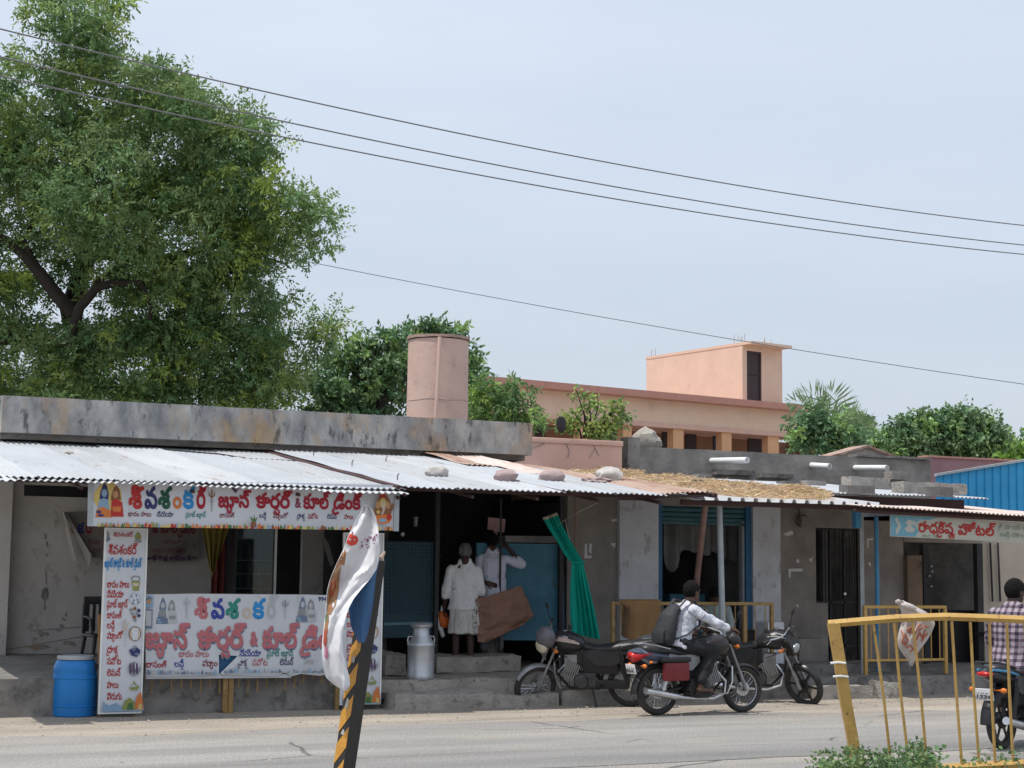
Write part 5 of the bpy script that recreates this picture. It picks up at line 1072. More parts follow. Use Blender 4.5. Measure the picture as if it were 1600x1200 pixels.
mb = MB(); q = P(649, 823, 22.2); mb.lathe([(.005, 0), (.03, 0), (.04, .12), (.045, .14), (.005, .14)], (q.x, 22.2, q.z), 12); solo('steel_tumbler', mb, M['alloy'], 'small grey tumbler hanging above the mesh panel', 'tumbler')
mb = MB(); q = P(629, 835, 21.9); mb.ell((q.x, 21.9, q.z), .03, .03, .035); solo('white_bulb', mb, M['pvc'], 'small white ball above the mesh panel beside the overhead sign', 'bulb')
mb = MB(); xa, xb = PX(604, 21.9), PX(684, 21.9); mb.box(xa, xb, 21.75, 22.4, 1.88, 1.92); solo('serving_shelf', mb, M['darkwood'], 'dark serving shelf behind the mesh panel', 'shelf')
for i, px in enumerate((612, 664, 673)):
    mb = MB(); q = P(px, 845, 22); mb.lathe([(.01, 0), (.08, 0), (.10, .06), (.10, .14), (.06, .16), (.01, .16)], (q.x, 22.1, 1.922), 14); solo('cooking_pot', mb, M['engine'], ['dim pot at the left on the tea shop shelf', 'dim pot in the middle of the tea shop shelf', 'dim pot at the right on the tea shop shelf'][i], 'pot', 'pots on the serving shelf')
# doorstep and rubble in front
def rock(label, x0, x1, y0, y1, z0, z1, seed, m='stone', amp=.03, name='step_stone', cat='stone'):
    mb = MB(); rb(mb, x0, x1, y0, y1, z0, z1, seed, amp=amp, cell=.09); return solo(name, mb, M[m], label, cat, smooth=60)
rock('wide stone doorstep under the man with the raised arm', PX(690, 20.9), PX(822, 20.9), 21.0, 21.9, .335, .55, 41)
rock('rough stone step left of the milk can', PX(602, 20.6), PX(634, 20.6), 20.5, 21.3, .335, .62, 42)
rock('pale square stone below the blue panel', PX(800, 21.2), PX(822, 21.2), 21.95, 22.3, .335, .72, 43)
rock('long worn kerb stone at the front of the tea shop', PX(612, 19.5), PX(760, 19.5), 19.35, 19.83, -.05, .19, 44, amp=.05)
rock('second worn kerb stone left of the parked motorcycles', PX(764, 19.5), PX(870, 19.5), 19.4, 19.83, -.05, .16, 45, amp=.05)
rock('kerb stone behind the parked motorcycles', PX(875, 19.5), PX(1130, 19.5), 19.4, 19.83, -.05, .17, 46, amp=.05)
rock('broken kerb block right of the leaning motorcycle', PX(1268, 19.4), PX(1350, 19.4), 19.25, 19.62, -.05, .18, 47, amp=.04)
rock('rounded kerb block in front of the far barrier', PX(1356, 19.4), PX(1386, 19.4), 19.2, 19.6, -.05, .22, 48, amp=.06)
rock('grey plastered bench block by the brown wall', PX(1204, 21.3), PX(1245, 21.3), 21.3, 22.2, .27, .85, 49, 'concrete', .015, 'bench_block', 'block')
rock('low dark masonry seat under the grille window', PX(1248, 21.5), PX(1292, 21.5), 21.5, 22.28, .27, .72, 50, 'render_brown', .015, 'bench_block', 'block')
rock('concrete step in front of the grille door', PX(1230, 20.6), PX(1420, 20.6), 20.6, 21.3, .272, .40, 51, 'concrete', .015, 'doorstep', 'step')
rock('whitish plastered stub between the leaning motorcycle and bench block', PX(1196, 21.0), PX(1222, 21.0), 20.95, 21.28, .27, 1.0, 52, 'bluewhite', .02, 'plaster_stub', 'block')

# green curtain
def fcurt(u, v):
    # cross-width narrows at the tie (v ~ .38) and flares below
    ax = [(0, 851, 872, 812, 804), (.12, 859, 879, 826, 820), (.25, 873, 892, 848, 846), (.36, 885, 904, 869, 866), (.40, 894, 911, 879, 878), (.45, 894, 913, 889, 889), (.6, 893, 919, 915, 916), (.8, 894, 928, 955, 957), (1, 895, 936, 990, 999)]
    for i in range(len(ax)-1):
        if v <= ax[i+1][0]+1e-9: break
    a, b = ax[i], ax[i+1]; f = (v-a[0])/(b[0]-a[0]); g = [a[k]*(1-f)+b[k]*f for k in range(1, 5)]
    q = P(g[0]*(1-u)+g[1]*u, g[2]*(1-u)+g[3]*u, 20.15)
    pinch = .25+.75*min(1, abs(v-.41)/.35); return q+Vector((0, .045*pinch*math.sin(2*math.pi*4.5*u+v*2.2)+.018*pinch*math.sin(2*math.pi*10*u+2*v+1), 0))
t = Thing('green_curtain', 'bright teal green curtain tied at its waist beside the tea shop', 'curtain', P(915, 990, 20.15))
mb = MB(); mb.grid(fcurt, 70, 50, (0, .006, 0)); t.part('cloth', mb, M['curtain'])
mb = MB(); mb.grid(lambda u, v: fcurt(u, -.0+.0*v)+Vector((-.012+.012*v, -.004, .028-.032*v)), 60, 2, (0, .012, 0)); t.part('heading', mb, M['curtain_in'])
q = fcurt(.5, .405); mb = MB(); mb.tube([fcurt(-.1, .40)+Vector((0, -.03, 0)), fcurt(.3, .402)+Vector((0, -.06, -.005)), fcurt(.7, .404)+Vector((0, -.06, 0)), fcurt(1.1, .404)+Vector((0, -.03, .01))], .010, 6); t.part('tie', mb, M['curtain'])

# far barriers with cloth
YK = 20.05
barrier('crowd_barrier', 'dull yellow barrier with a brown cloth over it behind the rider', PX(955, YK, 943), PX(1208, YK, 943), YK, .27, PZ(1080, 940.5, YK), 15, M['yellowold'], extra=(PX(1163, YK), PX(1130, YK)), zr=.45)
YR = 19.95
barrier('crowd_barrier', 'short yellow barrier standing before the hotel steps', PX(1349, YR, 943), PX(1478, YR, 943), YR, .27, PZ(1412, 946, YR), 9, M['yellow'], zr=.50)
def cl(u, v):
    q0 = P(968+62*u, 940, YK); s_ = v*1.3
    if s_ < .25: a = (s_/.25)*math.pi; return Vector((q0.x, YK+.03*math.cos(a)+.0, q0.z+.012+.02*math.sin(a)))
    L = (s_-.25)/1.05; w_ = (1+.03*math.sin(L*3)); drop = .50+.04*math.sin(u*7)-(.12 if u < .22 else 0)
    return Vector((q0.x+.015*math.sin(u*20)*L, YK-.032-.022*math.sin(u*19+L)*L-.01, q0.z+.012-drop*L))
mb = MB(); mb.grid(cl, 40, 26, (0, .004, 0)); solo('brown_cloth', mb, M['browncloth'], 'brown cloth slung over the yellow barrier behind the motorcycles', 'cloth')
mb = MB(); q = P(977, 975, YK-.05); mb.grid(lambda u, v: Vector((q.x-.06+.10*u+.02*math.sin(v*5), YK-.09-.05*math.sin(math.pi*u), q.z+.27-.42*v-.04*math.sin(u*3))), 10, 16, (0, .005, 0)); solo('cloth_fold', mb, mat('darker_brown_cloth', (.14, .08, .04), (.09, .05, .03), rough=.95), 'darker brown strip hanging at the left end of the cloth', 'cloth')

# ================================================================== VEGETATION
def leaf_cloud(lobes, L=.13, W=.045, per=130, crad=.38, seed=1, droop=.5, dens=1.0, tints=None, front=1.0, spray=True):
    """lobes: (px, py, radius px, depth, weight). returns quads of many small leaves gathered in tufts"""
    r = np.random.RandomState(seed); V = []; T = []
    for (px, py, rp, dp, *wt) in lobes:
        c = np.array(D(px, py, dp)); rm = rp*dp/FPX; wgt = wt[0] if wt else 1
        n = max(3, int(dens*wgt*(rm/crad)**2*3.2))
        for i in range(n):
            v = r.normal(size=3); v /= np.linalg.norm(v); v *= rm*(r.uniform(.25, 1)**.45); v[1] *= front
            cc = c+v; cr = crad*r.uniform(.55, 1.25); m = int(per*r.uniform(.6, 1.3)*(cr/crad)**1.5)
            base = np.array(tints[r.randint(len(tints))]) if tints else np.ones(3)
            base = base*r.uniform(.75, 1.2)
            if spray:   # leaves set in pairs along drooping twigs
                k = 9; ns_ = max(2, m//k); d = r.normal(size=(ns_, 3)); d[:, 2] = d[:, 2]*.7-.1; d /= np.linalg.norm(d, axis=1)[:, None]
                s0 = cc+d*cr*r.uniform(.1, .75, (ns_, 1)); ln = cr*r.uniform(.5, .95, (ns_, 1))
                t = np.tile(np.linspace(0, 1, k), (ns_, 1)); p = s0[:, None, :]+d[:, None, :]*(ln[:, :, None]*t[:, :, None]); p[:, :, 2] -= droop*.35*ln*t**2
                sd = np.cross(d, r.normal(size=(ns_, 3))); sd /= np.linalg.norm(sd, axis=1)[:, None]
                sg = np.where(np.arange(k) % 2 == 0, 1, -1)[None, :, None]
                dr = sd[:, None, :]*sg*.8+d[:, None, :]*.55+r.normal(size=p.shape)*.25; dr[:, :, 2] -= droop*.6
                p = p.reshape(-1, 3); dr = dr.reshape(-1, 3)
            else:
                v = r.normal(size=(m, 3)); v /= np.linalg.norm(v, axis=1)[:, None]; p = cc+v*cr*(r.uniform(0, 1, (m, 1))**.5); dr = v+r.normal(size=(m, 3))*.6; dr[:, 2] -= droop
            dr /= np.linalg.norm(dr, axis=1)[:, None]; q = len(p)
            ww = np.cross(dr, r.normal(size=(q, 3))); ww /= np.linalg.norm(ww, axis=1)[:, None]
            l = L*r.uniform(.7, 1.3, (q, 1)); w_ = W*r.uniform(.7, 1.3, (q, 1))
            V.append(np.stack([p, p+dr*l*.45+ww*w_*.5, p+dr*l, p+dr*l*.45-ww*w_*.5], axis=1))
            tt = np.ones((q, 4, 4)); tt[:, :, :3] = (base*r.uniform(.85, 1.15, (q, 1)))[:, None, :]; T.append(tt)
    return np.concatenate(V), np.concatenate(T)
def limb(mb, pts, r0, r1, dp, n=7):
    near_ = 36.5 > dp > 33; r0, r1 = (r0*.72, r1*.8) if near_ else (r0, r1)
    ps = [D(p[0], p[1], dp+(p[2] if len(p) > 2 else 0)+(.9 if near_ else 0)) for p in pts]; k = len(ps)
    out = []; rr = []
    for i in range(k-1):
        for j in range(3):
            t = j/3; q = ps[i].lerp(ps[i+1], t); q += Vector((noise.noise(q*1.3), noise.noise(q*1.3+Vector((5, 0, 0))), noise.noise(q*1.3+Vector((0, 5, 0)))))*.10
            out.append(q); rr.append(r0+(r1-r0)*(i+t)/(k-1))
    out.append(ps[-1]); rr.append(r1); mb.tube(out, rr, n)
def tree(name, label, lobes, limbs, m, cat='tree', group=None, bark=None, base=None, **kw):
    b = base; t = Thing(name, label, cat, b, group)
    vs, ti = leaf_cloud(lobes, **kw); o = link('crown', quads('crown', vs-np.array(b), ti, m), t.e)
    mb = MB()
    for (pts, r0, r1, dp) in limbs: limb(mb, pts, r0, r1, dp)
    t.part('trunk', mb, bark or M['bark'], smooth=60); return t
TN = [(1, 1, 1), (1.3, 1.2, .9), (.72, .85, .9), (.65, .82, .86), (1.5, 1.38, .8), (.85, .95, .92), (.75, .9, .9), (1.15, 1.1, 1.0)]
big = [(115, 25, 48, 34), (65, 5, 30, 34), (150, 60, 40, 34), (180, 5, 22, 34), (60, 120, 55, 34.5, .55), (150, 140, 75, 35), (35, 100, 30, 34, .6), (232, 108, 30, 33), (240, 150, 55, 34), (292, 160, 42, 33.5), (340, 195, 50, 34), (403, 190, 17, 33.5), (395, 225, 38, 34),
       (250, 240, 105, 35.5), (90, 240, 95, 35), (170, 300, 110, 34), (340, 290, 85, 34.5), (425, 300, 48, 34), (470, 330, 34, 33.5), (498, 340, 22, 33.5), (490, 382, 22, 33.5, .8), (455, 360, 35, 34), (290, 380, 100, 34.5), (410, 385, 60, 35), (90, 370, 60, 35.5, .7), (10, 300, 80, 35),
       (30, 470, 55, 35.5), (180, 430, 60, 35.5, .6), (250, 470, 85, 36), (370, 470, 75, 35), (430, 470, 28, 34.5, .6), (115, 540, 60, 35), (30, 560, 70, 36), (210, 560, 85, 35), (330, 560, 90, 35.5), (400, 600, 60, 35), (100, 620, 60, 35), (-60, 200, 110, 35), (-80, 420, 120, 36), (445, 560, 45, 36), (490, 530, 26, 36), (510, 505, 24, 36, .8), (300, 620, 70, 35), (230, 640, 60, 35), (15, 640, 60, 36)]
lm = [([(150, 760), (140, 640), (120, 560), (110, 480), (140, 400, -.3), (150, 330), (135, 280), (110, 200), (95, 130), (102, 60), (92, 10)], .42, .05, 35.6),
      ([(-40, 780), (30, 700), (90, 640), (150, 700)], .3, .25, 36),
      ([(120, 560), (60, 530), (0, 530), (-60, 500)], .25, .12, 34.6), ([(112, 490), (75, 440), (45, 400), (0, 370), (-50, 350)], .22, .09, 33.9), ([(75, 440), (40, 378), (55, 340)], .12, .05, 33.9),
      ([(105, 540), (125, 480), (150, 448), (180, 440), (225, 440), (238, 470), (234, 500)], .17, .05, 33.4), ([(150, 448), (195, 410), (205, 370), (260, 330)], .12, .04, 34),
      ([(150, 330), (230, 290), (320, 250), (380, 220)], .16, .04, 35), ([(150, 400), (260, 400), (350, 380), (440, 345), (490, 335)], .18, .03, 35), ([(130, 560), (260, 540), (360, 520), (440, 540)], .2, .05, 35.2), ([(102, 60), (125, 40), (150, 55), (140, 100), (137, 130)], .06, .03, 33.7), ([(110, 200), (60, 180), (20, 130)], .09, .03, 34.2), ([(125, 250), (200, 180), (235, 110)], .09, .03, 34.5), ([(440, 345), (415, 400), (455, 420)], .06, .02, 34.5)]
bb = D(150, 900, 36); bb.z = 0
tree('neem_tree', 'huge spreading neem tree behind the low concrete building at left', big, [([(150, 900), (152, 820), (150, 760)], .5, .42, 35.6)]+lm, M['leafy'], base=bb, L=.118, W=.043, per=190, crad=.40, seed=4, dens=2.3, tints=TN, droop=.55, front=1.15)
TN2 = [(1, 1, 1), (1.25, 1.3, 1), (.65, .8, .8), (.8, .9, .85), (1.5, 1.5, 1)]
def simple_tree(name, label, lobes, depth, px, m, seed, L, W, crad, per=70, group='trees behind the buildings', r0=.16, twigs=6, **kw):
    b = D(px, 880, depth); b.z = 0; top = min(lobes, key=lambda l: l[1]); cx = sum(l[0] for l in lobes)/len(lobes); cy = sum(l[1] for l in lobes)/len(lobes)
    lb = [([(px, 880), (px+2, 780), (px+4, cy+20), (cx, cy)], r0, r0*.5, depth)]
    for l in lobes[:twigs]: lb.append(([(px+4, cy+30), ((px+l[0])/2, (cy+l[1])/2+6), (l[0], l[1]-l[2]*.6)], r0*.45, r0*.1, depth))
    return tree(name, label, lobes, lb, m, group=group, base=b, L=L, W=W, crad=crad, per=per, seed=seed, tints=TN2, **kw)
simple_tree('leafy_tree', 'dense dark green tree between the neem and the water tank', [(590, 560, 40, 38), (540, 600, 45, 38), (620, 600, 40, 38.5), (560, 545, 22, 38), (500, 620, 40, 38), (615, 530, 18, 38), (600, 640, 50, 38), (530, 560, 16, 38), (640, 560, 30, 39), (520, 650, 40, 38)], 38, 590, M['leafy2'], 21, .135, .07, .34, 130, droop=.3, dens=1.7)
simple_tree('leafy_tree', 'tree with long leaf sprays rising above and right of the water tank', [(680, 525, 26, 39), (715, 548, 26, 39), (660, 520, 14, 39), (738, 568, 16, 39), (700, 512, 10, 39), (735, 595, 22, 38.5), (740, 620, 26, 38.5), (760, 610, 20, 38.2), (650, 545, 18, 39)], 39, 700, M['leafy2'], 22, .15, .07, .30, 110, droop=.4, dens=1.5)
simple_tree('drooping_tree', 'bushy tree with drooping compound leaves right of the water tank', [(765, 630, 30, 36), (795, 625, 26, 36), (812, 645, 25, 36), (780, 655, 32, 36), (745, 645, 28, 36.5), (830, 655, 12, 35.8), (800, 600, 9, 36), (760, 600, 14, 36)], 36, 780, M['leafy'], 23, .14, .05, .32, 130, droop=.9, dens=1.4)
sb = P(920, 690, 25.9); sb.z = PZ(900, 686, 25.4)-.02
t = Thing('roof_shrub', 'young straggly shrub growing out of the pink parapet roof', 'shrub', sb)
ds = (sb-Vector((0, 0, CH))).dot(_f)
vs, ti = leaf_cloud([(882, 668, 17, ds), (893, 650, 10, ds), (912, 668, 20, ds, .8), (905, 640, 10, ds, .6), (935, 660, 20, ds, .8), (933, 628, 11, ds, .9), (955, 655, 18, ds, .7), (970, 665, 12, ds), (968, 630, 7, ds, .5), (918, 625, 7, ds, .5), (900, 615, 6, ds, .3), (950, 640, 9, ds, .4), (875, 660, 8, ds), (945, 675, 18, ds), (978, 648, 6, ds, .5)], L=.085, W=.055, per=26, crad=.13, seed=31, droop=.25, dens=.8, tints=[(1.3, 1.25, .9), (1, 1, 1), (1.7, 1.5, 1), (.8, .95, .8)], spray=False)
o = link('foliage', quads('foliage', vs-np.array(sb), ti, M['leafy']), t.e)
mb = MB()
for x, y in [(882, 655), (893, 640), (905, 625), (898, 605), (933, 615), (918, 615), (955, 640), (968, 622), (978, 640), (945, 640)]: limb(mb, [(920+(x-920)*.35, 685), ((920+x)/2+2, (685+y)/2), (x, y)], .022, .006, ds, 5)
t.part('stem', mb, M['bark'])
q = P(876, 662, 25.6); mb = MB(); mb.ell(P(877, 664, 25.5), .10, .03, .15, disp=.3, seed=9); solo('black_plastic_bag', mb, M['black'], 'black plastic bag snagged in the roof shrub', 'bag')
simple_tree('leafy_tree', 'pale green tree at the right end of the peach building', [(1262, 680, 26, 56), (1290, 676, 22, 56), (1315, 680, 24, 56), (1245, 665, 10, 55), (1275, 650, 12, 56), (1240, 690, 16, 56), (1330, 690, 20, 56), (1300, 695, 40, 56)], 56, 1290, M['leafy2'], 24, .19, .10, .42, 120, dens=1.5)
simple_tree('round_tree', 'broad round-crowned green tree above the mauve wall', [(1480, 668, 30, 64), (1440, 675, 32, 64), (1520, 678, 32, 64), (1400, 690, 26, 64), (1548, 692, 24, 64), (1470, 700, 50, 64.5), (1380, 700, 18, 64), (1530, 705, 40, 64.5), (1500, 655, 16, 64), (1420, 660, 14, 64), (1420, 710, 40, 64), (1565, 708, 16, 64)], 64, 1470, M['leafy2'], 25, .17, .10, .48, 240, twigs=8, dens=2.4)
simple_tree('light_tree', 'light green tree cut by the right edge of the picture', [(1600, 700, 20, 50), (1625, 690, 30, 50), (1588, 710, 12, 50), (1650, 700, 40, 50)], 50, 1620, mat('light_leaf', (.14, .25, .045), (.11, .20, .04), rough=.5, bump=0, trans=.3, attr=True), 26, .2, .11, .4, 70)
simple_tree('distant_tree', 'dark distant tree between the round tree and the light green one', [(1580, 690, 10, 90), (1572, 700, 12, 90), (1592, 695, 10, 90)], 90, 1580, M['leafy2'], 27, .3, .18, .6, 60, r0=.2)
simple_tree('slender_tree', 'small slender tree with a dark tuft on a bare stem near the palm', [(1347, 662, 9, 70), (1355, 657, 6, 70), (1338, 668, 6, 70), (1350, 672, 5, 70)], 70, 1346, M['leafy2'], 28, .22, .12, .3, 60, r0=.07)
def palm(label, px, py, dp, fr, seed):
    b = D(px, 880, dp); b.z = 0; t = Thing('coconut_palm', label, 'palm', b, 'coconut palms by the peach building'); r = np.random.RandomState(seed); top = D(px, py, dp)
    mb = MB(); mb.tube([b, b.lerp(top, .5)+Vector((.15, 0, 0)), top], [.2, .15, .12], 8); t.part('trunk', mb, M['bark'])
    V = []; T = []
    for (ex, ey, sx_, sy_) in fr:
        e = D(ex, ey, dp+r.uniform(-.5, .5)); mid = D(sx_, sy_, dp); n = 26; P_ = []
        for i in range(n+1): u = i/n; P_.append(np.array(top)*(1-u)**2+2*u*(1-u)*np.array(mid)+np.array(e)*u*u)
        for i in range(2, n):
            d = P_[i+1]-P_[i]; d /= np.linalg.norm(d); s_ = np.cross(d, [_f.x, _f.y, _f.z]); s_ /= np.linalg.norm(s_)
            ln = (.75*math.sin(math.pi*min(1, (i/n)*.9+.12))+.12)
            for sg in (-1, 1):
                q = s_*sg*.75+d*.6+np.array([0, 0, -.55])+r.normal(size=3)*.12; q /= np.linalg.norm(q); ww = d*.035
                V.append([P_[i], P_[i]+q*ln*.5+ww, P_[i]+q*ln, P_[i]+q*ln*.5-ww]); T.append(np.tile(np.append(np.array([1.1, 1.05, 1.0])*r.uniform(.8, 1.3), 1), (4, 1)))
        V.append([P_[0], P_[n//2]+np.array([0, 0, .03]), P_[n], P_[n//2]-np.array([0, 0, .03])]); T.append(np.ones((4, 4)))
    o = link('fronds', quads('fronds', np.array(V)-np.array(b), np.array(T), M['leafy2']), t.e)
palm('windblown coconut palm right behind the peach building', 1312, 672, 62, [(1228, 628, 1262, 622), (1244, 616, 1282, 606), (1286, 608, 1312, 612), (1268, 650, 1290, 628), (1302, 640, 1310, 630), (1350, 650, 1330, 640), (1262, 668, 1285, 645), (1345, 690, 1340, 660)], 3)
palm('second smaller coconut palm to the right of the first', 1336, 680, 66, [(1318, 655, 1325, 652), (1352, 648, 1344, 650), (1360, 668, 1352, 660), (1312, 678, 1320, 665), (1340, 642, 1336, 655)], 5)

# ================================================================== FOREGROUND
# striped post with the torn feather banner, about eight metres away
ZP = 8.0
def dz(px, py, d=ZP): return D(px, py, d)
t_ = dz(588, 858); b_ = dz(538, 1200); ax = (b_-t_).normalized(); L_ = (t_.z)/(-ax.z); foot = t_+ax*L_
t = Thing('striped_post', 'leaning black and yellow striped post in the near foreground', 'post', (foot.x, foot.y, 0))
def post_frame():
    z = -ax; x = Vector((.9, -.42, 0)); x = (x-z*x.dot(z)).normalized(); y = z.cross(x); return x, y, z
x_, y_, z_ = post_frame(); hw = .037
rot = Matrix.Rotation(R(-47), 3, z_); xa_, ya_ = rot @ x_, rot @ y_
mb = MB(); pts = []
for k in (0, L_-.05):
    for (a, b) in ((-1, -1), (1, -1), (1, 1), (-1, 1)): pts.append(foot+z_*k+xa_*a*hw+ya_*b*hw)
mb.add(pts, [(0, 1, 5, 4), (1, 2, 6, 5), (2, 3, 7, 6), (3, 0, 4, 7), (4, 5, 6, 7), (3, 2, 1, 0)])
t.part('post', mb, mat('black_post_paint', (.020, .020, .021), (.030, .029, .029), scale=8, rough=.55, bump=.15), smooth=20)
faces_ = [(n, w) for n, w in ((xa_, ya_), (-xa_, ya_), (ya_, xa_), (-ya_, xa_)) if n.dot(-_f) > .05]
nl, wl = min(faces_, key=lambda q: q[0].dot(_r0)); wl = wl if wl.dot(_r0) < 0 else -wl
# yellow diagonal stripes on the face that is seen at left
mb = MB(); o = foot+nl*(hw+.0012)
for i in range(14):
    k = .02+i*.155
    if k+.2 > L_: break
    mb.prism([o+z_*k+wl*hw, o+z_*(k+.10)+wl*hw, o+z_*(k+.20)-wl*hw, o+z_*(k+.10)-wl*hw], nl*.001)
t.part('yellow_stripes', mb, mat('yellow_stripe_paint', (.66, .32, .05), (.52, .25, .04), scale=9, rough=.5, stain=(.3, .22, .12), samt=.7, smin=.62, sscale=14))
mb = MB()
for (k, w_) in [(.62, .02), (1.08, .03), (.95, .015), (1.30, .02)]: mb.prism([o+z_*k+wl*hw*.4+nl*.002, o+z_*(k+w_*1.6)+wl*hw*.1+nl*.002, o+z_*(k+w_*1.2)-wl*hw*.3+nl*.002, o+z_*(k-.005)-wl*hw*.2+nl*.002], nl*.0008)
t.part('chipped_paint', mb, M['paperstone'])
mb = MB(); mb.tube([dz(583, 875, 7.95), dz(596, 872, 7.95), dz(601, 862, 7.97)], [.01, .012, .006], 6); t.part('bracket', mb, M['rust'])
# torn banner cloth: rows of (y, left x, right x)
rows = [(789, 569, 575), (796, 566, 582), (806, 561, 587), (820, 553, 590.5), (838, 544, 592), (858, 537, 593.5), (875, 529, 592), (890, 522, 588), (905, 516, 578), (920, 512, 565), (935, 510, 553), (950, 509, 545), (965, 508, 540), (980, 506, 537), (1000, 504, 535), (1020, 503, 536), (1040, 505, 541), (1058, 509, 546), (1070, 522, 547), (1079, 536, 542)]
def cloth_pt(u, v, off=0):
    i = min(int(v*(len(rows)-1)), len(rows)-2); f = v*(len(rows)-1)-i; a, b = rows[i], rows[i+1]
    y = a[0]*(1-f)+b[0]*f; xl = a[1]*(1-f)+b[1]*f; xr = a[2]*(1-f)+b[2]*f
    dd = 7.86+.10*math.sin(u*3.0+v*2.2)*(.3+.7*v)+.022*math.sin(u*9+v*13)+.03*abs(noise.noise(Vector((u*3+v*4, v*9, 2))))+.012*abs(noise.noise(Vector((u*9-v*6, v*16, 6))))
    return dz(xl*(1-u)+xr*u, y, dd-off)
t = Thing('torn_feather_banner', 'torn white advertising flag wrapped round the top of the striped post', 'flag', dz(540, 1079, 7.9))
wf = mat('white_flag_cloth', (.78, .78, .80), (.72, .72, .75), scale=4, rough=.75, bump=.15, bscale=5, bdist=.05, trans=.1)
mb = MB(); mb.grid(lambda u, v: cloth_pt(u, v), 26, 80, (.0, .004, 0)); t.part('cloth', mb, wf)
rb2 = [(870, 566, 594), (900, 557, 587.5), (925, 548, 585), (950, 545, 582), (975, 548, 578), (990, 553, 575), (1004, 560, 570)]
def back_pt(u, v):
    i = min(int(v*(len(rb2)-1)), len(rb2)-2); f = v*(len(rb2)-1)-i; a, b = rb2[i], rb2[i+1]
    y = a[0]*(1-f)+b[0]*f; return dz((a[1]*(1-f)+b[1]*f)*(1-u)+(a[2]*(1-f)+b[2]*f)*u, y, 7.93+.05*math.sin(u*6+v*2)*.5)
mb = MB(); mb.grid(back_pt, 14, 24, (0, .004, 0)); t.part('blue_underside', mb, mat('blue_printed_cloth', (.045, .13, .27), (.03, .08, .19), scale=8, rough=.8, bump=.2, stain=(.22, .17, .14), samt=.6, smin=.58, sscale=5, stretch=(1, 1, .35)))
def onb(fn, pts, off=.006):   # small print patches laid on the cloth surface
    c = [fn(u, v) for u, v in pts]; return [q-_f*off for q in c]
def uvp(px, py):
    lo = 0
    for i in range(len(rows)-1):
        if rows[i][0] <= py <= rows[i+1][0]:
            f = (py-rows[i][0])/(rows[i+1][0]-rows[i][0]); xl = rows[i][1]*(1-f)+rows[i+1][1]*f; xr = rows[i][2]*(1-f)+rows[i+1][2]*f
            return ((px-xl)/(xr-xl), (i+f)/(len(rows)-1))
    return (0, 0)
def patch(pts, m, name, nsub=5):
    """printed patch following the cloth: polygon strip built as fan of small quads"""
    mb = MB(); uv = [uvp(*p) for p in pts]; n = len(uv)
    cu = sum(a[0] for a in uv)/n; cv = sum(a[1] for a in uv)/n
    vs = [cloth_pt(cu, cv, .007)]
    for k in (.35, .7, 1):
        for a in uv: vs.append(cloth_pt(min(.995, max(.005, cu+(a[0]-cu)*k)), cv+(a[1]-cv)*k, .007))
    fs = [(0, 1+i, 1+(i+1) % n) for i in range(n)]
    for r_ in range(2): fs += [(1+r_*n+i, 1+(r_+1)*n+i, 1+(r_+1)*n+(i+1) % n, 1+r_*n+(i+1) % n) for i in range(n)]
    mb.add(vs, fs); return t.part(name, mb, m)
patch([(541, 843), (543, 834), (550, 834), (558, 838), (560, 845), (556, 851), (549, 853), (543, 850), (540, 848)], flat('logo_red', (.60, .06, .04)), 'red_logo')
patch([(545, 841), (550, 840), (555, 843), (555, 846), (549, 846), (545, 845)], M['board'], 'logo_mark')
brw = mat('brown_orange_print', (.42, .21, .10), (.26, .12, .06), scale=14, rough=.8, stain=(.55, .40, .25), samt=.8, smin=.54, sscale=9, stretch=(1, 1, .4))
for pts in ([(529, 872), (536, 862), (534, 880), (531, 900), (528, 925), (524, 945), (516, 960), (511, 962), (512, 930), (514, 905), (520, 888)], [(534, 868), (539, 858), (541, 866), (538, 884), (534, 882)], [(509, 965), (514, 962), (512, 985), (508, 1000), (506, 985)]): patch(pts, brw, 'printed_figure')
patch([(517, 908), (526, 905), (523, 928), (515, 932)], flat('red_print_patch', (.45, .07, .04)), 'red_patch')
patch([(506, 985), (511, 982), (511, 1002), (508, 1012), (505, 1005)], flat('red_print_patch', (.45, .07, .04)), 'red_patch')
patch([(508, 962), (512, 958), (511, 974), (508, 976)], flat('green_print_patch', (.07, .18, .05)), 'green_patch')
patch([(507, 1012), (511, 1010), (513, 1024), (511, 1031), (507, 1026)], flat('pink_print_patch', (.60, .22, .33)), 'pink_patch')
r5 = random.Random(9); mbd = MB()
for i in range(40):
    px = 562+r5.random()*29; py = 836+r5.random()*16-(px-562)*.35+8
    u, v = uvp(px, py); 
    if not (.05 < u < .96): continue
    s_ = r5.uniform(.6, 1.7); c = [cloth_pt(*uvp(px+dx*s_, py+dy*s_), .007) for dx, dy in ((-1, 0), (0, -1), (1, 0), (0, 1))]; mbd.add(c, [(0, 1, 2, 3)])
t.part('printed_confetti', mbd, flat('plum_print', (.20, .02, .12)))
mbd = MB()
for i in range(16):
    px = 547+r5.random()*10-6+((800-790)*0); py = 806+r5.random()*26; u, v = uvp(px, py)
    if not (.02 < u < .3): continue
    s_ = r5.uniform(1, 2.2); c = [cloth_pt(*uvp(px+dx*s_, py+dy*s_), .007) for dx, dy in ((-1, .3), (0, -1), (1, .2), (.3, 1))]; mbd.add(c, [(0, 1, 2, 3)])
if mbd.f: t.part('printed_edge', mbd, flat('plum_print', (.20, .02, .12)))
for pts in ([(517, 905), (517, 870), (523, 867), (524, 900)],): pass

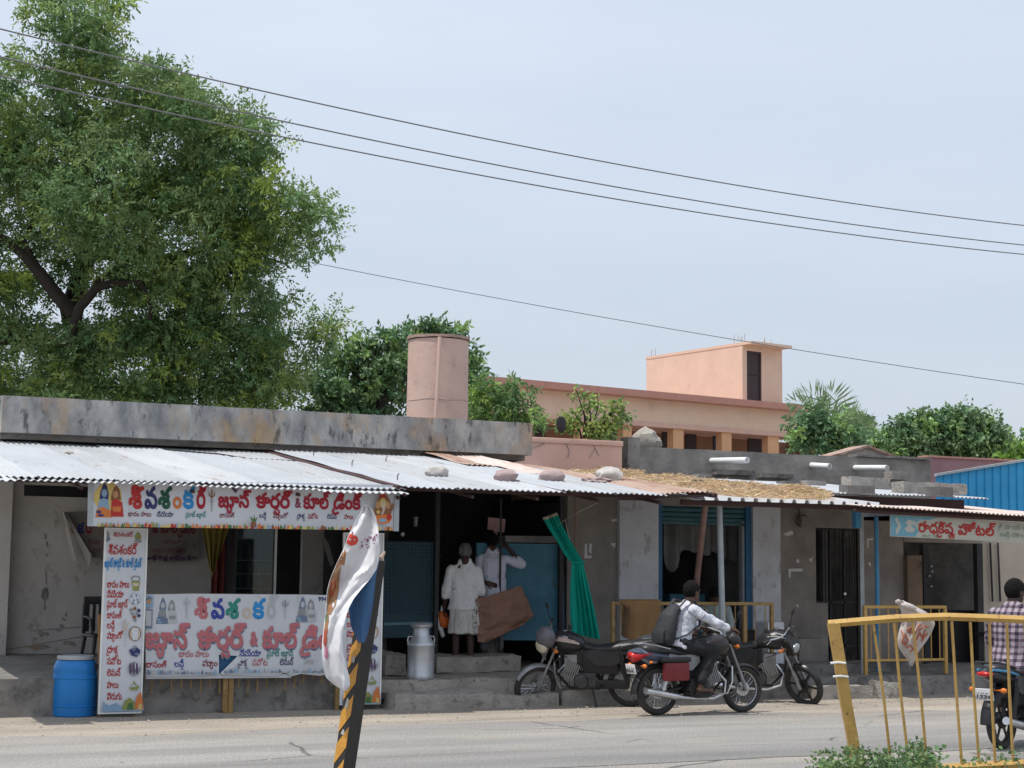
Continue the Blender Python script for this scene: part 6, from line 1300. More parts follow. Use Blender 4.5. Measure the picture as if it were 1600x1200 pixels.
# near barrier, leaning and bent
ZN = 12.0
YE = M['yellow']
t = Thing('near_barrier', 'bent and leaning yellow barrier in the right foreground, nearest of the barriers', 'barrier', G(1390, 1240, .12), 'yellow steel crowd barriers')
def bar(name, pts, w_, h_, m=YE): mb = MB(); mb.tube(pts, [(w_, h_)]*len(pts), 4, side=(0, 0, 1)); return t.part(name, mb, m, smooth=20)
tr_ = [(1294, 975), (1340, 971), (1400, 966), (1477, 963.5), (1540, 965.5), (1605, 968.5), (1680, 974), (1760, 982)]
bar('top_rail', [D(x, y, ZN) for x, y in tr_], .028, .022)
pw = [(1302, 974), (1312, 1035), (1322, 1100), (1333, 1160), (1338, 1215), (1342, 1290)]
mb = MB(); pp_ = [D(x, y, ZN+.0) for x, y in pw]; vs = []
for i, p in enumerate(pp_):
    hw_ = .041-(.004*i/5)
    for (a, b) in ((-1, -1), (1, -1), (1, 1), (-1, 1)): vs.append(p+_r0*a*hw_+Vector((_f.x, _f.y, 0))*b*.03)
fs = [(i*4+k, i*4+(k+1) % 4, (i+1)*4+(k+1) % 4, (i+1)*4+k) for i in range(len(pp_)-1) for k in range(4)]+[(0, 1, 2, 3), (23, 22, 21, 20)]
mb.add(vs, fs); t.part('post', mb, YE, smooth=20)
bar('post', [D(1740, 980, ZN), D(1755, 1290, ZN)], .045, .035)
bar('bottom_rail', [D(1338, 1208, ZN), D(1450, 1201, ZN), D(1600, 1193, ZN), D(1750, 1190, ZN)], .03, .022)
def ry(x):
    for a, b in zip(tr_, tr_[1:]):
        if a[0] <= x <= b[0]: return a[1]+(b[1]-a[1])*(x-a[0])/(b[0]-a[0])
def by(x): return 1208-(x-1338)*.056
for (xt, xb) in [(1365, 1393), (1397, 1421), (1426, 1449), (1487, 1503), (1516, 1530), (1546, 1555), (1573, 1583), (1601, 1609), (1632, 1640), (1664, 1671), (1700, 1706)]:
    a = D(xt, ry(xt)+6, ZN); b = D(xb, by(xb)-3, ZN); a = D(xt, ry(xt)+7.2, ZN); mb = MB(); m_ = a.lerp(b, .5)+Vector((0, 0, 0))+_r0*rnd.uniform(-.008, .008); mb.tube([a, m_, b], .0105, 8); t.part('bar', mb, YE)
for (x, y) in [(1305, 1035), (1309, 1056)]:
    mb = MB(); c = D(x+3, y, ZN-.0); mb.tube([c-_r0*.055-_f*.036, c-_f*.045+Vector((0, 0, .008)), c+_r0*.055-_f*.036], .008, 6); t.part('wire_tie', mb, M['pvc'])
# plastic sack hung on it
brow = [(938, 1401, 1411), (945, 1403, 1425), (955, 1408, 1446), (965, 1409, 1458), (975, 1408, 1461), (988, 1404, 1456), (1000, 1402, 1449), (1012, 1404, 1440), (1022, 1411, 1433), (1032, 1418, 1429), (1041, 1422, 1426)]
def sack(u, v, s_=1):
    i = min(int(v*(len(brow)-1)), len(brow)-2); f = v*(len(brow)-1)-i; a, b = brow[i], brow[i+1]; y = a[0]*(1-f)+b[0]*f; xl = a[1]*(1-f)+b[1]*f; xr = a[2]*(1-f)+b[2]*f
    th = .055*math.sin(math.pi*min(max(u, 0), 1))*(.3+.7*math.sin(math.pi*v))
    wr = .012*noise.noise(Vector((u*5+v*2, v*6, 4)))+.008*math.sin(u*14+v*5)
    return D(xl*(1-u)+xr*u, y, ZN+.09-s_*th+wr)
t2_ = Thing('plastic_sack', 'dirty white plastic sack with orange print hanging on the near barrier', 'sack', D(1424, 1041, ZN+.1))
wsk = mat('dirty_white_plastic', (.55, .51, .49), (.40, .35, .33), scale=9, rough=.55, bump=.3, bscale=14, stain=(.24, .17, .14), samt=.5, smin=.56, sscale=7)
mb = MB(); mb.grid(lambda u, v: sack(u, v, 1), 24, 30); mb.grid(lambda u, v: sack(u, v, -1), 24, 30); mb.ell(D(1403, 940, ZN+.08), .022, .02, .018, disp=.3); mb.ell(D(1421, 949, ZN+.07), .07, .035, .03, disp=.3, seed=5, M3=Matrix.Rotation(R(20), 3, 'Y')); t2_.part('sack', mb, wsk, smooth=80)
mb = MB(); oc = flat('orange_print_sack', (.50, .13, .06))
def sp(pts, w_=.0055):
    for a, b in zip(pts, pts[1:]):
        ps = []
        for (x, y) in (a, b):
            for i in range(len(brow)-1):
                if brow[i][0] <= y <= brow[i+1][0]: f = (y-brow[i][0])/(brow[i+1][0]-brow[i][0]); xl = brow[i][1]*(1-f)+brow[i+1][1]*f; xr = brow[i][2]*(1-f)+brow[i+1][2]*f; v = (i+f)/(len(brow)-1); break
            ps.append(sack((x-xl)/(xr-xl), v, 1)-_f*.008)
        mb.tube(ps, w_, 5)
for pl in ([(1418, 983), (1424, 980), (1426, 986), (1420, 988), (1418, 983)], [(1408, 985), (1412, 995), (1409, 1003), (1415, 1008)], [(1413, 990), (1418, 998), (1414, 1006)], [(1432, 1000), (1437, 988), (1440, 996), (1446, 984)], [(1430, 990), (1434, 980), (1438, 975)], [(1440, 1002), (1444, 994), (1449, 990)], [(1416, 1012), (1422, 1008), (1427, 1014), (1421, 1018)], [(1436, 985), (1444, 978), (1450, 980)], [(1428, 1004), (1433, 1008)]): sp(pl)
t2_.part('orange_print', mb, oc)

# median with weeds
q = G(1400, 1245, .0)
mb = MB(); rb(mb, 4.6, 40, 9.35, 10.9, -.1, .13, 61, amp=.03, cell=.3); struct('median_strip', mb, M['ground'])
def weeds(seed):
    r = np.random.RandomState(seed); V = []; T = []
    for i in range(430):
        px = r.uniform(1262, 1700); base_y = 1250
        if px > 1465 and r.rand() < .72: continue
        if px < 1290 and r.rand() < .4: continue
        env = 1177-14*math.exp(-((px-1340)/35)**2)-24*math.exp(-((px-1425)/28)**2)-6*math.exp(-((px-1560)/40)**2)+(12 if px < 1275 else 0)+(8 if 1470 < px < 1530 else 0)
        dp = r.uniform(11.0, 12.6); top = D(px+r.normal()*5, env+r.uniform(0, 45), dp); b = top.copy(); b.z = .12; b += Vector((r.normal()*.05, r.normal()*.05, 0)); H_ = top.z-.12
        if H_ < .05: continue
        n = int(10+H_*46); st = np.array(b); en = np.array(top); d = (en-st); sdv = r.normal(size=3)*.03
        # stem
        V.append([st, (st+en)/2+np.array([.003, 0, 0]), en, (st+en)/2-np.array([.003, 0, 0])]); T.append(np.tile([.9, .9, .7, 1], (4, 1)))
        tin = np.array([1, 1, 1])*r.uniform(.7, 1.35)*(np.array([1.15, 1.05, .9]) if r.rand() < .4 else np.array([.9, 1, 1.05]))
        for k in range(n):
            u = r.uniform(.15, 1)**.7; p = st+d*u+sdv*math.sin(u*3); q = r.normal(size=3); q[2] = abs(q[2])*.5-.1; q /= np.linalg.norm(q); l = r.uniform(.018, .045); ww = np.cross(q, r.normal(size=3)); ww /= np.linalg.norm(ww); wd = l*r.uniform(.28, .5)
            p = p+q*r.uniform(0, .05); V.append([p, p+q*l*.5+ww*wd, p+q*l, p+q*l*.5-ww*wd]); T.append(np.tile(np.append(tin*r.uniform(.8, 1.2), 1), (4, 1)))
    return np.array(V), np.array(T)
vs, ti = weeds(5); b = D(1430, 1215, 11.8); b.z = .12
o = link('weeds', quads('weeds', vs-np.array(b), ti, M['weed']), None, b); props(o, 'low green weeds growing along the foot of the near barrier', 'weeds', None, 'stuff')

# ================================================================== MOTORCYCLES
def bike(label, loc, ang, col, steer=0, lean=0, style='a', plate=('', ''), group='motorcycles by the roadside', seatm=None, stand=True, drop=0, tail='big', cowl='a'):
    """x forward, y left, z up; origin under the rear wheel"""
    t = Thing('motorcycle', label, 'motorcycle', loc, group, world=False, rot=(R(lean), 0, ang))
    blk, chm, eng, al = M['black'], M['chrome'], M['engine'], M['alloy']; seatm = seatm or mat('black_vinyl', (.022, .023, .026), (.032, .033, .036), rough=.42, bump=.1)
    WB, RW = 1.26, .292
    Ms = Matrix.Translation((1.06, 0, 0)) @ Matrix.Rotation(R(-25), 4, 'Y') @ Matrix.Rotation(R(steer), 4, 'Z') @ Matrix.Rotation(R(25), 4, 'Y') @ Matrix.Translation((-1.06, 0, 0)) if steer else Matrix.Identity(4)
    # steering axis passes a little behind the front hub
    def S_(mb): mb.v = [tuple(Ms @ Vector(v)) for v in mb.v]; return mb
    def wheel(cx, front):
        f = S_ if front else (lambda m: m)
        w_ = MB(); w_.torus((cx, 0, RW), .225, .017, 40, 8, sq=1.3)
        w_.lathe([(.01, -.06), (.035, -.06), (.035, .06), (.01, .06)], (0, 0, 0), 14, Matrix.Translation((cx, 0, RW)) @ Matrix.Rotation(R(90), 4, 'X'))
        w_.lathe([(.01, -.012), (.085, -.012), (.09, .02), (.01, .025)], (0, 0, 0), 22, Matrix.Translation((cx, (-.0), RW)) @ Matrix.Rotation(R(90), 4, 'X'))
        if style == 'alloy' or style == 'c':
            for i in range(6): a = math.pi*2*i/6; d = Vector((math.cos(a), 0, math.sin(a))); w_.tube([Vector((cx, 0, RW))+d*.03, Vector((cx, 0, RW))+d*.22], [(.022, .012), (.014, .010)], 6)
        else:
            for i in range(24):
                a = math.pi*2*i/24; d = Vector((math.cos(a+.25*(1 if i % 2 else -1)), 0, math.sin(a+.25*(1 if i % 2 else -1)))); e = Vector((math.cos(a), 0, math.sin(a)))
                w_.tube([Vector((cx, .035*(1 if i % 4 < 2 else -1), RW))+d*.035, Vector((cx, 0, RW))+e*.218], .0028, 4, caps=False)
        o = t.part('wheel', f(w_), chm if style == 'a' else (blk if style != 'b' else chm), smooth=60)
        ty = MB(); ty.torus((cx, 0, RW), .252, .040, 44, 12, sq=1.15); t.part('tyre', f(ty), M['rubber'], parent=o, smooth=60)
    wheel(0, False); wheel(WB, True)
    # front end
    for s_ in (-1, 1):
        m = MB(); m.tube([(WB, s_*.085, RW-.02), (WB-.10, s_*.085, RW+.22)], .024, 8); m.tube([(WB-.10, s_*.085, RW+.22), (WB-.245, s_*.085, .84)], .016, 8); t.part('fork', S_(m), al if s_ < 0 else al)
    m = MB()
    for k in range(12):
        pass
    m.grid(lambda u, v: (Vector((WB, 0, RW)) + Vector((math.cos(R(28+115*u)), 0, math.sin(R(28+115*u))))*(.315-.03*(2*v-1)**2)+Vector((0, (v-.5)*.11, 0))), 20, 6, (0, 0, .004)); t.part('front_fender', S_(m), col if style != 'a' else (al if style == 'a' and cowl == 'a' else col))
    m = MB(); hb = [(.88, .34, 1.03), (.95, .25, 1.035), (1.0, .10, .99), (1.0, .04, .93), (1.0, -.04, .93), (1.0, -.10, .99), (.95, -.25, 1.035), (.88, -.34, 1.03)] if style != 'c' else [(.90, .34, .97), (.95, .22, .98), (.98, .05, .95), (.98, -.05, .95), (.95, -.22, .98), (.90, -.34, .97)]
    m.tube(hb, .012, 8); o = t.part('handlebar', S_(m), chm)
    for s_ in (-1, 1):
        h0 = hb[0] if s_ > 0 else hb[-1]; h1 = hb[1] if s_ > 0 else hb[-2]; a = Vector(h0); b = Vector(h1)
        g = MB(); g.tube([a, a.lerp(b, .8)], .018, 8); t.part('grip', S_(g), blk, parent=o)
        g = MB(); g.tube([a.lerp(b, .7)+Vector((.03, 0, 0)), a+Vector((.06, s_*.0, -.01))], .006, 5); t.part('lever', S_(g), chm, parent=o)
        g = MB(); p0 = a.lerp(b, .9); p1 = p0+Vector((.02, s_*.07, .16)); g.tube([p0, p0+Vector((.02, s_*.02, .08)), p1], .006, 6); g.ell(p1+Vector((0, s_*.03, .03)), .012, .06, .036, M3=Matrix.Rotation(R(s_*25), 3, 'X')); t.part('mirror', S_(g), blk if style != 'a' else blk, parent=o)
    # headlight
    if style == 'a':
        m = MB(); m.ell((1.13, 0, .95), .125, .14, .15, sub=3); m.v = [(v[0], v[1], v[2]) if v[2] > .84 else (v[0], v[1], .84) for v in m.v]; h = t.part('headlight_cowl', S_(m), mat('grey_cowl_paint', (.13, .13, .15), (.10, .10, .115), rough=.3, bump=0))
        m = MB(); m.ell((1.185, 0, .845), .07, .115, .095, sub=3); t.part('headlight', S_(m), mat('cream_lens', (.62, .58, .44), (.5, .46, .34), rough=.2, bump=0), parent=h)
        m = MB(); m.prism([(1.17, -.07, .75), (1.17, .07, .75), (1.15, .05, .66), (1.15, -.05, .66)], (-.01, 0, 0)); t.part('badge_plate', S_(m), al, parent=h)
    elif style == 'c':
        m = MB(); m.prism([(1.14, -.09, .93), (1.14, .09, .93), (1.20, .11, .84), (1.19, .07, .73), (1.19, -.07, .73), (1.20, -.11, .84)], (-.09, 0, .0)); h = t.part('headlight_cowl', S_(m), blk)
        m = MB(); m.ell((1.185, 0, .82), .03, .085, .06, sub=3); t.part('headlight', S_(m), mat('clear_lens', (.30, .32, .34), rough=.1, bump=0), parent=h)
    else:
        m = MB(); m.ell((1.12, 0, .88), .10, .10, .11, sub=3); h = t.part('headlight', S_(m), blk)
    for s_ in (-1, 1): m = MB(); m.tube([(1.06, s_*.09, .82), (1.06, s_*.15, .82)], .008, 5); m.ell((1.06, s_*.175, .82), .028, .035, .024); t.part('indicator', S_(m), mat('amber_lens', (.65, .18, .02), (.55, .14, .02), rough=.3, bump=0))
    # tank
    m = MB(); secs = []
    prof = [(.58, .05, .76, .015), (.62, .10, .78, .09), (.70, .14, .80, .125), (.80, .165, .815, .15), (.90, .165, .825, .145), (.97, .135, .83, .12), (1.02, .08, .83, .07), (1.035, .02, .83, .02)]
    if style == 'c': prof = [(.56, .06, .77, .02), (.62, .10, .80, .07), (.72, .14, .83, .12), (.84, .17, .85, .145), (.94, .175, .85, .13), (1.02, .14, .83, .10), (1.08, .07, .80, .05), (1.10, .02, .79, .02)]
    m.tube([(x, 0, z) for x, ry_, z, rz in prof], [(rz, ry_) for x, ry_, z, rz in prof], 18, side=(0, 0, 1)); tk = t.part('fuel_tank', m, col, smooth=70)
    m = MB(); m.lathe([(.01, 0), (.035, 0), (.035, .015), (.01, .02)], (.84, 0, prof[3][2]+prof[3][3]-.008), 14); t.part('tank_cap', m, chm, parent=tk)
    if style in ('c', 'a'):
        sm = flat('silver_stripe', (.42, .40, .38)) if style == 'c' else flat('cream_red_graphic', (.50, .38, .33))
        for s_ in (-1, 1):
            for j in range(2 if style == 'c' else 1):
                m = MB()
                def st(u, v, s_=s_, j=j):
                    x = .64+.36*u; i = 0
                    while i < len(prof)-2 and prof[i+1][0] < x: i += 1
                    f = (x-prof[i][0])/(prof[i+1][0]-prof[i][0]); ry_ = prof[i][1]*(1-f)+prof[i+1][1]*f; z = prof[i][2]*(1-f)+prof[i+1][2]*f; rz = prof[i][3]*(1-f)+prof[i+1][3]*f
                    a = R((52-j*17 if style == 'c' else 8)+(5 if style == 'c' else 22)*v+(-22*u if style == 'c' else 0)*1.0); return Vector((x, s_*(ry_+.003)*math.cos(a), z+(rz+.003)*math.sin(a)))
                m.grid(st, 18, 3); t.part('stripe', m, sm, parent=tk)
    # seat
    m = MB(); sp_ = [(-.26, .06, .80, .03), (-.20, .115, .795, .065), (-.05, .135, .79, .075), (.12, .14, .775, .07), (.25, .14, .75, .06), (.42, .125, .745, .045), (.55, .10, .765, .05), (.64, .06, .79, .03)]
    m.tube([(x, 0, z) for x, a, z, b in sp_], [(b, a) for x, a, z, b in sp_], 16, side=(0, 0, 1)); t.part('seat', m, seatm, smooth=70)
    # frame and body below
    m = MB(); m.tube([(.98, 0, .80), (.80, 0, .76), (.30, 0, .70), (-.15, 0, .74)], .022, 6); m.tube([(1.02, 0, .78), (.96, 0, .42), (.78, 0, .22), (.40, 0, .22), (.30, 0, .60)], .018, 6); m.tube([(.30, .06, .33), (0, .09, RW)], .02, 6); m.tube([(.30, -.06, .33), (0, -.09, RW)], .02, 6); t.part('frame', m, blk)
    m = MB(); m.box(.14, .60, -.085, .085, .42, .73, .03); m.box(.55, .66, -.05, .05, .50, .74, .02); t.part('airbox', m, blk)
    m = MB(); m.tube([(.98, .03, .96), (1.03, .09, .85), (.95, .07, .72), (.80, .06, .62)], .006, 5); m.tube([(.96, -.12, 1.02), (1.09, -.05, .90), (1.02, -.06, .72), (.70, -.06, .60)], .006, 5); t.part('cables', m, blk)
    m = MB(); m.box(.42, .72, -.10, .10, .22, .44, .04); m.lathe([(.01, -.13), (.085, -.13), (.10, -.10), (.10, .10), (.085, .13), (.01, .13)], (0, 0, 0), 20, Matrix.Translation((.62, 0, .33)) @ Matrix.Rotation(R(90), 4, 'X')); m.lathe([(.01, -.12), (.07, -.12), (.08, .12), (.01, .12)], (0, 0, 0), 18, Matrix.Translation((.46, 0, .33)) @ Matrix.Rotation(R(90), 4, 'X')); en = t.part('engine', m, eng)
    m = MB()
    for k in range(7): m.box(.66+k*.028, .676+k*.028, -.095, .095, .36, .56, M4=Matrix.Translation((.74, 0, .46)) @ Matrix.Rotation(R(-20), 4, 'Y') @ Matrix.Translation((-.74, 0, -.46)))
    m.box(.68, .84, -.06, .06, .44, .66); t.part('cylinder_fins', m, al, parent=en)
    for s_ in (-1, 1):
        m = MB(); m.prism([(.10, s_*.115, .74), (.52, s_*.125, .74), (.54, s_*.13, .64), (.42, s_*.135, .54), (.20, s_*.13, .54), (.06, s_*.12, .62)], (0, -s_*.03, 0)); t.part('side_panel', m, col if style != 'b' else al)
        m = MB(); m.tube([(.02, s_*.11, RW+.02), (.10, s_*.12, .62)], .032 if style != 'x' else .02, 8); m.tube([(.02, s_*.11, RW), (.12, s_*.12, .70)], .014, 6); t.part('shock_absorber', m, chm if style == 'b' else blk)
        m = MB(); m.tube([(.36, s_*.08, .28), (.36, s_*.22, .27)], .014, 6); t.part('footpeg', m, blk)
    m = MB(); m.tube([(.84, -.05, .52), (.94, -.09, .40), (.90, -.12, .25), (.72, -.14, .19), (.45, -.15, .20)], .018, 8); m.tube([(.45, -.15, .20), (.25, -.155, .22), (.15, -.165, .235), (-.28, -.18, .31)], [.02, .03, .044, .040], 12); t.part('exhaust', m, chm)
    m = MB(); m.box(.0, .44, .075, .125, .24, .36, .03); t.part('chain_case', m, blk)
    m = MB(); m.grid(lambda u, v: Vector((0, 0, RW))+Vector((math.cos(R(60+125*u)), 0, math.sin(R(60+125*u))))*(.325-.03*(2*v-1)**2+.05*u*u)+Vector((0, (v-.5)*.13, 0)), 22, 6, (0, 0, .005)); t.part('rear_fender', m, blk)
    # tail
    m = MB(); m.tube([(.10, 0, .70), (-.10, 0, .72), (-.30, 0, .76), (-.38, 0, .77)], [(.05, .12), (.07, .12), (.055, .10), (.02, .07)], 12, side=(0, 0, 1)); tl = t.part('tail_cowl', m, col if style != 'b' else mat('dark_silver_blue', (.10, .12, .17), (.08, .09, .13), rough=.35, bump=0))
    m = MB(); 
    if tail == 'big':
        m.tube([(-.385, 0, .69), (-.37, 0, .70), (-.32, 0, .71), (-.22, 0, .735), (-.14, 0, .745)], [(.055, .07), (.068, .085), (.062, .098), (.035, .112), (.012, .115)], 14, side=(0, 0, 1))
    else: m.ell((-.345, 0, .76), .06, .09, .03, sub=3)
    t.part('tail_light', m, mat('red_lens', (.55, .02, .02), (.42, .015, .015), rough=.2, bump=0), parent=tl)
    for s_ in (-1, 1): m = MB(); m.tube([(-.28, s_*.06, .60), (-.29, s_*.14, .60)], .008, 5); m.ell((-.29, s_*.165, .60), .028, .036, .028); t.part('indicator', m, mat('amber_lens', (.70, .20, .03), (.6, .15, .02), rough=.3, bump=0))
    m = MB(); m.box(-.385, -.375, -.10, .10, .50, .62, .004, M4=Matrix.Translation((-.38, 0, .56)) @ Matrix.Rotation(R(-14), 4, 'Y') @ Matrix.Translation((.38, 0, -.56))); pl = t.part('number_plate', m, M['white'])
    m = MB()
    for row, (txt, z) in enumerate(zip(plate, (.571, .520))):
        if not txt: continue
        vs, fs, wid = text_mesh(txt, .03); k = .165/max(wid, .01) if wid else .1; hh = .038/.72
        m.add([Vector((-.3935+.0-(z+v[1]*hh-.56)*.0, .0825-v[0]*k, z+v[1]*hh)) + Vector((-(z+v[1]*hh-.56)*(-.249), 0, 0)) for v in vs], fs)
    if m.f: t.part('plate_lettering', m, flat('plate_black', (.03, .03, .03)), parent=pl, smooth=0)
    m = MB(); m.tube([(.10, .13, .80), (-.10, .14, .84), (-.30, .12, .87), (-.36, .05, .87), (-.36, -.05, .87), (-.30, -.12, .87), (-.10, -.14, .84), (.10, -.13, .80)], .011, 6); t.part('grab_rail', m, chm if style != 'c' else blk)
    if style != 'c':
        m = MB(); m.tube([(.92, .03, .62), (.95, .22, .58), (.93, .25, .40), (.88, .22, .26), (.80, .04, .24)], .011, 6); m.tube([(.92, -.03, .62), (.95, -.22, .58), (.93, -.25, .40), (.88, -.22, .26), (.80, -.04, .24)], .011, 6); t.part('leg_guard', m, chm)
    if stand: m = MB(); m.tube([(.48, .10, .24), (.40, .26, .02)], .012, 6); m.ell((.40, .27, .015), .03, .02, .01); t.part('side_stand', m, blk)
    return t
def heading(a, b): d = b-a; return math.atan2(d.y, d.x)
dkgrey = mat('charcoal_bike_paint', (.030, .030, .033), (.022, .022, .025), scale=3, rough=.28, bump=0, stain=(.12, .11, .10), samt=.4, smin=.62, sscale=5)
dkred = mat('black_maroon_bike_paint', (.035, .020, .022), (.02, .02, .022), scale=3, rough=.3, bump=0)
# parked, facing left
a, b = G(985, 1104), G(832, 1100); ang = heading(a, b)
bike('parked black motorcycle facing left with cream headlamp and grey cowl', (a.x, a.y, 0), ang, dkgrey, steer=36, lean=-7, style='a', group='motorcycles by the roadside')
# ridden one
a, b = G(1027, 1118), G(1163, 1113); angr = heading(a, b); rb_loc = Vector((a.x, a.y, 0))
rb_ = bike('black motorcycle being ridden to the right with large red tail light and chrome silencer', rb_loc, angr, dkred, steer=0, lean=0, style='b', plate=('TS 05', '8064'), stand=False)
m = MB(); m.box(-.02, .34, -.20, -.135, .42, .64, .02); rb_.part('side_box', m, mat('dark_red_plastic', (.20, .022, .026), (.15, .018, .02), rough=.45))
m = MB(); m.box(-.06, .36, -.215, -.12, .642, .70, .025); rb_.part('side_box_lid', m, M['black'])
# leaning one facing right
b = G(1262, 1098); hd = heading(G(1140, 1060), G(1262, 1098)); hd = angr-R(36); a = b-Vector((math.cos(hd), math.sin(hd), 0))*1.26
bike('dark parked motorcycle facing right and leaning, half behind the rider', (a.x, a.y, 0), hd, dkgrey, steer=-38, lean=7, style='c')
# right edge
a = G(1566, 1171); hd4 = angr+R(20)
rb4 = bike('black motorcycle with blue tail stripe and white plate at the right edge', (a.x, a.y, 0), hd4, dkgrey, steer=0, lean=0, style='c', plate=('TS 05 EW', '1334'), stand=False, tail='slim')
m = MB(); m.tube([(-.34, .08, .80), (-.1, .13, .78), (.1, .14, .74)], [(.012, .012)]*3, 6); m.tube([(-.34, -.08, .80), (-.1, -.13, .78), (.1, -.14, .74)], [(.012, .012)]*3, 6); rb4.part('blue_stripe', m, M['skypaint'])

# ================================================================== PEOPLE
def remesh(mb, name, mats, vox=.011, smooth=3, wrinkle=0, wf=(6, 6, 6), seed=0, M4=None):
    me = mb.mesh(name, mats, None, 0); o = bpy.data.objects.new('tmp', me); COL.objects.link(o)
    md = o.modifiers.new('r', 'REMESH'); md.mode = 'VOXEL'; md.voxel_size = vox; md.use_smooth_shade = True
    ms = o.modifiers.new('s', 'SMOOTH'); ms.factor = .5; ms.iterations = smooth
    bpy.context.view_layer.update(); dg = bpy.context.evaluated_depsgraph_get(); me2 = bpy.data.meshes.new_from_object(o.evaluated_get(dg)); me2.name = name
    bpy.data.objects.remove(o); bpy.data.meshes.remove(me)
    if not me2.materials: me2.materials.append(mats)
    if wrinkle:
        for v in me2.vertices:
            p = Vector((v.co.x*wf[0], v.co.y*wf[1], v.co.z*wf[2]))+Vector((seed, 0, 0)); v.co += v.normal*wrinkle*(noise.noise(p)+.5*abs(noise.noise(p*2.1)))
    if M4 is not None: me2.transform(M4)
    me2.shade_smooth(); return me2
def v3(*a): return Vector(a)
def chain(mb, pts, rr, n=12):
    for (a, b, ra, rb_) in zip(pts, pts[1:], rr, rr[1:]): mb.capsule(a, b, ra, rb_, n)
def torso(mb, pel, chest, neck, wr, grow=0):
    """elliptical trunk from pelvis to shoulders; wr = across-the-body direction"""
    pel, chest, neck = Vector(pel), Vector(chest), Vector(neck); w_ = Vector(wr)
    pts = [pel-(chest-pel)*.18, pel, pel.lerp(chest, .35), pel.lerp(chest, .7), chest, chest.lerp(neck, .55), neck]
    rr = [(.125, .09), (.160, .115), (.142, .103), (.160, .110), (.176, .112), (.150, .090), (.058, .058)]
    for a in (-1, 1): mb.capsule(neck.lerp(chest, .12)+w_*a*.03, chest.lerp(neck, .42)+w_*a*.135, .052+grow*1.15, .056+grow*.8, 12)
    mb.tube(pts, [(a+grow, b+grow) for a, b in rr], 20, side=w_)
def hand(mb, wrist, d, palm_n, side=1, curl=.5, k=1.0):
    """palm, four curled fingers of unequal length, thumb leaving the side of the palm"""
    w_ = Vector(wrist); d = Vector(d).normalized(); n = Vector(palm_n); n = (n-d*n.dot(d)).normalized(); s_ = d.cross(n)*side
    for j in range(4): a = w_+s_*(.026-.0175*j)*k; mb.capsule(a+d*.01, a+d*.085*k, .013*k, .011*k, 8)
    for j, L in enumerate((.070, .080, .074, .056)):
        p = w_+s_*(.027-.018*j)*k+d*.088*k; ang = curl*.5; q = d
        for seg in range(3):
            q = (d*math.cos(ang)+n*math.sin(ang)).normalized(); e = p+q*L*k*(.45, .32, .23)[seg]; mb.capsule(p, e, (.0098, .009, .0082)[seg]*k, (.009, .0082, .0075)[seg]*k, 8); p = e; ang += curl*1.1
    p = w_+s_*.03*k+d*.025*k; q = (d*.6+s_*.7+n*.35).normalized(); e = p+q*.04*k; mb.capsule(p, e, .0125*k, .0105*k, 8); q2 = (d*.85+s_*.25+n*.45).normalized(); mb.capsule(e, e+q2*.032*k, .0105*k, .0085*k, 8)
def head(mb, c, fwd, up, k=1.0):
    f = Vector(fwd).normalized(); u = Vector(up); u = (u-f*u.dot(f)).normalized(); s_ = f.cross(u); M3 = Matrix((s_, f, u)).transposed(); c = Vector(c)
    mb.ell(c+u*.015*k, .075*k, .094*k, .100*k, M3, sub=3); mb.ell(c+f*.028*k-u*.055*k, .056*k, .062*k, .062*k, M3, sub=3)
    mb.capsule(c+f*.088*k+u*.012*k, c+f*.108*k-u*.022*k, .010*k, .015*k, 8)
    mb.capsule(c+f*.085*k-u*.054*k-s_*.018*k, c+f*.085*k-u*.054*k+s_*.018*k, .009*k, .009*k, 8)
    mb.capsule(c+f*.085*k+u*.030*k-s_*.045*k, c+f*.085*k+u*.030*k+s_*.045*k, .010*k, .010*k, 8)
    for a in (-1, 1): mb.ell(c+s_*a*.077*k-f*.008*k-u*.005*k, .012*k, .022*k, .032*k, M3, sub=2)
    mb.capsule(c-u*.03*k-f*.01*k, c-u*.125*k-f*.028*k, .052*k, .056*k, 12)
    return M3
def hair(mb, c, M3, k=1.0, low=-.045, thick=1.0):
    c = Vector(c); h = MB(); h.ell((0, 0, 0), .084*k*thick, .102*k*thick, .106*k*thick, sub=4, disp=.06, seed=3, fr=5)
    vs = []
    for v in h.v:
        x, y, z = v
        lim = low*k if y < -.02 else low*k+(y+.02)*1.35   # hairline rises towards the face
        vs.append((x, y, max(z, lim)))
    h.v = vs; h.v = [tuple(M3 @ Vector(v)+c+(M3 @ Vector((0, -.006*k, .020*k)))) for v in h.v]; mb.add(h.v, h.f)
def eyes(t, c, M3, k=1.0):
    mb = MB()
    for a in (-1, 1): mb.ell(Vector(c)+M3 @ Vector((a*.030*k, .083*k, .012*k)), .013*k, .008*k, .007*k, M3, sub=2)
    return mb
def person(label, loc, ang, group=None):
    return Thing('person', label, 'person', loc, group, world=False, rot=(0, 0, ang))

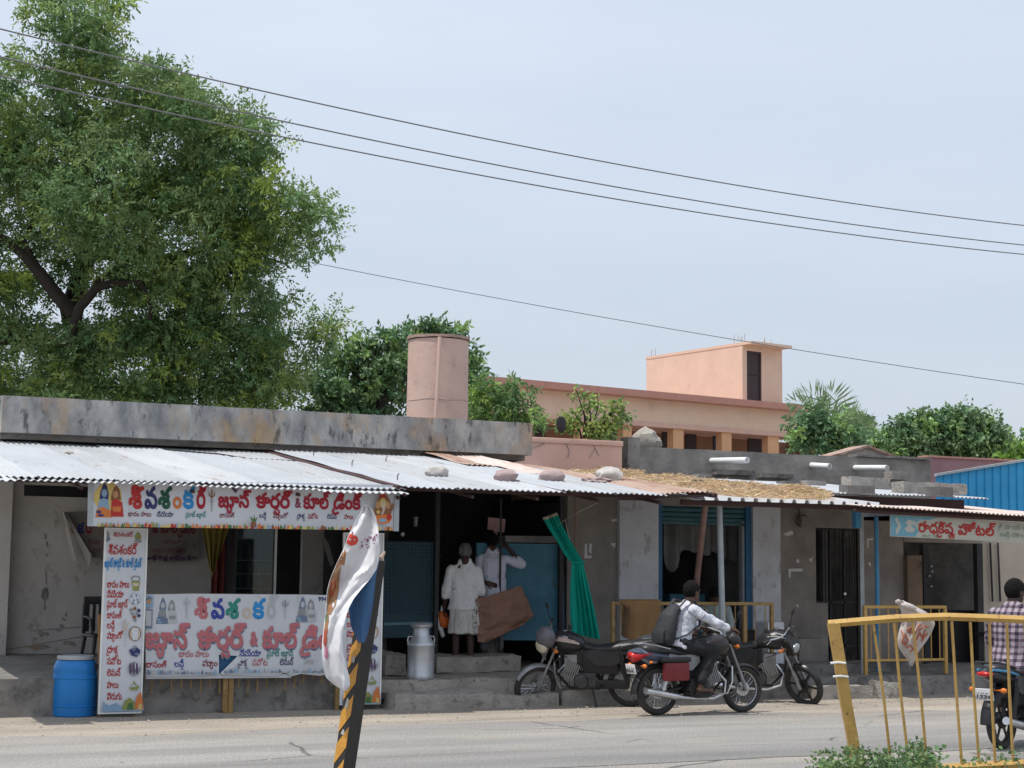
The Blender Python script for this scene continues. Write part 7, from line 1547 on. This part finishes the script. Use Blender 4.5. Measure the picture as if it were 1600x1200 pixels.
# --- man with grey hair, from behind. local frame: x right, y forward (away), z up
away = math.atan2(_f.y, _f.x)-math.pi/2
FZ = .33
q = P(723, 1046, 21.4); t = person('older grey-haired man in white shirt and short white wrap, seen from behind', (q.x, 21.4, FZ), away+R(4), 'men in white at the tea shop door')
sk = M['skindark']; hc = v3(.012, .035, 1.63)
mb = MB(); torso(mb, (0, 0, .93), (.0, .01, 1.30), (0, .01, 1.50), (1, 0, 0)); M3h = head(mb, hc, (.05, 1, -.25), (0, .15, 1), 1.10)
shL, shR = v3(-.185, .0, 1.39), v3(.185, .0, 1.39); elL, elR = v3(-.245, -.03, 1.10), v3(.235, .0, 1.10); wrL, wrR = v3(-.265, .07, .86), v3(.25, .20, 1.00)
chain(mb, [shL, elL, wrL], [.052, .042, .028]); chain(mb, [shR, elR, wrR], [.052, .042, .028])
hand(mb, wrL, (-.02, .10, -1), (1, 0, 0), 1, .9); hand(mb, wrR, (.3, .9, -.35), (0, -.2, -1), -1, .9)
for s_, hx in ((-1, -.095), (1, .095)): chain(mb, [v3(hx, 0, .90), v3(hx*1.05, .015, .48), v3(hx*1.1, -.02, .08)], [.088, .056, .036]); mb.capsule(v3(hx*1.1, -.045, .035), v3(hx*1.25, .13, .028), .034, .030)
t.raw('body', remesh(mb, 'body', sk, .0085, 2))
mb = MB(); hair(mb, hc, M3h, 1.10, -.088); t.raw('hair', remesh(mb, 'hair', M['hairgrey'], .009, 1))
mb = MB(); torso(mb, (0, 0, .99), (0, .01, 1.30), (0, .01, 1.47), (1, 0, 0), .020)
chain(mb, [shL+v3(.006, 0, .0), elL], [.067, .063]); mb.capsule(elL, elL.lerp(wrL, .30), .062, .058); chain(mb, [shR-v3(.006, 0, .0), elR], [.067, .063]); mb.capsule(elR, elR.lerp(wrR, .35), .062, .058); mb.capsule(v3(-.025, .0, 1.485), v3(.025, .0, 1.485), .074, .074)
mb.tube([v3(0, 0, .84), v3(0, 0, .95), v3(0, 0, 1.1)], [(.222, .168), (.205, .152), (.178, .130)], 24, side=(1, 0, 0))
t.raw('shirt', remesh(mb, 'shirt', M['cloth_white'], .010, 2, .034, (7, 7, 4), 2))
mb = MB(); mb.tube([v3(0, .0, .515), v3(0, 0, .52), v3(0, 0, .70), v3(0, 0, .90)], [(.222, .165), (.225, .168), (.205, .152), (.178, .132)], 26, side=(1, 0, 0))
t.raw('wrap_skirt', remesh(mb, 'wrap_skirt', mat('cream_cotton', (.66, .64, .60), (.55, .53, .50), scale=5, rough=.95, bump=.3, bscale=12, bdist=.03), .010, 1, .045, (11, 11, 1.6), 5))
for s_, hx in ((-1, -.105), (1, .105)):
    mb = MB(); mb.tube([v3(hx, -.085, .008), v3(hx*1.15, .03, .008), v3(hx*1.3, .17, .008)], [(.012, .036), (.012, .04), (.012, .040)], 10, side=(0, 0, 1)); t.part('sandal', mb, M['black'])
# things held
o = Matrix.Translation(t.e.location) @ Matrix.Rotation(t.e.rotation_euler.z, 4, 'Z')
hl = o @ v3(-.30, .10, .70)
mb = MB(); mb.ell(hl+_r0*.03, .085, .05, .125, Matrix.Rotation(R(-18), 3, Vector((_f.x, _f.y, 0))), sub=3, disp=.05); tb = Thing('cloth_bundle', 'orange and white bundle in the left hand of the older man', 'bundle', hl-Vector((0, 0, .14))); tb.part('orange_bundle', mb, flat('orange_cloth', (.66, .14, .025)))
mb = MB(); mb.ell(hl-_r0*.055-Vector((0, 0, .03)), .060, .05, .135, Matrix.Rotation(R(14), 3, Vector((_f.x, _f.y, 0))), sub=3, disp=.08); mb.capsule(hl-_r0*.01-Vector((0, 0, .13)), hl+_r0*.02-Vector((0, 0, .22)), .035, .03); mb.capsule(hl+Vector((0, 0, .10)), hl+Vector((0, 0, .18)), .02, .012); tb.part('white_bundle', mb, M['cloth_white'])

# --- second man, raised right arm, left hand behind back
q = P(768, 1018, 21.55); t = person('man in pale lilac shirt and grey trousers with right arm raised to his head', (q.x, 21.55, .55), away-R(2), 'men in white at the tea shop door')
hc = v3(-.02, .04, 1.57)
mb = MB(); torso(mb, (0, 0, .88), (0, .01, 1.24), (0, .01, 1.43), (1, 0, 0)); M3h = head(mb, hc, (-.2, 1, -.15), (0, .1, 1), 1.08)
shL, shR = v3(-.18, 0, 1.33), v3(.18, 0, 1.33); elL, elR = v3(-.235, -.10, 1.07), v3(.405, .03, 1.26); wrL, wrR = v3(-.06, -.17, .985), v3(.20, .05, 1.50)
chain(mb, [shL, elL, wrL], [.05, .04, .027]); chain(mb, [shR, elR, wrR], [.05, .042, .027]); hand(mb, wrL, (1, -.05, -.25), (0, -1, 0), 1, .5); hand(mb, wrR, (-.7, .1, .6), (-.2, .5, -.4), 1, .7)
for s_, hx in ((-1, -.09), (1, .09)): chain(mb, [v3(hx, 0, .85), v3(hx*1.05, .02, .46), v3(hx*1.15, -.01, .08)], [.085, .055, .036]); mb.capsule(v3(hx*1.2, -.045, .035), v3(hx*1.5, .13, .028), .034, .030)
t.raw('body', remesh(mb, 'body', sk, .0085, 2))
mb = MB(); hair(mb, hc, M3h, 1.09, -.088); t.raw('hair', remesh(mb, 'hair', M['hair'], .009, 1))
mb = MB(); torso(mb, (0, 0, .93), (0, .01, 1.24), (0, .01, 1.40), (1, 0, 0), .020); mb.tube([v3(0, 0, .74), v3(0, 0, .88), v3(0, 0, 1.05)], [(.20, .15), (.195, .148), (.18, .135)], 24, side=(1, 0, 0))
chain(mb, [shL+v3(.006, 0, .0), elL, elL.lerp(wrL, .25)], [.066, .062, .054]); chain(mb, [shR-v3(.006, 0, -.0), elR, elR.lerp(wrR, .25)], [.068, .062, .056]); mb.capsule(v3(-.025, 0, 1.42), v3(.025, 0, 1.42), .072, .072)
t.raw('shirt', remesh(mb, 'shirt', M['cloth_lilac'], .010, 2, .034, (7, 7, 4), 9))
mb = MB()
for hx in (-.09, .09): chain(mb, [v3(hx, 0, .86), v3(hx*1.05, .02, .46), v3(hx*1.15, -.01, .10)], [.098, .075, .066])
t.raw('trousers', remesh(mb, 'trousers', M['greytrouser'], .011, 2, .012, (6, 6, 6), 4))
for hx in (-.11, .11): mb = MB(); mb.tube([v3(hx, -.085, .010), v3(hx*1.15, .03, .010), v3(hx*1.3, .17, .010)], [(.014, .038), (.014, .042), (.014, .040)], 10, side=(0, 0, 1)); t.part('sandal', mb, M['black'])
# brown sheet held by the older man, hanging in front
pts_ = [[(745, 936), (765, 932), (790, 923), (812, 915)], [(746, 955), (768, 950), (798, 940), (823, 935)], [(746, 975), (770, 970), (802, 960), (835, 962)], [(748, 992), (768, 988), (796, 983), (822, 976)], [(748, 1003), (760, 1004), (786, 993), (806, 985)]]
def bs(u, v):
    r_ = v*4; i = min(int(r_), 3); f = r_-i; c_ = u*3; j = min(int(c_), 2); g = c_-j
    a = [pts_[i][j][k]*(1-g)+pts_[i][j+1][k]*g for k in (0, 1)]; b = [pts_[i+1][j][k]*(1-g)+pts_[i+1][j+1][k]*g for k in (0, 1)]
    p = P(a[0]*(1-f)+b[0]*f, a[1]*(1-f)+b[1]*f, 21.22); return p+Vector((0, .05*math.sin(u*5+v*3)+.10*abs(noise.noise(Vector((u*3, v*3.4, 7))))+.035*abs(noise.noise(Vector((u*8, v*8, 3)))), 0))
mb = MB(); mb.grid(bs, 44, 36, (0, .012, 0)); solo('brown_sheet', mb, M['brownsheet'], 'creased brown tarpaulin sheet carried by the older man', 'sheet', smooth=80)

# --- rider, in the frame of his motorcycle (x forward, y left)
t = Thing('person', 'rider in white printed shirt with dark backpack on the ridden motorcycle', 'person', rb_loc, None, world=False, rot=(0, 0, angr))
pel = v3(.30, 0, .86); chest = v3(.40, 0, 1.20); nk = v3(.46, 0, 1.36); hc = v3(.50, 0, 1.485)
mb = MB(); torso(mb, pel, chest, nk, (0, 1, 0)); M3h = head(mb, hc, (1, .25, -.12), (.1, 0, 1), 1.10)
for s_ in (-1, 1):
    sh = v3(.43, s_*.185, 1.27); el = v3(.66, s_*.30, 1.10); wr = v3(.855, s_*.33, 1.045)
    chain(mb, [sh, el, wr], [.05, .042, .028]); hand(mb, wr, (.6, s_*.0+0, -.15), (.15, 0, -1), s_, 1.15)
    hp = v3(.30, s_*.09, .86); kn = v3(.70, s_*.17, .76); an = v3(.50, s_*.19, .36); chain(mb, [hp, kn, an], [.09, .06, .038]); mb.capsule(an+v3(-.03, 0, -.05), an+v3(.16, 0, -.075), .036, .030)
t.raw('body', remesh(mb, 'body', M['skin'], .0085, 2))
mb = MB(); hair(mb, hc, M3h, 1.14, -.088); t.raw('hair', remesh(mb, 'hair', M['hair'], .009, 1))
mb = MB(); torso(mb, pel+v3(0, 0, .02), chest, nk-v3(0, 0, .03), (0, 1, 0), .02); mb.tube([pel+v3(-.03, 0, -.06), pel+v3(0, 0, .02), pel.lerp(chest, .3)], [(.195, .14), (.19, .145), (.175, .13)], 24, side=(0, 1, 0)); mb.capsule(nk+v3(-.03, -.03, -.01), nk+v3(-.03, .03, -.01), .045, .045)
for s_ in (-1, 1):
    sh = v3(.42, s_*.17, 1.27); el = v3(.66, s_*.30, 1.10); wr = v3(.83, s_*.33, 1.05); chain(mb, [sh, el, el.lerp(wr, .8)], [.068, .058, .044])
t.raw('shirt', remesh(mb, 'shirt', M['cloth_shirt'], .010, 2, .034, (8, 8, 8), 3))
mb = MB()
for s_ in (-1, 1): chain(mb, [v3(.28, s_*.09, .86), v3(.70, s_*.17, .77), v3(.52, s_*.19, .42)], [.108, .086, .064])
mb.tube([pel+v3(-.05, 0, -.06), pel+v3(0, 0, .04)], [(.165, .13), (.16, .12)], 20, side=(0, 1, 0)); t.raw('trousers', remesh(mb, 'trousers', M['trouser'], .011, 2, .022, (9, 9, 9), 4))
for s_ in (-1, 1): mb = MB(); mb.tube([v3(.42, s_*.19, .275), v3(.52, s_*.19, .262), v3(.68, s_*.19, .255)], [(.014, .038), (.016, .043), (.016, .04)], 10, side=(0, 0, 1)); mb.tube([v3(.60, s_*.19-.045, .27), v3(.59, s_*.19, .335), v3(.60, s_*.19+.045, .27)], .009, 6); t.part('sandal', mb, M['black'])
# backpack
bpk = Thing('backpack', 'dark grey backpack on the back of the rider', 'backpack', rb_loc, None, world=False, rot=(0, 0, angr))
mb = MB(); mb.tube([(.10, 0, .84), (.10, 0, .90), (.115, 0, 1.02), (.165, 0, 1.17), (.245, 0, 1.28), (.275, 0, 1.31)], [(.13, .07), (.165, .105), (.17, .115), (.155, .10), (.12, .07), (.08, .04)], 18, side=(0, 1, 0))
bpk.raw('bag_body', remesh(mb, 'bag_body', M['bag'], .012, 4, .012, (5, 5, 5), 8))
mb = MB(); mb.tube([(.005, 0, .87), (.0, 0, .98), (.05, 0, 1.08)], [(.12, .03), (.13, .04), (.10, .02)], 14, side=(0, 1, 0)); bpk.part('front_pocket', mb, M['bag'], smooth=70)
for s_ in (-1, 1): mb = MB(); mb.tube([(.22, s_*.10, 1.27), (.33, s_*.13, 1.395), (.45, s_*.14, 1.365), (.545, s_*.145, 1.24), (.50, s_*.165, 1.08), (.33, s_*.185, .98), (.16, s_*.15, .92)], [(.010, .028)]*4+[(.008, .016)]*3, 8, side=(0, 0, 1)); bpk.part('strap', mb, M['bag'], smooth=70)
mb = MB(); mb.tube([(.23, -.03, 1.30), (.22, -.02, 1.35), (.23, .02, 1.35), (.24, .03, 1.30)], .008, 6); bpk.part('carry_loop', mb, M['bag'])

# --- seated man behind the barrier
q = P(1117, 990, 21.3); t = person('man in pale shirt sitting with bowed head behind the yellow barrier', (q.x, 21.3, .27), math.pi+away-R(8))
hc = v3(0, .16, .98+.12)
mb = MB(); torso(mb, (0, -.08, .50), (0, .02, .82), (0, .09, 1.00), (1, 0, 0)); M3h = head(mb, hc, (0, .75, -.75), (0, .7, .6), 1.08)
for s_ in (-1, 1):
    sh = v3(s_*.19, .03, .90); el = v3(s_*.24, .16, .64); wr = v3(s_*.08, .36, .60); chain(mb, [sh, el, wr], [.05, .042, .028]); hand(mb, wr, (-s_*.8, .3, -.1), (0, .1, -1), -s_, .7)
    chain(mb, [v3(s_*.09, -.06, .48), v3(s_*.15, .36, .50), v3(s_*.14, .36, .10)], [.09, .058, .038]); mb.capsule(v3(s_*.14, .34, .04), v3(s_*.15, .50, .03), .034, .03)
t.raw('body', remesh(mb, 'body', M['skindark'], .0085, 2)); mb = MB(); hair(mb, hc, M3h, 1.1, -.088); t.raw('hair', remesh(mb, 'hair', M['hair'], .009, 1))
mb = MB(); torso(mb, (0, -.08, .54), (0, .02, .82), (0, .08, .97), (1, 0, 0), .022)
for s_ in (-1, 1): chain(mb, [v3(s_*.175, .03, .905), v3(s_*.24, .16, .66), v3(s_*.17, .25, .62)], [.068, .062, .055])
t.raw('shirt', remesh(mb, 'shirt', M['cloth_green'], .011, 3, .02, (6, 6, 4), 6)); mb = MB()
for s_ in (-1, 1): chain(mb, [v3(s_*.09, -.08, .48), v3(s_*.15, .36, .50), v3(s_*.14, .36, .13)], [.105, .08, .062])
t.raw('trousers', remesh(mb, 'trousers', M['greytrouser'], .011, 2, .01, (6, 6, 6), 2))
c = t.e.location; bench = Thing('stool', 'low wooden stool under the seated man', 'stool', (c.x, c.y, .27)); mb = MB(); mb.box(c.x-.2, c.x+.2, c.y-.12, c.y+.22, .58, .62, .01); bench.part('seat', mb, M['darkwood'])
for dx in (-.17, .17):
    for dy in (-.09, .19): mb = MB(); mb.tube([(c.x+dx, c.y+dy, .575), (c.x+dx*1.05, c.y+dy, .27)], .018, 6); bench.part('leg', mb, M['darkwood'])

# --- rider at the right edge
L4 = Vector(rb4.e.location); t = Thing('person', 'man in dark checked shirt on the motorcycle at the right edge', 'person', L4, None, world=False, rot=(0, 0, hd4)); UP4 = .06
pel = v3(.20, 0, .87); chest = v3(.25, 0, 1.25); nk = v3(.30, 0, 1.43); hc = v3(.35, -.01, 1.565)
mb = MB(); torso(mb, pel, chest, nk, (0, 1, 0)); M3h = head(mb, hc, (1, -.35, -.1), (.05, 0, 1), 1.10)
for s_ in (-1, 1):
    sh = v3(.28, s_*.19, 1.33); el = v3(.48, s_*.33, 1.08); wr = v3(.83, s_*.33, .99); chain(mb, [sh, el, wr], [.052, .043, .028]); hand(mb, wr, (.6, 0, -.15), (.15, 0, -1), s_, 1.15)
    chain(mb, [v3(.24, s_*.09, .85), v3(.66, s_*.20, .74), v3(.44, s_*.2, .36)], [.09, .06, .038]); mb.capsule(v3(.41, s_*.2, .31), v3(.60, s_*.2, .285), .036, .03)
t.raw('body', remesh(mb, 'body', M['skindark'], .0085, 2)); mb = MB(); hair(mb, hc, M3h, 1.14, -.088); t.raw('hair', remesh(mb, 'hair', M['hair'], .009, 1))
pm = bpy.data.materials.new('plaid_cloth'); pm.use_nodes = True; nt = pm.node_tree; prn = nt.nodes['Principled BSDF']; prn.inputs['Roughness'].default_value = .9; tcn = N(nt, 'ShaderNodeTexCoord'); sx = N(nt, 'ShaderNodeSeparateXYZ'); nt.links.new(tcn.outputs['Object'], sx.inputs[0])
def band(out, fr, wd):
    a = N(nt, 'ShaderNodeMath', operation='MULTIPLY'); a.inputs[1].default_value = fr; nt.links.new(out, a.inputs[0]); b = N(nt, 'ShaderNodeMath', operation='FRACT'); nt.links.new(a.outputs[0], b.inputs[0]); c = N(nt, 'ShaderNodeMath', operation='LESS_THAN'); c.inputs[1].default_value = wd; nt.links.new(b.outputs[0], c.inputs[0]); return c.outputs[0]
b1, b2 = band(sx.outputs[2], 15, .45), band(sx.outputs[1], 15, .45); ad = N(nt, 'ShaderNodeMath', operation='ADD'); nt.links.new(b1, ad.inputs[0]); nt.links.new(b2, ad.inputs[1]); hf = N(nt, 'ShaderNodeMath', operation='MULTIPLY'); hf.inputs[1].default_value = .5; nt.links.new(ad.outputs[0], hf.inputs[0])
cr = N(nt, 'ShaderNodeValToRGB'); cr.color_ramp.elements[0].color = (.33, .28, .33, 1); cr.color_ramp.elements[1].color = (.028, .024, .045, 1); e_ = cr.color_ramp.elements.new(.5); e_.color = (.14, .10, .13, 1); nt.links.new(hf.outputs[0], cr.inputs[0]); nt.links.new(cr.outputs[0], prn.inputs['Base Color'])
mb = MB(); torso(mb, pel+v3(0, 0, .02), chest, nk-v3(0, 0, .03), (0, 1, 0), .026); mb.tube([pel+v3(-.03, 0, -.10), pel+v3(0, 0, .02), pel.lerp(chest, .3)], [(.21, .155), (.20, .15), (.18, .135)], 24, side=(0, 1, 0)); mb.capsule(nk+v3(-.02, -.03, -.01), nk+v3(-.02, .03, -.01), .047, .047)
for s_ in (-1, 1): sh = v3(.27, s_*.175, 1.33); el = v3(.48, s_*.33, 1.08); wr = v3(.83, s_*.33, .99); chain(mb, [sh, el, el.lerp(wr, .35)], [.072, .064, .055])
t.raw('shirt', remesh(mb, 'shirt', pm, .010, 2, .03, (7, 7, 6), 7))
mb = MB()
for s_ in (-1, 1): chain(mb, [v3(.22, s_*.09, .85), v3(.66, s_*.20, .75), v3(.46, s_*.2, .42)], [.108, .086, .064])
mb.tube([pel+v3(-.05, 0, -.06), pel+v3(0, 0, .04)], [(.165, .13), (.16, .12)], 20, side=(0, 1, 0)); t.raw('trousers', remesh(mb, 'trousers', M['trouser'], .011, 2, .012, (7, 7, 7), 4))
for s_ in (-1, 1): mb = MB(); mb.tube([v3(.36, s_*.2, .262), v3(.46, s_*.2, .25), v3(.64, s_*.2, .245)], [(.020, .040), (.03, .043), (.02, .04)], 10, side=(0, 0, 1)); t.part('shoe', mb, M['black'])

# ------------------------------------------------------------------ grit and small litter along the verge
r6 = np.random.RandomState(21); mbp = MB()
for i in range(900):
    x = r6.uniform(1.5, 17); y = 18.9+r6.normal()*.55 if i % 3 else r6.uniform(12, 18.5)
    if y > 19.3: continue
    k = r6.uniform(.006, .022)*(1.4 if r6.rand() < .06 else 1); p = Vector((x, y, .004)); a = r6.uniform(0, 6.28)
    vs = [p+Vector((math.cos(a+j*1.57)*k*r6.uniform(.7, 1.3), math.sin(a+j*1.57)*k*r6.uniform(.6, 1.1), 0)) for j in range(4)]+[p+Vector((0, 0, k*.7))]
    mbp.add(vs, [(0, 1, 4), (1, 2, 4), (2, 3, 4), (3, 0, 4), (3, 2, 1, 0)])
o = struct('gravel', mbp, M['stone'], kind='stuff', smooth=0); o['label'] = 'loose grit scattered along the road edge'
mbp = MB()
for i in range(60):
    x = r6.uniform(2, 17); y = r6.uniform(17.8, 19.25); k = r6.uniform(.02, .05); p = Vector((x, y, .012)); a = r6.uniform(0, 6.28); c, s_ = math.cos(a), math.sin(a)
    mbp.add([p+Vector((c*k, s_*k, r6.uniform(0, .015))), p+Vector((-s_*k*.5, c*k*.5, 0)), p+Vector((-c*k, -s_*k, r6.uniform(0, .02))), p+Vector((s_*k*.5, -c*k*.5, .004))], [(0, 1, 2, 3)])
o = struct('litter', mbp, mat('scrap_litter', (.45, .42, .38), (.16, .11, .07), scale=.7, rough=.9, bump=0), kind='stuff', smooth=0); o['label'] = 'scraps of paper and dry leaves on the dusty verge'
